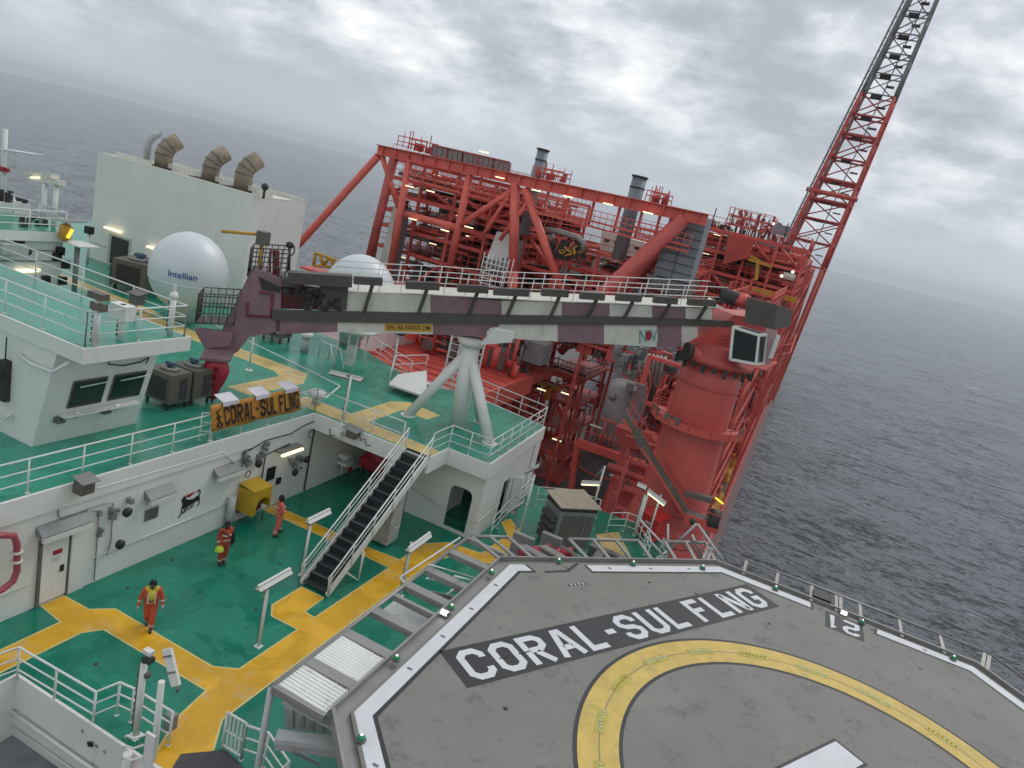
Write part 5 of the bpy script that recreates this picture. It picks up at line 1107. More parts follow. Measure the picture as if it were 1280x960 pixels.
# lattice brackets at the far corner of the helideck
t = thing('corner_lattice', 'tangle of white angled brackets and hoses at the far helideck corner', 'support', (-1.4, 26.6, HZ)); r_ = random.Random(4)
b = MB()
for (a, c) in (((835, 690), (870, 655)), ((872, 655), (905, 702)), ((835, 655), (835, 702)), ((800, 650), (838, 690)), ((865, 668), (880, 705)), ((805, 668), (836, 702))): b.tube(at_y(a[0], a[1], 27.0), at_y(c[0], c[1], 26.6), .045, 6)
b.build('bracket_bars', WSTEEL, t)
b = MB()
for k in range(5): b.sweep([at_y(848+5*k, 668+2*k, 26.8), at_y(852+6*k, 680, 26.6), at_y(862+5*k, 690+k, 26.6), at_y(868+4*k, 702, 26.6)], .025, 5)
b.build('hoses', ALUD, t)
b = MB(); b.ball(at_y(866, 652, 27), .14, 10); b.build('lamp_head', UNITD, t)

# ================================================================ people
def voxel(mb, name, mt, parent, vox=.013, smooth=6):
    o = mb.build('tmp_'+name, mt, None)
    md = o.modifiers.new('r', 'REMESH'); md.mode = 'VOXEL'; md.voxel_size = vox; md.use_smooth_shade = True
    if smooth: s = o.modifiers.new('s', 'SMOOTH'); s.factor = .5; s.iterations = smooth
    dg = bpy.context.evaluated_depsgraph_get(); me = bpy.data.meshes.new_from_object(o.evaluated_get(dg)); me.name = name; bpy.data.objects.remove(o)
    me.materials.clear(); me.materials.append(mt); me.polygons.foreach_set('use_smooth', [True]*len(me.polygons))
    r = bpy.data.objects.new(name, me); COL.objects.link(r); r.parent = parent; WL[r.name] = WL.get(parent.name, Vector()); return r
def cap(b, p, q, r1, r2, n=12):
    p, q = Vector(p), Vector(q); b.tube(p, q, r1, n, r2); b.ball(p, r1, n); b.ball(q, r2, n)
def person(lbl, loc, rz, J, cover, held=None, vest=False, bag=False, helmet_on=False, gloves=None, tilt=0):
    t = thing('person', lbl, 'person', (0, 0, 0)); sk = MB()
    g = {k: Vector(v) for k, v in J.items()}
    # body: one continuous surface
    cap(sk, g['pel'], g['chest'], .13, .15); cap(sk, g['chest'], g['neck'], .13, .06); cap(sk, g['neck'], g['neck']+Vector((0, -.01, .07)), .058, .055)
    hd = g['head']; sk.ball(hd, .098, 16, sz=1.22); sk.ball(hd+Vector((0, .02, .02)), .1, 14, sz=1.05); cap(sk, hd+Vector((0, -.085, .0)), hd+Vector((0, -.112, -.03)), .014, .018, 8); cap(sk, hd+Vector((0, -.05, -.09)), hd+Vector((0, -.06, -.095)), .05, .045, 10)
    for s in (-1, 1): cap(sk, hd+Vector((s*.1, .01, .02)), hd+Vector((s*.102, .015, -.03)), .014, .012, 6)
    for s in ('L', 'R'):
        cap(sk, g['chest']+Vector((0, 0, .06)), g['sh'+s], .1, .07); cap(sk, g['sh'+s], g['el'+s], .055, .042); cap(sk, g['el'+s], g['wr'+s], .042, .028)
        cap(sk, g['pel'], g['hip'+s], .12, .1); cap(sk, g['hip'+s], g['kn'+s], .092, .06); cap(sk, g['kn'+s], g['an'+s], .058, .038)
        ft = g['an'+s]+g['ft'+s]; cap(sk, g['an'+s]+Vector((0, 0, -.03)), ft, .04, .035)
        # hand: palm, four fingers, thumb
        wr = g['wr'+s]; d = (wr-g['el'+s]).normalized(); sd_ = d.cross(Vector((0, 1, 0))).normalized() if abs(d.y) < .9 else Vector((1, 0, 0)); nn_ = d.cross(sd_).normalized(); sd_ = nn_.cross(d) if False else nn_
        palm = wr+d*.07; cap(sk, wr, palm, .026, .034, 10); cap(sk, palm-nn_*.02, palm+nn_*.02, .024, .024, 8)
        curl = d.cross(nn_).normalized()*(1 if s == 'L' else -1)
        for k, ln in enumerate((.058, .068, .063, .048)):
            f0 = palm+nn_*(.03-.02*k)+d*.02; f1 = f0+(d+curl*.18).normalized()*ln*.6; f2 = f1+(d+curl*.7).normalized()*ln*.6; cap(sk, f0, f1, .0095, .009, 6); cap(sk, f1, f2, .009, .008, 6)
        th = wr+d*.03+nn_*.028; cap(sk, th, th+(d+nn_*.9).normalized()*.045, .012, .0105, 6); cap(sk, th+(d+nn_*.9).normalized()*.045, th+(d*1.3+nn_*.7).normalized()*.085, .0105, .009, 6)
    body = voxel(sk, 'body', SKIN, t, .0085, 2)
    for s in (-1, 1): e = MB(); e.ball(hd+Vector((s*.034, -.09, .012)), .013, 8); e.build('eye', REFL, body)
    e = MB(); e.bar(hd+Vector((-.026, -.104, -.058)), hd+Vector((.026, -.104, -.058)), .012, .01); e.build('mouth', LOGOR, body)
    # coverall
    cv = MB(); cap(cv, g['pel']+Vector((0, 0, -.02)), g['chest'], .165, .185); cap(cv, g['chest'], g['neck']+Vector((0, 0, -.05)), .165, .09)
    for sx in (-.06, .06): cap(cv, g['pel']+Vector((sx, 0, 0)), g['chest']+Vector((sx, 0, .02)), .15, .16)
    for s in ('L', 'R'):
        cap(cv, g['chest']+Vector((0, 0, .06)), g['sh'+s], .13, .095); cap(cv, g['sh'+s], g['el'+s], .082, .066); cap(cv, g['el'+s], g['wr'+s].lerp(g['el'+s], .08), .066, .05)
        cap(cv, g['pel'], g['hip'+s], .15, .13); cap(cv, g['hip'+s], g['kn'+s], .125, .095); cap(cv, g['kn'+s], g['an'+s]+Vector((0, 0, .07)), .095, .082)
    c_ = voxel(cv, 'coverall', cover, t, .015, 3)
    for s in ('L', 'R'):
        a, k = g['an'+s], g['kn'+s]; q = a.lerp(k, .3); b = MB(); b.tube(q, q+(k-a).normalized()*.05, .1, 14, .1, caps=False); b.build('reflective_band', REFL, c_)
        el, wr = g['el'+s], g['wr'+s]; q = el.lerp(wr, .35); b = MB(); b.tube(q, q+(wr-el).normalized()*.045, .071, 12, .069, caps=False); b.build('reflective_band', REFL, c_)
    bt = MB()
    for s in ('L', 'R'):
        a = g['an'+s]; f = g['ft'+s]; cap(bt, a+Vector((0, 0, .1)), a, .065, .058); cap(bt, a+Vector((0, .02, -.045)), a+f+Vector((0, 0, -.01)), .05, .045)
    voxel(bt, 'boots', BOOT, t, .014, 2)
    hr = MB(); hr.ball(hd+Vector((0, .02, .045)), .112, 16, sz=1.05); hr.ball(hd+Vector((0, .05, .0)), .1, 14, sz=1.1); h_ = voxel(hr, 'hair', HAIR, t, .012, 2)
    if helmet_on: pass
    if vest:
        v = MB(); cap(v, g['pel']+Vector((0, 0, .12)), g['chest'], .18, .2); cap(v, g['chest'], g['neck']+Vector((0, 0, -.07)), .19, .115)
        for s in ('L', 'R'): cap(v, g['chest']+Vector((0, 0, .08)), g['sh'+s].lerp(g['neck'], .3)+Vector((0, 0, .0)), .12, .1)
        ve = voxel(v, 'vest', VEST, t, .015, 3); b = MB()
        for s in (-1, 1): b.bar(g['chest']+Vector((s*.1, -.205, -.22)), g['chest']+Vector((s*.1, -.185, .14)), .04, .015, up=(0, 1, 0))
        b.build('reflective_stripe', REFL, ve); b = MB(); b.lathe([(.20, 0), (.205, .05)], g['pel']+Vector((0, 0, .14)), 20); b.build('dark_belt', MAROON2, ve)
    else:
        b = MB(); b.lathe([(.19, 0), (.19, .045)], g['pel']+Vector((0, 0, .1)), 20); b.build('reflective_waist_band', REFL, c_)
        b = MB(); b.lathe([(.205, 0), (.2, .045)], g['chest']+Vector((0, 0, -.02)), 20); b.build('reflective_chest_band', REFL, c_)
    if gloves:
        gl = MB()
        for s in ('L', 'R'):
            wr = g['wr'+s]; d = (wr-g['el'+s]).normalized(); palm = wr+d*.075; cap(gl, wr-d*.03, wr+d*.02, .036, .04, 10); nn_ = d.cross(d.cross(Vector((0, 1, 0)))).normalized()
            sx = d.cross(Vector((0, 1, 0))).normalized(); nn_ = d.cross(sx).normalized(); cap(gl, palm-nn_*.025, palm+nn_*.025, .032, .032, 8); cap(gl, wr, palm, .036, .036, 8)
            curl = d.cross(nn_).normalized()*(1 if s == 'L' else -1)
            for k, ln in enumerate((.058, .068, .063, .048)):
                f0 = palm+nn_*(.032-.021*k)+d*.02; f1 = f0+(d+curl*.18).normalized()*ln*.6; f2 = f1+(d+curl*.7).normalized()*ln*.65; cap(gl, f0, f1, .0125, .012, 6); cap(gl, f1, f2, .012, .011, 6)
            th = wr+d*.03+nn_*.03; cap(gl, th, th+(d+nn_*.9).normalized()*.06, .016, .013, 6)
        voxel(gl, 'gloves', gloves, t, .009, 2)
    if bag:
        b = MB(); cap(b, g['shL']+Vector((.06, .02, -.15)), g['shL']+Vector((.08, .02, -.5)), .11, .12); voxel(b, 'shoulder_bag', NAVY, t, .02, 3)
        b = MB(); b.sweep([g['shR']+Vector((-.02, -.12, .06)), g['chest']+Vector((.05, -.21, .0)), g['shL']+Vector((.1, -.12, -.35))], .022, 6); b.build('bag_strap', NAVY, t)
    t.location = loc; t.rotation_euler = (0, 0, rz)
    return t
BASE = dict(pel=(0, 0, .95), chest=(0, 0, 1.27), neck=(0, .0, 1.47), head=(0, -.02, 1.63), shL=(.19, 0, 1.42), shR=(-.19, 0, 1.42), elL=(.27, .03, 1.13), elR=(-.27, .03, 1.13), wrL=(.30, -.06, .88), wrR=(-.30, -.06, .88),
            hipL=(.09, 0, .92), hipR=(-.09, 0, .92), knL=(.1, -.03, .5), knR=(-.1, -.03, .5), anL=(.1, 0, .09), anR=(-.1, 0, .09), ftL=(0, -.15, -.05), ftR=(0, -.15, -.05))
def rzp(x, y): return math.atan2(-x, y)+0   # heading helper
pA = at_z(185, 786, 0); pB = at_z(277, 705, 0); pC = at_z(345, 668, 0)
face_cam = lambda p: math.atan2(p.x, -p.y)*1.0
def face(p, off=0): return math.atan2(-p.y, -p.x)+math.pi/2+off      # front (-Y) turned towards the camera
J = dict(BASE); J.update(knL=(.09, -.12, .52), anL=(.07, -.10, .09), knR=(-.08, .0, .5), anR=(-.06, .24, .16), ftR=(0, -.12, -.10), elL=(.30, .03, 1.14), wrL=(.33, -.05, .9), elR=(-.30, .02, 1.14), wrR=(-.34, -.06, .9), head=(0, -.05, 1.62))
person('person in orange coverall and yellow vest walking on the yellow strip towards the camera', pA, face(pA), J, COVER, vest=True, gloves=GLOVE)
J = dict(BASE); J.update(wrL=(.27, -.02, .86), elL=(.28, .02, 1.13), elR=(-.27, 0, 1.14), wrR=(-.24, -.12, .88), head=(.02, -.04, 1.63), anL=(.08, .05, .09), knL=(.09, 0, .5))
pb = person('person in orange coverall with a dark bag holding a yellow-green helmet on the green deck', pB, face(pB, .45), J, COVER3, bag=True)
J = dict(BASE); J.update(anL=(.16, -.14, .09), knL=(.15, -.12, .5), anR=(-.20, .14, .09), knR=(-.16, .04, .5), elL=(.26, -.06, 1.14), wrL=(.10, -.22, 1.12), elR=(-.28, -.02, 1.15), wrR=(-.12, -.22, 1.13), head=(.02, -.03, 1.63))
person('person in pink-orange coverall standing on the yellow strip beside the yellow box', pC, face(pC, 1.9), J, COVER2)
# the helmet held in the hand
hw = Matrix.Rotation(pb.rotation_euler.z, 4, 'Z') @ Vector((-.24, -.15, .74)); hp = pb.location+hw
t = thing('safety_helmet', 'bright yellow-green safety helmet hanging from the hand of the middle person', 'helmet', hp)
b = MB(); b.lathe([(.17, -.04), (.15, -.02), (.14, .06), (.10, .12), (.001, .15)], hp, 18); b.build('helmet_shell', HARD, t); b = MB(); b.sweep([hp+Vector((.1, 0, .1)), hp+Vector((.05, .02, .17)), hp+Vector((-.05, .02, .17)), hp+Vector((-.1, 0, .1))], .012, 6); b.build('chin_strap', HARD, t)
# ================================================================ crane
PA, PB = Vector((-3.5, 39, 0)), Vector((-14, 31, 0))
def pb_(px, py, off=0.0):      # point on the camera-side face of the boom (a real vertical plane)
    v = ray(px, py); n = Vector((-(PB.y-PA.y), PB.x-PA.x, 0)).normalized(); n = n if n.dot(-PA) > 0 else -n
    t_ = (n.dot(PA+n*off-O))/n.dot(v); return O+v*t_
BN = Vector((-(PB.y-PA.y), PB.x-PA.x, 0)).normalized(); BN = BN if BN.dot(-PA) > 0 else -BN   # towards the helideck
def crane():
    t = thing('deck_crane', 'red pedestal crane with long maroon and white boom lowered onto the boom rest', 'crane', (-3.6, 39, HD))
    C0 = Vector((-3.62, 39, 0))
    b = MB(); b.lathe([(2.75, HD), (2.7, -2.5), (2.45, -.9), (2.0, .9), (1.82, 2.2), (1.68, 5.0), (1.6, 8.3), (1.62, 9.6)], C0, 48); ped = b.build('pedestal', PED, t)
    for z in (-.4, 1.2, 8.2): r_ = {-.4: 2.36, 1.2: 1.96, 8.2: 1.62}[z]; b = MB(); b.lathe([(r_, z-.04), (r_+.03, z-.03), (r_+.03, z+.03), (r_, z+.04)], C0, 48); b.build('weld_ring', RED2, ped)
    # ring platform
    def ringp(z, r0, r1, a0, a1, mt, h=1.0):
        b = MB(); n = 16
        for i in range(n):
            A, B = R(a0+(a1-a0)*i/n), R(a0+(a1-a0)*(i+1)/n); P = [C0+Vector((r*math.cos(q), r*math.sin(q), z)) for r, q in ((r0, A), (r1, A), (r1, B), (r0, B))]; b.slab(P, (0, 0, .1))
            b.slab([P[1]+Vector((0, 0, -.1)), P[2]+Vector((0, 0, -.1)), P[2]+Vector((0, 0, .28)), P[1]+Vector((0, 0, .28))], Vector((0, 0, 0))+(P[1]-C0).normalized()*.03)
        o = b.build('ring_platform', mt, t)
        for hh in (.5, h): b = MB(); b.sweep([C0+Vector((r1*math.cos(R(a0+(a1-a0)*i/n)), r1*math.sin(R(a0+(a1-a0)*i/n)), z+hh)) for i in range(n+1)], .025, 5); b.build('rail', RED2, o)
        b = MB()
        for i in range(0, n+1, 2): q = C0+Vector((r1*math.cos(R(a0+(a1-a0)*i/n)), r1*math.sin(R(a0+(a1-a0)*i/n)), z)); b.tube(q, q+Vector((0, 0, h)), .025, 5)
        b.build('rail_posts', RED2, o); return o
    ringp(6.0, 1.65, 2.45, 165, 375, RED)
    for a in (200, 235, 340):
        q = C0+Vector((2.45*math.cos(R(a)), 2.45*math.sin(R(a)), 6.3)); q2 = C0+Vector((2.45*math.cos(R(a+22)), 2.45*math.sin(R(a+22)), 6.3)); b = MB(); b.bar(q, q2, .06, .42); b.build('grey_side_panel', UNIT, t)
    # slew ring, turret
    b = MB(); b.lathe([(1.75, 9.35), (1.95, 9.4), (1.95, 9.75), (1.6, 9.8), (1.6, 10.4)], C0, 36); b.build('slew_ring', RED2, t)
    b = MB()
    for k in range(22): a = 2*math.pi*k/22; q = C0+Vector((1.97*math.cos(a), 1.97*math.sin(a), 9.35)); b.box(q.x-.09, q.x+.09, q.y-.09, q.y+.09, 9.0+.15*(k % 2), 9.45)
    b.build('slew_motors', UNITD, t)
    b = MB(); b.slab([pb_(850, 438, .1), pb_(862, 428, .1), pb_(918, 394, .1), pb_(975, 400, .1), pb_(968, 458, .1), pb_(930, 462, .1), pb_(900, 452, .1)], -BN*1.9); b.build('turret', PED, t)
    b = MB(); b.tube(pb_(858, 440, .35), pb_(912, 458, .45), .42, 16); b.build('slew_drive_drum', RED, t)
    b = MB(); b.tube(pb_(856, 439, .37), pb_(861, 441, .37), .5, 16); b.build('drum_cap', UNITD, t)
    b = MB(); b.slab([pb_(900, 455, .7), pb_(958, 464, .7), pb_(972, 454, .2), pb_(925, 445, -.4)], (0, 0, .08)); b.build('cab_platform', RED, t)
    for h in (.5, 1.0): b = MB(); b.sweep([pb_(947, 458, .8)+Vector((0, 0, h)), pb_(984, 452, .3)+Vector((0, 0, h)), pb_(988, 440, -.8)+Vector((0, 0, h))], .03, 5); b.build('cab_rail', RED, t)
    # ladder rungs on the turret
    b = MB()
    for k in range(7): b.tube(pb_(901, 418+5*k, .15), pb_(912, 421+5*k, .15), .02, 5)
    b.build('turret_ladder', RED, t)
    # operator cab
    cy_ = 36.9; TL, TR, BR_, BL_ = at_y(917, 409, cy_), at_y(949, 419, cy_), at_y(945, 455, cy_), at_y(913, 449, cy_)
    w_ = (TR-TL); w_.z = 0; w_ = w_.normalized(); dp = Vector((.28, 1.0, 0)); b = MB()
    b.slab([TL, TR, BR_, BL_], dp*.98); cb = b.build('cab_glass', GLASS, t)
    b = MB()
    for p, q in ((TL, TR), (TR, BR_), (BR_, BL_), (BL_, TL)): b.bar(p-dp*.02, q-dp*.02, .11, .13); b.bar(p+dp, q+dp, .11, .11)
    for p in (TL, TR, BR_, BL_): b.bar(p-dp*.02, p+dp, .13, .11)
    b.build('cab_frame', WHITE, cb)
    b = MB()
    for k in range(1, 4): b.bar(TL.lerp(TR, .1)+dp*k/4+Vector((0, 0, .05)), TL.lerp(TR, .9)+dp*k/4+Vector((0, 0, .05)), .04, .04)
    b.build('roof_guard', UNITD, cb)
    b = MB(); b.slab([at_y(958, 410, 38), at_y(972, 414, 38), at_y(962, 456, 38), at_y(948, 452, 38)], (0, .1, 0)); b.build('pale_side_panel', mat('pale_pink_paint', (.42, .28, .28), .5), t)
    b = MB(); b.slab([at_y(971, 418, 37.9), at_y(976, 420, 37.9), at_y(966, 448, 37.9), at_y(960, 448, 37.9)], (0, .06, 0)); b.build('white_side_panel', WHITE, t)
    # dark wind guard behind the heel
    b = MB(); b.slab([at_y(934, 371, 38.2), at_y(971, 381, 38.2), at_y(968, 412, 38.2), at_y(930, 403, 38.2)], (0, .12, 0)); b.slab([at_y(971, 381, 38.2), at_y(991, 388, 39.2), at_y(987, 408, 39.2), at_y(968, 412, 38.2)], (0, .12, 0)); b.build('wind_guard', RAILB, t)
    b = MB(); b.tube(at_y(900, 368, 39), at_y(935, 378, 39), .38, 14); b.build('winch_drum', UNITD, t)
    b = MB(); b.tube(at_y(925, 382, 38.6), at_y(932, 370, 38.9), .3, 14); b.build('winch_flange', RED, t)
    # inclined stair up the pedestal
    s0, s1, s2 = at_y(782, 520, 37.2), at_y(858, 640, 36.6), at_y(900, 655, 36.6)
    b = MB(); b.bar(s0, s1, .6, .1); b.bar(s1, s2, .7, .1); b.bar(s0+Vector((0, -.3, .12)), s1+Vector((0, -.3, .12)), .05, .3); b.build('side_stair', UNIT, t); b = MB(); b.bar(s0+Vector((0, -.34, -.12)), s2.lerp(s1, 1)+Vector((0, -.34, -.12)), .04, .12); b.bar(s1+Vector((0, -.36, -.2)), s2+Vector((0, -.36, -.2)), .05, .5); b.build('stair_edge', RED, t)
    b = MB(); b.bar(at_y(795, 538, 36.7), at_y(812, 573, 36.7), .08, .5); b.bar(at_y(856, 616, 36.4), at_y(890, 625, 36.4), .4, .26); b.build('grey_stair_panel', UNIT, t)
    for h in (.5, 1.0): b = MB(); b.sweep([s0+Vector((0, -.35, h)), s1+Vector((0, -.35, h)), s2+Vector((0, -.35, h))], .025, 5); b.build('stair_rail', RED, t)
    b = MB(); b.tube(at_y(886, 648, 36.7), at_y(900, 652, 36.7), .55, 14); b.build('black_vent_bell', UNITD, t)
    b = MB(); b.bar(at_y(894, 622, 36.2), at_y(904, 630, 36.2), .07, .07); b.build('lit_yellow_lamp', LAMPY, t)
    # yellow-ish platform at the pedestal's left with bundled hoses
    # ---- boom
    rt = {300: 384, 345: 388, 440: 389.5, 540: 391.5, 625: 394, 760: 395.5, 890: 400, 930: 402}; rb = {300: 397, 345: 400.5, 440: 403.5, 540: 404.5, 625: 405.5, 760: 406, 890: 407.5, 930: 410}
    lo = {345: 418, 430: 414.5, 540: 418, 600: 421, 697: 427, 755: 430, 850: 435.5, 890: 412}; up = {345: 352, 430: 366, 540: 369, 600: 373, 625: 376, 700: 378, 760: 380, 850: 384.5, 890: 386}
    def ip(d, x):
        ks = sorted(d); x = max(ks[0], min(ks[-1], x))
        for a, c in zip(ks, ks[1:]):
            if a <= x <= c: return d[a]+(d[c]-d[a])*(x-a)/(c-a)
    bm = MB(); st = [345, 422, 481, 541, 600, 624, 697, 755, 800, 821, 852, 872]; cl = [1, 0, 0, 1, 1, 0, 1, 0, 0, 1, 0]
    for a, c, k in zip(st, st[1:], cl):
        bm.slab([pb_(a, ip(rb, a)), pb_(c, ip(rb, c)), pb_(c, ip(lo, c) if c < 860 else 424), pb_(a, ip(lo, a))], -BN*1.5, k)
    o = bm.build('boom_lower_box', [BWHITE, MAROON], t)
    bm = MB(); st = [425, 538, 627, 702, 762, 815, 857, 890]; cl = [0, 1, 0, 1, 0, 1, 0]
    for a, c, k in zip(st, st[1:], cl): bm.slab([pb_(a, ip(up, a)), pb_(c, ip(up, c)), pb_(c, ip(rt, c)), pb_(a, ip(rt, a))], -BN*1.5, k)
    bm.build('boom_upper_box', [BWHITE, MAROON], t)
    b = MB()
    for a, c in zip([340, 400, 460, 540, 620, 700, 780, 850], [400, 460, 540, 620, 700, 780, 850, 918]): b.slab([pb_(a, ip(rt, a), .12), pb_(c, ip(rt, c), .12), pb_(c, ip(rb, c), .12), pb_(a, ip(rb, a), .12)], -BN*.13)
    b.build('boom_side_rail', RAILB, t)
    # walkway grating and white handrails on top
    b = MB()
    for a, c in zip([380, 440, 520, 600, 680, 760, 840], [440, 520, 600, 680, 760, 840, 905]): b.slab([pb_(a, ip(up, a)-.5), pb_(c, ip(up, c)-.5), pb_(c, ip(up, c)-.5)-BN*2.2, pb_(a, ip(up, a)-.5)-BN*2.2], (0, 0, .04))
    b.build('walkway_plate', BWHITE, t)
    for off, nm in ((-.25, 'hand_rail'), (-2.1, 'hand_rail')):
        for h in (.55, 1.08):
            b = MB(); b.sweep([pb_(x, ip(up, x))+BN*off+Vector((0, 0, h)) for x in (415, 480, 560, 640, 720, 800, 905)], .024, 5); b.build(nm, RAILB if off > -1 and False else WHITE2, t)
        b = MB()
        for x in range(420, 905, 27): q = pb_(x, ip(up, x))+BN*off; b.tube(q, q+Vector((0, 0, 1.08)), .024, 5)
        b.build('rail_posts', WHITE2, t)
    # lamp boxes on slanting brackets along the boom
    for (a, c, y) in ((442, 478, 350), (507, 549, 356), (572, 610, 360), (617, 661, 364), (677, 710, 365), (725, 755, 369), (770, 801, 371), (817, 846, 374), (860, 894, 377)):
        p, q = pb_(a, y, .45), pb_(c, y+2, .45); b = MB(); b.bar(p, q, .3, .34); bx = b.build('lamp_box', RAILB, t)
        b = MB(); b.bar(pb_((a+c)/2+6, y+5, .4), pb_((a+c)/2-5, ip(rt, (a+c)/2)+1, .15), .1, .16); b.build('bracket', RAILB, bx)
    # boom head, brown machinery at the outer end
    b = MB(); b.slab([pb_(318, 336), pb_(311, 346), pb_(289, 392), pb_(273, 424), pb_(271, 436), pb_(281, 446), pb_(297, 440), pb_(312, 421), pb_(350, 414), pb_(352, 350), pb_(333, 341)], -BN*1.3); hd = b.build('boom_head', MAROON, t)
    b = MB(); b.bar(pb_(318, 334, -.1), pb_(268, 436, -.1), .1, .12); b.bar(pb_(318, 334, -1.2), pb_(268, 436, -1.2), .1, .12); b.build('head_edge_plate', RAILB, hd)
    b = MB(); b.sweep([pb_(309, 378, .06), pb_(309, 394, .06), pb_(338, 396, .06), pb_(341, 368, .06), pb_(325, 365, .06)], .06, 6); b.build('head_hose', MAROON2, hd)
    b = MB(); b.slab([pb_(352, 352, -.2), pb_(425, 362, -.2), pb_(425, 388, -.2), pb_(352, 386, -.2)], -BN*1.0); b.build('wine_boom_section', MAROON2, t)
    b = MB(); b.slab([pb_(323, 346, .05), pb_(352, 360, .05), pb_(349, 366, .05), pb_(328, 362, .05)], -BN*1.2); b.build('head_plate', UNITD, t)
    b = MB(); b.bar(pb_(360, 346, .2), pb_(440, 351, .2), .7, .5); b.slab([pb_(400, 353, .1), pb_(436, 353, .1), pb_(433, 388, .1), pb_(397, 388, .1)], -BN*.8); b.slab([pb_(384, 360, .1), pb_(398, 360, .1), pb_(390, 388, .1), pb_(380, 388, .1)], -BN*.3); b.slab([pb_(352, 348, .15), pb_(375, 350, .15), pb_(375, 360, .15), pb_(352, 358, .15)], -BN*.8); b.build('brown_machinery', RAILB, t)
    b = MB(); r_ = random.Random(2)
    for k in range(16): x = r_.uniform(356, 425); y = r_.uniform(362, 386); q = pb_(x, y, .12); b.box(q.x-.12, q.x+.12, q.y-.1, q.y+.1, q.z-.1, q.z+.1)
    for k in range(5): b.sweep([pb_(356, 366+4*k, .15), pb_(380, 364+4*k, .2), pb_(400, 366+4*k, .15)], .03, 5)
    b.build('hydraulic_fittings', UNITD, t)
    # cage platforms
    def cage(px0, px1, pyt, pyb, n, off, nm):
        b = MB(); P = [pb_(px0, pyb, off), pb_(px1, pyb+2, off), pb_(px1, pyb+2, off)-BN*1.4, pb_(px0, pyb, off)-BN*1.4]; H_ = pb_(px0, pyt, off).z-P[0].z
        for h in (0, .35, .7, 1): b.sweep([p+Vector((0, 0, H_*h)) for p in P], .03, 5, closed=True)
        for p, q in ((P[0], P[1]), (P[3], P[2]), (P[0], P[3])):
            for k in range(n+1): c = p.lerp(q, k/n); b.tube(c, c+Vector((0, 0, H_)), .022, 5)
        b.build(nm, RAILB, t); b = MB(); b.slab(P, (0, 0, .05)); b.build('cage_floor', RAILB, t)
    cage(244, 292, 366, 404, 5, .2, 'lower_cage_rail'); cage(309, 356, 309, 345, 6, -.3, 'upper_cage_rail')
    b = MB(); q = pb_(325, 345, -.5); b.tube(q, pb_(327, 300, -.5), .09, 8); b.build('orange_post', YSTEEL, t)
    b = MB(); b.tube(pb_(277, 289, -.5), pb_(327, 293, -.5), .07, 8); b.build('orange_arm', YSTEEL, t)
    b = MB(); q = pb_(329, 298, -.45); b.box(q.x-.22, q.x+.22, q.y-.2, q.y+.2, q.z-.28, q.z+.3); b.build('grey_lamp_box', UNIT, t)
    b = MB()
    for x in (337, 346): b.tube(pb_(x, 345, -.6), pb_(x+1, 312+(x-337), -.6), .05, 6)
    for k in range(8): q = pb_(345, 315+4*k, -.6); b.tube(q-Vector((.12, 0, 0)), q+Vector((.12, 0, 0)), .1, 8)
    b.build('hose_stack', MAROON2, t)
    b = MB(); q = pb_(362, 308, -.6); b.tube(pb_(361, 345, -.6), q, .06, 8); b.lathe([(.02, -.1), (.16, -.05), (.18, .1), (.1, .2)], q, 12); b.sweep([q+Vector((.3*math.cos(a), 0, -.12+.3*math.sin(a))) for a in [R(-90+30*k) for k in range(7)]], .03, 5); b.build('masthead_lamp', UNITD, t)
    # sheave and fork above the hook
    b = MB(); b.tube(pb_(278, 434, .1), pb_(278, 434, .1)-BN*.5, .34, 18); b.tube(pb_(262, 428, .0), pb_(262, 428, .0)-BN*.6, .22, 16); b.build('sheave', MAROON, t)
    b = MB(); b.slab([pb_(242, 411, .3), pb_(292, 416, .3), pb_(288, 432, .3), pb_(256, 436, .3)], -BN*.3); b.build('cage_bracket', MAROON, t)
    b = MB(); b.bar(pb_(254, 441, .8), pb_(291, 444, .8), 2.0, .12); b.build('hook_guide_plate', MAROON, t)
    b = MB(); b.tube(pb_(268, 432, -.2), pb_(268, 449, -.2), .04, 6); b.tube(pb_(278, 432, -.2), pb_(278, 449, -.2), .04, 6); b.build('hoist_wire', UNITD, t)
    # sign and maker's mark
    def face(px0, px1, py0a, py0b, py1a, py1b, off, nm, mt):
        b = MB(); P = [pb_(px0, py0a, off), pb_(px1, py0b, off), pb_(px1, py1b, off), pb_(px0, py1a, off)]; b.slab(P, -BN*.02); return b.build(nm, mt, t), P
    so, P = face(481, 540, 404.2, 405.2, 413.5, 415, .03, 'load_sign', YSIGN)
    def text_on(P, txt, mt, parent, mx_=.04, my=.22, off=.015, nm='lettering'):
        cu = bpy.data.curves.new('lettering', 'FONT'); cu.body = txt; cu.size = 1; cu.offset = .006; ob = bpy.data.objects.new('tmp_text', cu); COL.objects.link(ob); dg = bpy.context.evaluated_depsgraph_get(); me = bpy.data.meshes.new_from_object(ob.evaluated_get(dg)); bpy.data.objects.remove(ob)
        xs = [v.co.x for v in me.vertices]; ys = [v.co.y for v in me.vertices]; nrm = (P[1]-P[0]).cross(P[3]-P[0]).normalized(); nrm = nrm if nrm.dot(O-P[0]) > 0 else -nrm
        for v in me.vertices:
            u = mx_+(1-2*mx_)*(v.co.x-min(xs))/(max(xs)-min(xs)); w_ = my+(1-2*my)*(v.co.y-min(ys))/(max(ys)-min(ys))
            top_ = P[0].lerp(P[1], u); bot = P[3].lerp(P[2], u); v.co = bot.lerp(top_, w_)+nrm*off-WL[parent.name]
        me.name = nm; me.materials.clear(); me.materials.append(mt); o2 = bpy.data.objects.new(nm, me); COL.objects.link(o2); o2.parent = parent; return o2
    text_on(P, 'SWL 40t-RADIUS 20M', BLACK, so)
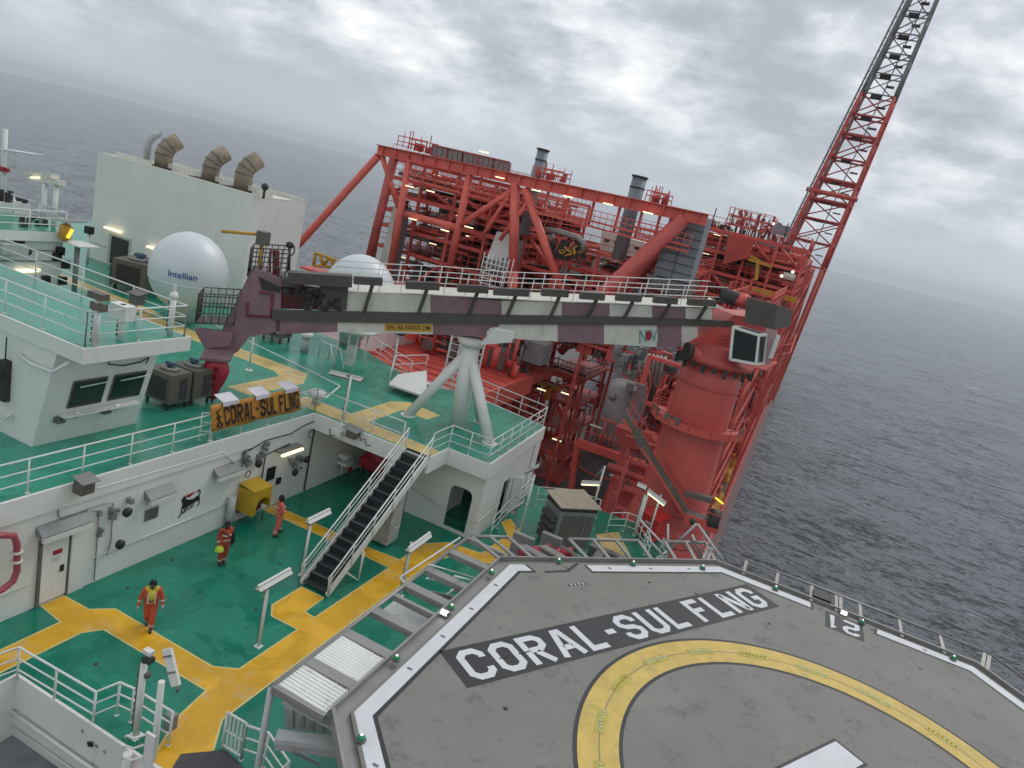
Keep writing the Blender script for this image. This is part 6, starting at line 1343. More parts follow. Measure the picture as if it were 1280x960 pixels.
    lg, P = face(799, 822, 411.5, 411, 430, 427, .03, 'maker_plate', LOGOW)
    text_on([P[0], P[0].lerp(P[1], .40), P[3].lerp(P[2], .40), P[3]], 'N', LOGOG, lg, .04, .06); text_on([P[0].lerp(P[1], .58), P[1], P[2], P[3].lerp(P[2], .58)], 'V', LOGOG, lg, .04, .06)
    c = (P[0]+P[1]+P[2]+P[3])/4; b = MB(); ux = (P[1]-P[0])*.165; uz = (P[0]-P[3])*.33; b.poly([c+ux*math.cos(a)+uz*(math.sin(a)+.1)+BN*.02 for a in [2*math.pi*i/16 for i in range(16)]]); b.build('red_oval', LOGOR, lg)
    b = MB(); b.bar(pb_(612, 414, .02), pb_(626, 412, .02), .05, .3); b.slab([pb_(607, 427, .05), pb_(609, 413, .05), pb_(628, 411, .05), pb_(628, 428, .05)], -BN*.06); b.build('pale_wear_plate', WHITE, t)
crane()
def hook():
    p0, p1 = pb_(272, 447, 1.5), pb_(265, 499, 1.5)
    t = thing('crane_hook_block', 'worn red crane hook block hanging above the left end of the orange banner', 'hook', p1)
    d = (p1-p0); L_ = d.length; c = p0; b = MB(); prof = [(.02, 0), (.33, .01), (.50, .30), (.55, .62), (.42, 1.05), (.26, 1.40), (.14, L_*.98), (.02, L_)]
    n = 20; vs = []
    for r_, z in prof:
        for i in range(n): a = 2*math.pi*i/n; vs.append(p0+BN.cross(Vector((0, 0, 1)))*(r_*math.cos(a))+BN*(r_*.55*math.sin(a))+Vector((0, 0, -z)))
    b._add(vs, [(k*n+i, k*n+(i+1) % n, (k+1)*n+(i+1) % n, (k+1)*n+i) for k in range(len(prof)-1) for i in range(n)], 0, True); o = b.build('block_body', HOOK, t)
    b = MB(); 
    for z, w_ in ((.45, .3), (.8, .26), (1.15, .18)): q = p0+BN*.33+Vector((0, 0, -z)); b.lathe([(.01, 0), (w_*.45, .02), (w_*.5, .0)], q, 10, axis='y')
    b.build('bolt', MAROON2, o)
    e = p0+Vector((0, 0, -L_)); b = MB(); b.sweep([e+Vector((0, 0, .05)), e+Vector((0, 0, -.12)), e+Vector((-.14, -.05, -.25)), e+Vector((-.12, -.05, -.42)), e+Vector((.08, .03, -.46)), e+Vector((.2, .06, -.3))], .06, 8); b.build('hook', UNITD, o)
hook()

# ================================================================ process modules of the vessel
def clutter(b, x0, x1, y0, y1, z0, z1, n, rg, rmin=.045, rmax=.2):
    for k in range(n):
        x, y, z = rg.uniform(x0, x1), rg.uniform(y0, y1), rg.uniform(z0, z1); r = rg.choice([rmin, rmin*1.4, rmax*.5, rmax]); kk = rg.random()
        if kk < .4:
            l = min(x1-x, rg.uniform(1.5, 7)); b.tube((x, y, z), (x+l, y, z), r, 6)
            if rg.random() < .5: b.tube((x+l, y, z), (x+l, y, max(z0, z-rg.uniform(.5, 3))), r, 6)
        elif kk < .75: b.tube((x, y, z0), (x, y, z), r, 6)
        elif kk < .9:
            s = rg.uniform(.2, .7); b.box(x-s, x+s, y-s, y+s, z, min(z1, z+s*1.6))
        else: b.tube((x, y, z), (x, min(y1, y+3), z), r, 6)
def module(lbl, x0, x1, y0, y1, lv, nx, ny, seed, mc=None, vessels=True, braces=True, dens=1.0, lamps=True, group=None, zb=HD):
    rg = random.Random(seed); mc = mc or RED; t = thing('process_module', lbl, 'process module', ((x0+x1)/2, (y0+y1)/2, HD), group)
    for i in range(nx+1):
        for j in range(ny+1):
            if 0 < i < nx and 0 < j < ny: continue
            x = x0+(x1-x0)*i/nx; y = y0+(y1-y0)*j/ny; b = MB(); b.bar((x, y, HD if j == ny else zb), (x, y, lv[-1]), .26, .26, up=(0, 1, 0)); b.build('column', mc, t)
    for z in lv:
        b = MB()
        for j in range(ny+1): y = y0+(y1-y0)*j/ny; b.bar((x0, y, z), (x1, y, z), .22, .34)
        for i in range(nx+1): x = x0+(x1-x0)*i/nx; b.bar((x, y0, z-.01), (x, y1, z-.01), .22, .32)
        for i in range(nx*2): x = x0+(x1-x0)*(i+.5)/(nx*2); b.bar((x, y0, z+.02), (x, y1, z+.02), .12, .2)
        fr = b.build('floor_frame', mc, t)
        if z < lv[-1]-.1: b = MB(); b.box(x0+.1, x1-.1, y0+1.2, y1-.1, z+.19, z+.22); b.build('grating', GREYD if rg.random() < .5 else RED2, fr)
        b = MB()
        for h in (.55, 1.1): b.tube((x0, y0-.1, z+.3+h), (x1, y0-.1, z+.3+h), .035, 5); b.tube((x1+.1, y0, z+.3+h), (x1+.1, y1, z+.3+h), .035, 5)
        for k in range(int((x1-x0)/1.5)+1): b.tube((x0+1.5*k, y0-.1, z), (x0+1.5*k, y0-.1, z+1.4), .03, 5)
        for k in range(int((y1-y0)/1.5)+1): b.tube((x1+.1, y0+1.5*k, z), (x1+.1, y0+1.5*k, z+1.4), .03, 5)
        b.build('railing', RED3 if rg.random() < .5 else mc, fr)
    for k, (z0, z1) in enumerate(zip(lv, lv[1:])):
        area = (x1-x0)*(z1-z0)
        for mt_, nm, f in ((mc, 'pipework', 1.25), (RED3, 'orange_pipework', .45), (ALUD, 'steel_pipework', .42), (UNITD, 'dark_pipework', .42), (ALU, 'silver_pipework', .22), (BWHITE, 'pale_pipework', .08), (YSTEEL, 'yellow_pipework', .05)):
            b = MB(); clutter(b, x0+.4, x1-.6, y0+.6, min(y0+7, y1-.5), z0+.3, z1-.4, int(area*f*.62*dens), rg); 
            if b.f: b.build(nm, mt_, t)
        b = MB(); clutter(b, x1-3.5, x1-.3, y0+1, y1-1, z0+.3, z1-.4, int((y1-y0)*(z1-z0)*.6*dens), rg); b.build('side_pipework', (mc, RED2, ALUD)[k % 3], t)
        if braces and k % 2 == 0:
            for i in range(nx):
                xa, xb_ = x0+(x1-x0)*i/nx, x0+(x1-x0)*(i+1)/nx
                if rg.random() < .7: b = MB(); b.tube((xa, y0+.1, z0), (xb_, y0+.1, z1) if rg.random() < .5 else (xb_, y0+.1, z1), .16, 8) if rg.random() < .5 else b.tube((xb_, y0+.1, z0), (xa, y0+.1, z1), .16, 8); b.build('brace', mc, t)
        if vessels:
            for q in range(max(1, int((x1-x0)/9))):
                x = rg.uniform(x0+2, x1-3); r = min(1.3, (z1-z0)*.32); b = MB(); y = y0+rg.uniform(2, 4)
                if rg.random() < .5: b.tube((x, y, z0+.3+r), (x+rg.uniform(2, 4.5), y, z0+.3+r), r, 16)
                else: b.tube((x, y, z0+.3), (x, y, z1-.6), r*.8, 16)
                b.build('vessel', rg.choice([GREY, ALUD, GREYB, BWHITE, RED2, mc]), t)
        if lamps:
            b = MB()
            for q in range(max(1, int((x1-x0)/9))): x = rg.uniform(x0+.5, x1-1.5); b.bar((x, y0+.3, z1-.55), (x+.8, y0+.3, z1-.55), .1, .07)
            b.build('lit_lamps', LAMP, t)
    b = MB(); b.box(x0+.2, x1-.2, y1-.5, y1-.4, lv[0], lv[-1]-1.5); b.build('shade_back_plates', GREYD, t)  # back plates coloured dark to paint in the shade of the module interior
    return t
module('big red pipe module standing behind the left half of the front truss', -41, -25.5, 63, 80, [-8, -1, 3.4, 7.3, 9.4, 11.0, 12.6, 14.1, 15.8], 4, 2, 21, dens=1.7)
module('red pipe module behind the right half of the front truss, open above', -25.3, -11, 63, 80, [3.4, 6.4, 9.2, 12.0], 4, 2, 22, dens=1.7, zb=3.4)
module('starboard red module with deep pipework right of the blue-grey duct', -14.5, -2.2, 86, 106, [-8, 1.0, 4, 6.8, 9.5, 12.0, 14.3, 16.6], 4, 2, 5, dens=2.4)
module('red module further down the ship behind the flare tower foot', -30, -2.2, 112, 138, [-8, 2, 8, 14.5], 3, 2, 8, vessels=True, dens=.7)
module('distant red module at the far starboard side', -30, -2.4, 146, 190, [-8, 3, 9, 13], 3, 3, 9, dens=.5, lamps=False)
module('most distant red module on the ship at the horizon', -30, -2.6, 200, 260, [-8, 3, 9, 13], 3, 3, 10, dens=.3, lamps=False)

def truss():
    t = thing('front_truss', 'huge orange red tubular truss frame across the front of the topside modules', 'truss', (-25, 60, HD)); Y = 60.0
    def T(p, q, r, nm='brace', m_=RED3): b = MB(); b.tube(at_y(p[0], p[1], Y), at_y(q[0], q[1], Y), r, 18); return b.build(nm, m_, t)
    zt = at_y(472, 187, Y).z; xl, xr = at_y(472, 187, Y).x, at_y(884, 275, Y).x
    b = MB(); zr = at_y(884, 275, Y).z
    for (za, zb, w_) in ((-.46, -.38, .7), (.38, .46, .7), (-.38, .38, .08)):
        b.slab([(xl, Y-w_/2, zt+za), (xr, Y-w_/2, zr+za), (xr, Y-w_/2, zr+zb), (xl, Y-w_/2, zt+zb)], (0, w_, 0))
    for k in range(22): x = xl+(xr-xl)*(k+.5)/22; z = zt+(zr-zt)*(k+.5)/22; b.box(x-.04, x+.04, Y-.3, Y+.3, z-.37, z+.37)
    b.build('top_beam', RED3, t)
    a = at_y(378, 300, Y); top_ = at_y(473, 195, Y); far = top_+(a-top_)*1.85
    b = MB(); b.tube(top_, Vector((far.x, Y, far.z)), .36, 20); b.build('outer_raking_leg', RED3, t)
    T((493, 196), (455, 350), .42, 'leg', RED2); T((512, 200), (486, 345), .34, 'leg'); T((587, 218), (560, 345), .34, 'leg')
    T((476, 190), (499, 262), .26); T((499, 262), (493, 300), .3); T((508, 268), (572, 285), .32); T((572, 284), (640, 238), .26)
    T((644, 228), (641, 345), .42, 'leg'); T((641, 340), (639, 430), .45, 'leg'); T((639, 425), (632, 525), .5, 'leg')
    T((656, 236), (702, 365), .36, 'leg'); T((700, 360), (728, 430), .36, 'leg')
    b = MB(); b.tube(at_y(856, 272, Y), at_y(643, 470, Y), .62, 24); b.build('great_diagonal', PED, t)
    b = MB(); b.tube(at_y(838, 305, Y+3), at_y(700, 440, Y+3), .42, 20); b.build('second_diagonal', RED2, t)
    T((665, 246), (625, 300), .2); T((640, 238), (600, 300), .18)
    # secondary floor girder
    p, q = at_y(505, 222, Y), at_y(860, 315, Y)
    for dz in (0, .45): b = MB(); b.bar(p+Vector((0, 0, dz)), q+Vector((0, 0, dz)), .3, .16); b.build('walkway_girder', RED3, t)
    for h in (.9, 1.35): b = MB(); b.tube(p+Vector((0, -.2, h)), q+Vector((0, -.2, h)), .035, 5); b.build('walkway_rail', RED3, t)
    b = MB()
    for k in range(50): c = p.lerp(q, k/49); b.tube(c+Vector((0, -.2, 0)), c+Vector((0, -.2, 1.35)), .03, 5)
    b.build('walkway_rail_posts', RED3, t)
    for px in (545, 575, 605, 665, 690, 715, 745, 775, 800, 820):
        c = p.lerp(q, (px-505)/355); u = at_y(px, 187+(px-472)*.213, Y); b = MB(); b.bar((c.x, Y+.4, c.z), (c.x, Y+.4, u.z), .2, .2, up=(0, 1, 0)); b.build('hanger', RED, t)
    for px, py in ((605, 190), (557, 210), (625, 222), (670, 238), (710, 246), (760, 255), (810, 266), (512, 233), (538, 239), (556, 288), (586, 284), (516, 274)):
        c = at_y(px, py, Y-.5) if py > 225 or px > 600 else at_y(px, py, Y+1); b = MB(); b.bar(c-Vector((.42, 0, 0)), c+Vector((.42, 0, 0)), .12, .09); b.build('lit_lamp', LAMP, t)
    # node platform and its girder
    A_, B_ = at_z(643, 476, -1), Vector((-22.5, 72, -1))
    b = MB(); b.box(A_.x-8, A_.x+.2, 59.4, 60.6, -1.9, -1); b.box(A_.x-.5, A_.x+.35, 59.6, 72.5, -1.9, -1.0); b.box(A_.x+.2, -18.8, 71.3, 72.3, -1.9, -1); b.build('node_girder', RED3, t)
    b = MB()
    for k in range(9): c = A_.lerp(B_, k/8); b.tube((A_.x+.3, c.y, -1), (A_.x+.3, c.y, .1), .04, 5)
    for h in (.55, 1.1): b.tube((A_.x+.3, 60, -1+h), (A_.x+.3, 72, -1+h), .035, 5); b.tube((A_.x-8, 59.5, -1+h), (A_.x, 59.5, -1+h), .035, 5)
    b.build('node_railing', RED3, t)
truss()
# antennas, panels and stacks on the top beam
def topside_bits():
    t = thing('grey_panel_row', 'row of five tall grey louvred panels standing on the top truss beam', 'panels', (-31, 62, 17)); Yp = 61.0
    for k in range(5):
        x0 = 541+19.2*k; a, c, d, e = at_y(x0, 181+4.35*k, Yp), at_y(x0+19, 185.3+4.35*k, Yp), at_y(x0+17, 202+4.1*k, Yp), at_y(x0-2, 197+4.1*k, Yp)
        b = MB(); b.slab([a, c, d, e], (0, .5, 0)); p_ = b.build('panel', GREY, t)
        b = MB()
        for p, q in ((a, c), (c, d), (e, a)): b.bar(p+Vector((0, -.03, 0)), q+Vector((0, -.03, 0)), .12, .12)
        for s in (.33, .66): b.bar(a.lerp(c, s)+Vector((0, -.03, 0)), e.lerp(d, s)+Vector((0, -.03, 0)), .05, .05)
        b.build('panel_frame', RED2, p_)
    def cage(lbl, x0, x1, yb, yt, seed):
        rg = random.Random(seed); t = thing('roof_railing_cage', lbl, 'platform', at_y(x0, yb, 60.5), 'railed platforms on the truss beam'); P0, P1 = at_y(x0, yb, 60.5), at_y(x1, yb+(x1-x0)*.22, 60.5); H_ = at_y(x0, yt, 60.5).z-P0.z
        b = MB()
        for oy in (0, 2):
            for h in (.5, .95): b.tube(P0+Vector((0, oy, H_*h)), P1+Vector((0, oy, H_*h)), .045, 5)
            for k in range(6): c = P0.lerp(P1, k/5)+Vector((0, oy, 0)); b.tube(c, c+Vector((0, 0, H_*rg.choice([1, 1, 1.35]))), .04, 5)
        b.build('rails', RED, t); b = MB()
        for k in range(10): c = P0.lerp(P1, rg.random())+Vector((0, rg.uniform(.2, 1.8), 0)); s = rg.uniform(.06, .18); b.box(c.x-s, c.x+s, c.y-s, c.y+s, c.z, c.z+s*rg.uniform(2, 5))
        b.build('platform_gear', RED2, t); b = MB()
        for k in range(3): c = P0.lerp(P1, rg.random())+Vector((0, 1, 0)); b.tube(c, c+Vector((0, 0, H_*1.6)), .05, 5)
        b.build('aerials', RED2, t)
    cage('railed platform with aerials at the left end of the top truss beam', 496, 532, 183, 168, 1)
    cage('railed platform around the left grey stack', 664, 702, 219, 206, 2)
    cage('railed platform around the right grey stack', 806, 832, 250, 236, 3)
    for lb, px0, px1, yt, yb, r in (('left slim grey stack rising above the top truss beam', 679, 671, 188, 240, .50), ('right slim grey stack rising above the top truss beam', 800, 796, 222, 262, .62)):
        a, c = at_y(px0, yt, 62.5), at_y(px1, yb, 62.5); t = thing('exhaust_stack', lb, 'stack', c, 'grey exhaust stacks'); c.x = a.x; b = MB(); b.tube(Vector((a.x, a.y, 12)), a, r, 20); s_ = b.build('stack_pipe', GREYB, t)
        b = MB(); b.tube(a+Vector((0, 0, -.02)), a+Vector((0, 0, .12)), r+.1, 20); b.tube(a+Vector((0, 0, -.9)), a+Vector((0, 0, -.8)), r+.06, 20); b.build('stack_rim', UNITD, s_)
    t = thing('blue_grey_duct', 'blue-grey sheet metal duct tower with horizontal seams right of the great diagonal', 'duct', (-10.5, 62, 12))
    x0, x1 = -12.6, -9.6; b = MB(); b.box(x0, x1, 61.2, 64, 11.6, 17.0); b.build('duct_wall', GREYB, t)
    b = MB()
    for k in range(7): b.box(x0-.04, x1+.04, 61.14, 61.2, 12.2+.72*k, 12.28+.72*k)
    b.box((x0+x1)/2-.03, (x0+x1)/2+.03, 61.12, 61.14, 11.6, 17); b.build('duct_seams', GREYD, t)
    b = MB(); b.box(x0-.3, x1+.2, 61.0, 64, 10.4, 11.5); b.tube((x0+.6, 61, 10.9), (x0+.6, 60.7, 10.9), .3, 12); b.tube((x1-.7, 61, 10.9), (x1-.7, 60.7, 10.9), .3, 12); b.build('duct_base', ALUD, t)
    for lb, x0, x1, z0, z1 in (('tall narrow white panel casing at the left leg of the truss', -39.2, -38.0, 4.5, 11.4), ('pale grey tapered white duct between the truss legs', -28.0, -25.6, 8.6, 11.7)):
        t = thing('white_duct_casing', lb, 'duct', ((x0+x1)/2, 61.5, z0)); b = MB(); b.slab([(x0, 61.2, z0), (x1, 61.2, z0), (x1-.1, 61.2, z1), (x0+.5, 61.2, z1)], (0, 1.2, 0)); b.build('casing_wall', WHITE, t); b = MB(); b.box(x1, x1+.5, 61.3, 62.4, z0, z1-.3); b.build('grey_side', GREY, t)
    t = thing('pale_grey_cabin', 'pale grey cabin with small windows in the open bay below the right grey stack', 'cabin', at_y(785, 315, 68)); a_, c_, e_, f_ = at_y(752, 288, 68), at_y(816, 306, 68), at_y(812, 326, 68), at_y(750, 312, 68)
    b = MB(); b.slab([a_, c_, e_, f_], (0, 4, 0)); b.build('cabin_wall', BWHITE, t); b = MB()
    for k in range(5): q = a_.lerp(c_, .12+.2*k).lerp(f_.lerp(e_, .12+.2*k), .45); b.box(q.x-.25, q.x+.25, q.y-.06, q.y-.02, q.z-.12, q.z+.12)
    b.build('small_window', UNITD, t)
    t = thing('silver_bent_ducts', 'bundle of bent silver ducts at the foot of the white duct', 'ducts', (-27, 60.5, 7.5)); 
    for k in range(6): q = at_y(606+6*k, 345, 60.6); b = MB(); b.sweep([q, q+Vector((0, 0, 1.1)), q+Vector((-.15, .2, 1.4)), q+Vector((-.5, .8, 1.5))], .17, 10); b.build('duct', ALU, t)
    t = thing('white_scaffold', 'small white scaffold frame in front of the silver ducts', 'scaffold', at_y(612, 350, 58)); b = MB(); c = at_y(598, 352, 58)
    for i in range(4):
        for j in range(2): b.tube(c+Vector((.8*i, j, 0)), c+Vector((.8*i, j, 2.6)), .05, 5)
    for k in range(6): b.tube(c+Vector((0, 0, .45*k)), c+Vector((2.4, 0, .45*k)), .05, 5)
    b.build('scaffold_tubes', WHITE2, t)
    t = thing('silver_pipe_loop', 'bent silver pipe loop over dark machinery between the truss legs', 'pipe', at_y(690, 300, 61))
    b = MB(); b.sweep([at_y(683, 287, 61), at_y(700, 290, 61), at_y(722, 297, 61), at_y(729, 303, 61), at_y(729, 313, 61)], .26, 12); b.sweep([at_y(690, 292, 61.5), at_y(688, 302, 61.5)], .25, 12); b.build('pipe_body', ALU, t)
    b = MB(); rg = random.Random(5)
    for k in range(50): c = at_y(rg.uniform(688, 730), rg.uniform(298, 322), 61.6); s = rg.uniform(.1, .3); b.box(c.x-s, c.x+s, c.y-s, c.y+s, c.z-s, c.z+s)
    b.build('dark_machinery', UNITD, t); b = MB()
    for k in range(14): c = at_y(rg.uniform(690, 728), rg.uniform(305, 322), 61.2); b.tube(c, c+Vector((rg.uniform(-.6, .6), 0, rg.uniform(-.5, .5))), .08, 6)
    b.build('yellow_levers', YSIGN, t)
    # mechanical clutter on the starboard module's roof
    t = thing('roof_machinery', 'dense grey and red machinery with aerials on the roof of the starboard module', 'machinery', (-8, 90, 16.6)); rg = random.Random(31)
    for mt_, n, nm in ((RED2, 70, 'red_gear'), (UNITD, 60, 'dark_gear'), (BWHITE, 16, 'pale_gear')):
        b = MB()
        for k in range(n):
            x, y = rg.uniform(-14, -5), rg.uniform(86, 97); h = rg.uniform(.3, 1.1)+(2.2 if -11.5 < x < -6.5 else 0)*rg.random(); s = rg.uniform(.06, .28)
            if rg.random() < .5: b.box(x-s, x+s, y-s, y+s, 16.6+h-min(h, rg.uniform(.2, .7)), 16.6+h)
            else: b.tube((x, y, 16.6), (x, y, 16.6+h), s*.3, 6)
        b.build(nm, mt_, t)
    b = MB()
    for z in (17.6, 18.6):
        for y in (87, 91): b.tube((-11.5, y, z), (-6.5, y, z), .07, 5); b.tube((-11.5, y, z+.8), (-6.5, y, z+.8), .035, 5)
        for x in (-11.5, -9.8, -8.1, -6.5): b.tube((x, 87, 16.6), (x, 87, z+.8), .06, 5); b.tube((x, 91, 16.6), (x, 91, z+.8), .06, 5); b.tube((x, 87, z), (x, 91, z), .05, 5)
    b.build('roof_frame', RED, t)
    b = MB()
    for k in range(5): x = -13+2*k; b.tube((x, 87, 16.6), (x, 87, 18.6+rg.random()), .07, 6)
    b.build('aerials', UNITD, t)
    b = MB(); b.box(-6.4, -4.6, 87, 88, 17.6, 18.7); b.build('small_cabin', GREYB, t); b = MB(); b.box(-6.6, -6.4, 86.7, 86.9, 18.5, 18.75); b.build('bright_lamp', LAMPW, t)
    t = thing('yellow_gantry', 'yellow gantry hoist and walkway inside the starboard module', 'gantry', (-8, 85, 6)); b = MB()
    for p, q, w_ in (((935, 318), (950, 327), .3), ((935, 324), (965, 333), .3), ((948, 325), (945, 350), .35), ((932, 358), (996, 376), .5)): b.bar(at_y(p[0], p[1], 85), at_y(q[0], q[1], 85), w_, w_)
    b.build('gantry_beams', YSTEEL, t)
    t = thing('work_lamp', 'pair of bright lamps glowing inside the starboard module', 'lamp', at_y(984, 342, 85)); b = MB(); b.ball(at_y(991, 340, 84.8), .16, 10); b.ball(at_y(977, 345, 84.8), .16, 10); b.build('bulbs', LAMPW, t)
    t = thing('red_stair_block', 'ribbed red stair enclosure in the starboard module', 'enclosure', at_y(925, 320, 84.5)); b = MB()
    a, c, d, e = at_y(912, 292, 84.6), at_y(942, 300, 84.6), at_y(936, 322, 84.6), at_y(904, 330, 84.6); b.slab([a, c, d, e], (0, 1.2, 0)); b.build('wall', RED, t); b = MB()
    for k in range(9): b.bar(a.lerp(c, k/8)+Vector((0, -.06, 0)), e.lerp(d, k/8)+Vector((0, -.06, 0)), .1, .1)
    b.build('ribs', RED2, t)
topside_bits()

def stair_tower():
    t = thing('stair_tower', 'tall red open stair tower with orange platform between the boom rest and the white vessel', 'stair tower', (-20.5, 72, HD)); x0, x1, y0, y1 = -22.3, -18.6, 71, 79
    lv = [HD+.1, -10, -7, -4, -1]
    for x in (x0, x1):
        for y in (y0, y1): b = MB(); b.bar((x, y, HD), (x, y, -1), .3, .3, up=(0, 1, 0)); b.build('column', RED, t)
    for z in lv: b = MB(); b.box(x0-.2, x1+.3, y0-.2, y1, z-.25, z); b.build('landing', RED3 if z == -1 else RED, t)
    for k, (z0, z1) in enumerate(zip(lv, lv[1:])):
        a, c = ((x0+.5, y0+.5, z0), (x1-.4, y0+.5, z1)) if k % 2 else ((x1-.4, y0+.5, z0), (x0+.5, y0+.5, z1)); b = MB(); b.bar(a, c, .9, .12)
        for h in (.5, 1.0): b.tube(Vector(a)+Vector((0, -.4, h)), Vector(c)+Vector((0, -.4, h)), .05, 5)
        for q in range(7): e = Vector(a).lerp(Vector(c), q/6); b.tube(e+Vector((0, -.4, 0)), e+Vector((0, -.4, 1)), .04, 5)
        b.build('flight', RED3, t)
        b = MB(); b.tube((x0, y0, z0), (x1, y0, z1), .13, 8); b.build('brace', RED3, t)
    b = MB()
    for h in (.55, 1.1): b.sweep([(x0-.2, y0-.2, -1+h), (x1+.3, y0-.2, -1+h), (x1+.3, y1, -1+h)], .05, 5)
    for q in range(8): b.tube((x0+.5*q, y0-.2, -1), (x0+.5*q, y0-.2, .1), .04, 5); b.tube((x1+.3, y0+1*q, -1), (x1+.3, y0+1*q, .1), .04, 5)
    b.build('top_railing', RED3, t)
    b = MB(); rg = random.Random(6); clutter(b, x0-7, x0-.3, 66, 78, HD+.5, -2, 60, rg, .08, .35); b.build('side_pipework', RED, t)
    b = MB(); clutter(b, x0-7, x1+.5, 74, 79, HD+.5, -2, 60, rg, .08, .3); b.build('rear_pipework', RED2, t)
    b = MB()
    for px, py in ((677, 487), (707, 492), (696, 550)): c = at_y(px, py, 70.4); b.bar(c-Vector((.5, 0, 0)), c+Vector((.5, 0, 0)), .12, .1)
    b.build('lit_lamps', LAMP, t)
    b = MB(); b.bar(at_y(672, 478, 70), at_y(698, 486, 70), .4, .4); b.bar(at_y(686, 482, 70), at_y(684, 500, 70), .4, .4); b.build('yellow_hoist', YSTEEL, t)
stair_tower()
def vessels():
    Yv = 56.0
    t = thing('white_pressure_vessel', 'dull white vertical pressure vessel between the stair tower and the crane pedestal', 'vessel', (-10.9, Yv, -2)); zt_ = at_y(780, 476, Yv).z; cx_ = at_y(778, 500, Yv).x; r_ = 1.35; zb_ = at_y(768, 556, Yv).z
    b = MB(); b.lathe([(r_, zb_), (r_, zt_-.5), (r_*.93, zt_-.2), (r_*.7, zt_), (.01, zt_+.12)], (cx_, Yv, 0), 32); b.build('vessel_shell', mat('dull_white_vessel', (.34, .33, .32), .45, var=.15, streak=.4), t)
    b = MB(); b.lathe([(.01, 0), (.3, .01), (.3, .25)], (cx_-.55, Yv-1.45, zt_-1.2), 14, axis='y'); b.box(cx_+.3, cx_+.9, Yv-1.6, Yv-1.0, zt_-.3, zt_+.3); b.box(cx_+.9, cx_+1.3, Yv-1.4, Yv-1.0, zt_-1.6, zt_-.2); b.build('nozzle', ALU, t)
    b = MB(); b.tube((cx_-.4, Yv-1.9, zb_), (cx_-.4, Yv-1.9, zb_+2.3), .07, 6); b.tube((cx_-.9, Yv-1.9, zb_+2.3), (cx_+.4, Yv-1.9, zb_+2.3), .08, 6); b.build('lamp_bracket', RED, t)
    t = thing('dark_grey_vessel', 'large dark grey vertical vessel below the white one, behind the grey cabinet', 'vessel', (-10.5, Yv, HD)); b = MB(); b.lathe([(1.9, HD), (1.9, zb_-.1), (1.75, zb_)], (cx_-.1, Yv, 0), 36); b.build('vessel_shell', GREYD, t)
    b = MB()
    for z in (HD+3, HD+6, HD+8.5): b.lathe([(1.92, z), (1.97, z+.02), (1.97, z+.12), (1.92, z+.14)], (cx_-.1, Yv, 0), 36)
    b.build('ring_band', RED2, t)
    t = thing('support_frame', 'red beam and strut frame around the dark grey vessel', 'frame', (-10, 53.5, HD))
    for p, q, w_ in (((722, 553), (805, 582), .6), ((773, 580), (752, 640), .3), ((777, 575), (800, 625), .3), ((800, 580), (790, 640), .4), ((722, 553), (710, 640), .4)): b = MB(); a, c = at_y(p[0], p[1], 53.6), at_y(q[0], q[1], 53.6); b.bar(a, c, w_, w_); b.build('beam', RED, t)
    rg = random.Random(12); b = MB()
    for k in range(12): c = at_y(735+6*k, 552+2*k, 53.5); b.tube(c, c+Vector((0, 0, 1.1)), .04, 5)
    b.tube(at_y(722, 553, 53.4)+Vector((0, 0, 1.1)), at_y(805, 582, 53.4)+Vector((0, 0, 1.1)), .04, 5); b.build('railing', RED, t)
    b = MB()
    for px, py in ((745, 533), (785, 549), (770, 596)): c = at_y(px, py, 53.2); b.bar(c-Vector((.5, 0, 0)), c+Vector((.5, 0, 0)), .2, .1)
    b.build('pale_lamp_shades', REFL, t)
    # pipe rack and hoses left of the pedestal
    t = thing('hose_rack', 'rack of curved silver hoses and red pipes left of the crane pedestal', 'pipe rack', at_y(815, 470, 50))
    for k in range(5): b = MB(); b.sweep([at_y(802+5*k, 478+k, 50), at_y(806+5*k, 460+k, 50), at_y(809+5*k, 446+k, 50), at_y(811+5*k, 443+k, 50.3), at_y(815+5*k, 450+k, 50.6)], .12, 8); b.build('silver_hose', ALU, t)
    b = MB()
    for k in range(90):
        c = at_y(rg.uniform(770, 850), rg.uniform(430, 470), 51+rg.uniform(0, 3)); s = rg.uniform(.08, .3); b.box(c.x-s, c.x+s, c.y-s, c.y+s, c.z-s, c.z+s)
    b.build('valves', GREY, t)
    b = MB(); clutter(b, -8.8, -5.5, 49, 56, 2.5, 7.2, 50, rg, .05, .14); b.build('red_pipes', RED, t)
    b = MB(); clutter(b, -9, -5.2, 44, 52, HD, 2.5, 110, rg, .08, .3); b.build('lower_red_pipes', RED2, t)
    b = MB()
    for z in (7.0, 3.8): b.box(-8.8, -5.3, 49.2, 49.5, z-.25, z)
    for x in (-8.8, -5.4): b.bar((x, 49.3, HD), (x, 49.3, 7), .3, .3, up=(0, 1, 0))
    b.build('rack_frame', RED, t)
    # blue-grey spiral stair rail beside the vessel
    t = thing('grey_stair_flight', 'steep grey stair flight curving up beside the white vessel', 'stair', at_y(795, 520, 48)); b = MB()
    for k in range(16): c = at_y(793+9*math.sin(k/16*2.2), 524-2.9*k, 47.5); b.box(c.x-.32, c.x+.32, c.y-.1, c.y+.2, c.z-.03, c.z+.03)
    b.build('treads', GREYB, t); b = MB()
    for s in (-.35, .35): b.sweep([at_y(793+9*math.sin(k/16*2.2), 524-2.9*k, 47.5)+Vector((s, 0, .1)) for k in range(0, 17, 2)], .06, 6); b.sweep([at_y(793+9*math.sin(k/16*2.2), 524-2.9*k, 47.5)+Vector((s, 0, .95)) for k in range(0, 17, 2)], .035, 6)
    b.build('stringers', RED, t)
vessels()
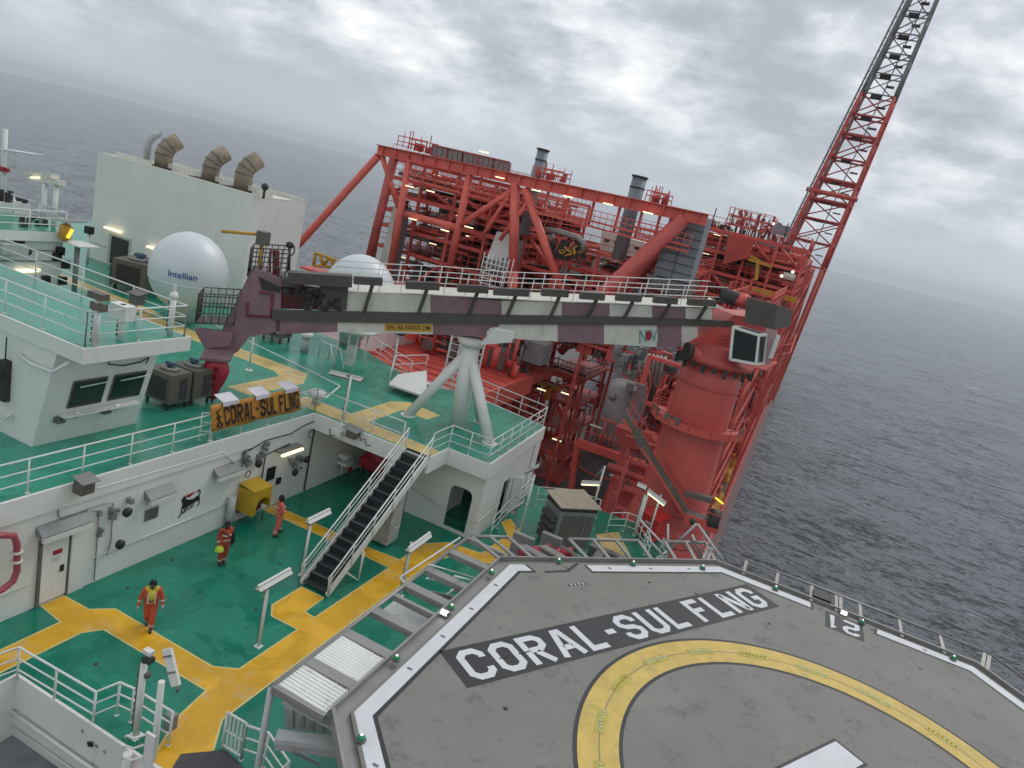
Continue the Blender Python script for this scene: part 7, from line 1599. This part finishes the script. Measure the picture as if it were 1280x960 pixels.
def lowdeck():
    t = thing('red_laydown_platform', 'bright red ribbed laydown platform beyond the green upper deck', 'platform', (-30, 50, 0))
    b = MB(); b.box(-46, -19.6, 42.5, 57.5, .9, 1.0); b.build('deck_plate', RED, t)
    b = MB()
    for k in range(10): b.box(-46, -19.6, 43+1.5*k, 43.12+1.5*k, 1.0, 1.12)
    b.build('ribs', RED, t)
    b = MB(); b.box(-46, -19.5, 42.3, 42.5, -.6, 1.0); b.box(-19.6, -19.4, 42.3, 57.5, -.6, 1.0); b.build('edge_beam', RED3, t)
    for x in (-45, -33, -20): b = MB(); b.bar((x, 43, HD), (x, 43, .9), .5, .5, up=(0, 1, 0)); b.build('column', RED, t)
    b = MB()
    for k in range(18): b.tube((-46+1.5*k, 42.4, 1), (-46+1.5*k, 42.4, 2.1), .035, 5)
    for h in (.55, 1.1): b.tube((-46, 42.4, 1+h), (-19.5, 42.4, 1+h), .035, 5)
    b.build('railing', WHITE2, t)
    rg = random.Random(44); b = MB(); clutter(b, -33, -20, 52, 58, 1.0, 6, 70, rg, .08, .3); b.build('pipework', RED, t)
    b = MB(); clutter(b, -33, -20, 53, 58, 1.0, 5, 40, rg, .08, .35); b.build('grey_pipework', ALUD, t)
    b = MB()
    for k in range(3): b.tube((-19, 45+3*k, HD+.6), (-6.5, 45+3*k, HD+.6), .4, 10)
    clutter(b, -19, -6.5, 44, 56, HD, HD+6, 90, rg, .1, .4); b.build('low_pipes', RED2, t)
    # grey boxes seen under the boom
    t = thing('grey_deck_boxes', 'pale grey equipment boxes on the red platform under the boom', 'boxes', at_y(625, 440, 55)); b = MB(); c = at_y(622, 450, 55); b.box(c.x-1.1, c.x+.7, 55, 57, c.z-.8, c.z+1.1); c = at_y(668, 440, 56); b.box(c.x-.9, c.x+.8, 56, 58, c.z-1, c.z+.8); b.build('box_body', GREY, t)
    t = thing('yellow_lattice_crane', 'orange and yellow lattice piece behind the boom and in front of the sea', 'crane part', at_y(415, 325, 58)); Y = 58
    b = MB()
    for a, c in (((394, 316), (445, 334)), ((394, 316), (392, 332)), ((392, 332), (445, 336)), ((400, 318), (404, 332)), ((404, 332), (412, 321)), ((412, 322), (418, 333)), ((418, 333), (426, 327)), ((426, 327), (432, 335))): b.tube(at_y(a[0], a[1], Y), at_y(c[0], c[1], Y), .16, 6)
    b.build('lattice', YSTEEL, t); b = MB(); a = at_y(376, 330, Y); b.box(a.x, a.x+3.2, Y, Y+2, a.z-5, a.z-.2); b.build('orange_box', RED3, t)
lowdeck()

# ================================================================ flare tower
def tower():
    t = thing('flare_tower', 'tall red and grey lattice flare tower leaning up out of the picture', 'flare tower', (-4, 150, HD)); Y = 150.0
    l0, l1 = at_y(1022, 226, Y), at_y(1135, 0, Y); r0, r1 = at_y(1074, 226, Y), at_y(1170, 0, Y)
    def ch(a, c, z): f = (z-a.z)/(c.z-a.z); return a+(c-a)*f
    zs = []; 
    for py in (350, 318, 288, 262, 234, 204, 172, 145, 116, 89, 62, 36, 7, -22, -50, -78, -106): zs.append(at_y(1085, py, Y).z)
    off = Vector((1.2, 6.0, 0)); P = []
    for z in zs:
        a = ch(l0, l1, z); c = ch(r0, r1, z); dd = (c-a).length; k = Vector((dd*.08, dd*.75, 0)); P.append([a, c, c+k, a+k])
    P0 = []; z = HD; a = ch(l0, l1, z); c = ch(r0, r1, z)
    for i in range(4):
        for (i0, i1, m_) in ((0, 8, RED), (8, len(P)-1, GREY)):
            b = MB(); rr = (.40 if i in (0, 3) else .33)
            b.sweep([P[k][i] for k in range(i0, i1+1)], rr, 8, rs=[rr*(1-.028*k) for k in range(i0, i1+1)]); b.build('chord', m_, t)
    for k in range(len(P)):
        m_ = RED2 if k < 8 else GREY; b = MB(); r = .13 if k >= 8 else .2
        for i in range(4): b.tube(P[k][i], P[k][(i+1) % 4], r if k not in (4, 6, 3) else .34, 6)
        if k < len(P)-1:
            for i in range(4):
                if i % 2 == k % 2: b.tube(P[k][i], P[k+1][(i+1) % 4], .10 if k >= 8 else .13, 6)
                else: b.tube(P[k][(i+1) % 4], P[k+1][i], .10 if k >= 8 else .13, 6)
            if k % 2: b.tube(P[k][0], P[k+1][1], .13, 6)
        b.build('bracing', m_, t)
    # riser pipes and ladder
    b = MB(); b.sweep([P[k][0]+Vector((-.65, -.3, 0)) for k in range(len(P))], .2, 6); b.sweep([P[k][0]+Vector((.55, .5, 0)) for k in range(len(P))], .2, 6); b.build('riser_pipe', GREY, t)
    b = MB(); b.sweep([P[k][1].lerp(P[k][0], .38)+Vector((0, 2.5, 0)) for k in range(len(P))], .11, 6); b.build('riser_pipe', GREY, t)
    b = MB()
    for k in range(len(P)-1):
        for s in (0, .33, .66): c = P[k][0].lerp(P[k+1][0], s); b.box(c.x-.8, c.x-.4, c.y-.3, c.y, c.z-.1, c.z+.1)
        c = P[k][0].lerp(P[k][1], .45)+Vector((0, 2, 0)); b.box(c.x-.9, c.x+.9, c.y-.8, c.y+.8, c.z-.35, c.z+.15)
    b.build('clamp_platforms', UNITD, t)
    b = MB()
    for k in range(len(P)-1): c = P[k][1].lerp(P[k+1][1], .5)+Vector((-1.2, 1.5, 0)); b.box(c.x-.9, c.x+.5, c.y-.6, c.y+.6, c.z-.08, c.z+.12)
    b.build('rest_platforms', GREYD, t)
    b = MB()
    for i, q in enumerate(P[0]): b.bar(q, Vector((q.x-1.5*(i in (1, 2)), q.y, HD)), .6, .6, up=(0, 1, 0))
    b.build('foot', RED, t)
    c = at_y(1062, 248, Y-.3); b = MB(); b.tube(at_y(1008, 236, Y), at_y(1072, 250, Y), .42, 8); b.build('heavy_cross_beam', RED, t)
tower()

def forward_racks():
    rg = random.Random(71)
    t = thing('forward_pipe_deck', 'dense red railed pipe deck seen just above the middle of the crane boom', 'pipe rack', (-15, 62, 6))
    for z in (4.2, 6.0, 7.8):
        b = MB(); b.bar((-21.5, 61.4, z), (-8, 61.4, z), .2, .24); b.bar((-21.5, 62.8, z), (-8, 62.8, z), .2, .24)
        for k in range(14): b.bar((-21.5+k*1.04, 61.4, z+.02), (-21.5+k*1.04, 62.8, z+.02), .1, .16)
        b.build('floor_frame', RED, t); b = MB()
        for h in (.4, .75, 1.1): b.tube((-21.5, 61.25, z+h), (-8, 61.25, z+h), .03, 5)
        for k in range(28): b.tube((-21.5+k*.5, 61.25, z), (-21.5+k*.5, 61.25, z+1.1), .025, 5)
        b.build('railing', RED3, t)
    b = MB(); clutter(b, -21, -8.2, 61.6, 62.8, 3.2, 9, 120, rg, .04, .14); b.build('red_pipework', RED, t)
    b = MB(); clutter(b, -21, -8.2, 61.6, 62.8, 3.2, 9, 50, rg, .04, .16); b.build('silver_pipework', ALU, t)
    for x in (-21.4, -17, -12.5, -8.1): b = MB(); b.bar((x, 61.5, HD), (x, 61.5, 9), .22, .22, up=(0, 1, 0)); b.build('column', RED, t)
    t = thing('starboard_pipe_rack', 'tall narrow red pipe rack with railings along the starboard edge behind the crane cab', 'pipe rack', (-5, 70, 0))
    for z in (-9, -6, -3, 0, 3, 6, 9, 11.5):
        b = MB(); b.bar((-6.6, 64, z), (-6.6, 84, z), .2, .26); b.bar((-3.0, 64, z), (-3.0, 84, z), .2, .26); b.bar((-6.6, 64, z), (-3.0, 64, z), .2, .24); b.bar((-6.6, 74, z), (-3.0, 74, z), .2, .24); b.build('floor_frame', RED, t)
        b = MB()
        for h in (.5, 1.05): b.sweep([(-6.6, 63.9, z+h), (-2.9, 63.9, z+h), (-2.9, 84, z+h)], .035, 5)
        for k in range(16): b.tube((-2.9, 64+1.3*k, z), (-2.9, 64+1.3*k, z+1.05), .03, 5)
        for k in range(5): b.tube((-6.5+.9*k, 63.9, z), (-6.5+.9*k, 63.9, z+1.05), .03, 5)
        b.build('railing', RED3, t)
    for x in (-6.6, -3.0):
        for y in (64, 74, 84): b = MB(); b.bar((x, y, HD), (x, y, 12.5), .24, .24, up=(0, 1, 0)); b.build('column', RED, t)
    b = MB(); clutter(b, -6.4, -3.2, 64.3, 83, HD+1, 11, 160, rg, .05, .2); b.build('red_pipework', RED2, t)
    b = MB(); clutter(b, -6.4, -3.2, 64.3, 83, HD+1, 11, 70, rg, .05, .2); b.build('grey_pipework', ALUD, t)
    b = MB(); clutter(b, -6.4, -3.2, 64.3, 83, HD+1, 11, 14, rg, .05, .16); b.build('pale_pipework', BWHITE, t)
forward_racks()
def extras():
    # floodlight post and white ladder rails on the far part of the upper deck
    q = at_z(489, 468, 4); t = thing('floodlight_post', 'white post with a dark floodlight by the white ramp platform', 'lamp post', q); b = MB(); b.tube(q, q+Vector((0, 0, 2.4)), .06, 8); b.build('post', WHITE2, t)
    b = MB(); e = q+Vector((0, 0, 2.5)); b.box(e.x-.3, e.x+.3, e.y-.15, e.y+.15, e.z-.12, e.z+.14); b.build('floodlight', UNITD, t)
    for lb, p in (('low white bent rails beside the rack under the boom', ((470, 0), (0, 0))),):
        t = thing('bent_guard_rail', lb, 'railing', at_z(400, 448, 4)); b = MB()
        for dx in (0, 12): s0, s1, s2 = at_z(398+dx, 444+dx*.4, 4), at_z(410+dx, 450+dx*.4, 4), at_z(418+dx, 458+dx*.4, 4); b.sweep([s0, s0+Vector((0, 0, .9)), s1+Vector((0, 0, .9)), s2], .035, 6)
        b.build('rail_hoop', WHITE2, t)
    q = at_z(352, 466, 4); t = thing('deck_flood_post', 'slim white post on the upper deck left of the faded yellow walkway loop', 'post', at_z(311, 463, 4)); q = at_z(311, 463, 4); b = MB(); b.tube(q, q+Vector((0, 0, 1.7)), .05, 6); b.lathe([(.2, 0), (.2, .03)], q, 12); b.build('post', WHITE2, t)
    # floodlight box and loose cable on the fascia above the recess
    q = at_y(443, 541, 26.0); t = thing('fascia_floodlight', 'brown floodlight with a loose black cable on the white fascia above the recess', 'floodlight', q); b = MB(); b.slab([q+Vector((-.45, -.35, .18)), q+Vector((.35, -.35, .12)), q+Vector((.4, .1, .24)), q+Vector((-.4, .1, .3))], (0, 0, .03)); b.build('hood', ALU, t)
    b = MB(); b.box(q.x-.25, q.x+.22, q.y-.3, q.y, q.z-.2, q.z+.14); b.build('floodlight_body', UNIT, t); b = MB(); b.sweep([q+Vector((.3, -.08, .1)), q+Vector((.42, -.08, -.2)), q+Vector((.62, -.08, -.05)), q+Vector((.75, -.08, -.32)), q+Vector((.95, -.08, -.25))], .025, 5); b.build('loose_cable', BLACK, t)
    q = at_y(422, 540, 26.0); t = thing('cable_box', 'small white junction box and cable loop at the foot of the tall lamp post', 'junction box', q); b = MB(); b.box(q.x-.22, q.x+.3, q.y-.2, q.y, q.z-.1, q.z+.14); b.build('box_body', WHITE2, t); b = MB(); b.sweep([q+Vector((-.2, -.1, .1)), q+Vector((-.36, -.1, .0)), q+Vector((-.3, -.1, -.25)), q+Vector((-.1, -.1, -.2))], .025, 5); b.build('cable_loop', BLACK, t)
    # drum and blue barrel in the dark of the recess
    t = thing('blue_drum', 'dark blue drum standing in the shadow behind the stair', 'drum', (-15.3, 30.6, 0)); b = MB(); b.tube((-15.3, 30.6, 0), (-15.3, 30.6, .95), .3, 18); b.build('drum_body', NAVY, t)
    # scuppers and deck sockets on the green deck
    t = thing('deck_sockets', 'small round sockets scattered on the wet green main deck', 'deck fittings', (-14, 18, 0)); 
    for px, py in ((250, 740), (215, 700), (320, 762), (160, 735), (120, 830), (300, 720), (350, 705), (240, 655)): p = at_z(px, py, 0); b = MB(); b.lathe([(.001, .012), (.05, .011), (.07, .001)], p, 10); b.build('socket', UNITD, t)
extras()
# ================================================================ thin sea haze
def haze():
    me = MB(); me.box(-15500, 15500, -15500, 15500, SEAZ-6.5, 135); o = me.build('haze', [bpy.data.materials.new('sea_haze')]); o['kind'] = 'stuff'
    m_ = o.data.materials[0]; m_.use_nodes = True; t = m_.node_tree; t.nodes.clear(); v = t.nodes.new('ShaderNodeVolumePrincipled'); ou = t.nodes.new('ShaderNodeOutputMaterial')
    v.inputs['Color'].default_value = (.86, .92, 1.0, 1); v.inputs['Density'].default_value = 0.00009; v.inputs['Anisotropy'].default_value = .1
    t.links.new(v.outputs[0], ou.inputs['Volume'])
haze()

# ================================================================ pieces that do not touch become parts of their own
def split_pieces():
    skip = ('lettering', 'line', 'mark', 'stud', 'joint', 'rung', 'pipework', 'walkway', 'rail', 'symbol', 'window', 'opening', 'cable', 'clips', 'seam', 'band', 'motors', 'slats', 'fins', 'posts', 'rods', 'ribs', 'tread', 'bars', 'haze')
    for o in [o for o in bpy.data.objects if o.type == 'MESH']:
        if o.get('kind') or any(s in o.name for s in skip) or len(o.data.vertices) > 6000 or o.data.users > 1 or not o.parent: continue
        me = o.data; n = len(me.vertices); par = list(range(n))
        def fd(i):
            while par[i] != i: par[i] = par[par[i]]; i = par[i]
            return i
        for p in me.polygons:
            vs = p.vertices; a0 = fd(vs[0])
            for v in vs[1:]: par[fd(v)] = a0
        isl = {}
        for i in range(n): isl.setdefault(fd(i), []).append(i)
        if len(isl) < 2 or len(isl) > 90: continue
        ks = list(isl); bb = []
        for k in ks:
            co = [me.vertices[i].co for i in isl[k]]; bb.append([(min(c_[a_] for c_ in co)-.03, max(c_[a_] for c_ in co)+.03) for a_ in range(3)])
        g = list(range(len(ks)))
        def gf(i):
            while g[i] != i: i = g[i]
            return i
        for i in range(len(ks)):
            for j in range(i):
                if all(bb[i][a_][0] <= bb[j][a_][1] and bb[j][a_][0] <= bb[i][a_][1] for a_ in range(3)): g[gf(i)] = gf(j)
        grp = {}
        for i, k in enumerate(ks): grp.setdefault(gf(i), set()).update(isl[k])
        if len(grp) < 2 or len(grp) > 30: continue
        polys = [(tuple(p.vertices), p.material_index, p.use_smooth) for p in me.polygons]; first = True; nm = o.name.split('.')[0]
        for vs in grp.values():
            vl = sorted(vs); mp = {v: i for i, v in enumerate(vl)}; pl_ = [p for p in polys if p[0][0] in vs]
            m2 = bpy.data.meshes.new(nm); m2.from_pydata([tuple(me.vertices[v].co) for v in vl], [], [[mp[v] for v in p[0]] for p in pl_])
            for mt_ in me.materials: m2.materials.append(mt_)
            m2.polygons.foreach_set('material_index', [p[1] for p in pl_]); m2.polygons.foreach_set('use_smooth', [p[2] for p in pl_]); m2.update()
            if first: keep = m2; first = False
            else:
                q = bpy.data.objects.new(nm, m2); COL.objects.link(q); q.parent = o.parent; q.location = o.location; q.rotation_euler = o.rotation_euler; q.scale = o.scale
        o.data = keep
split_pieces()
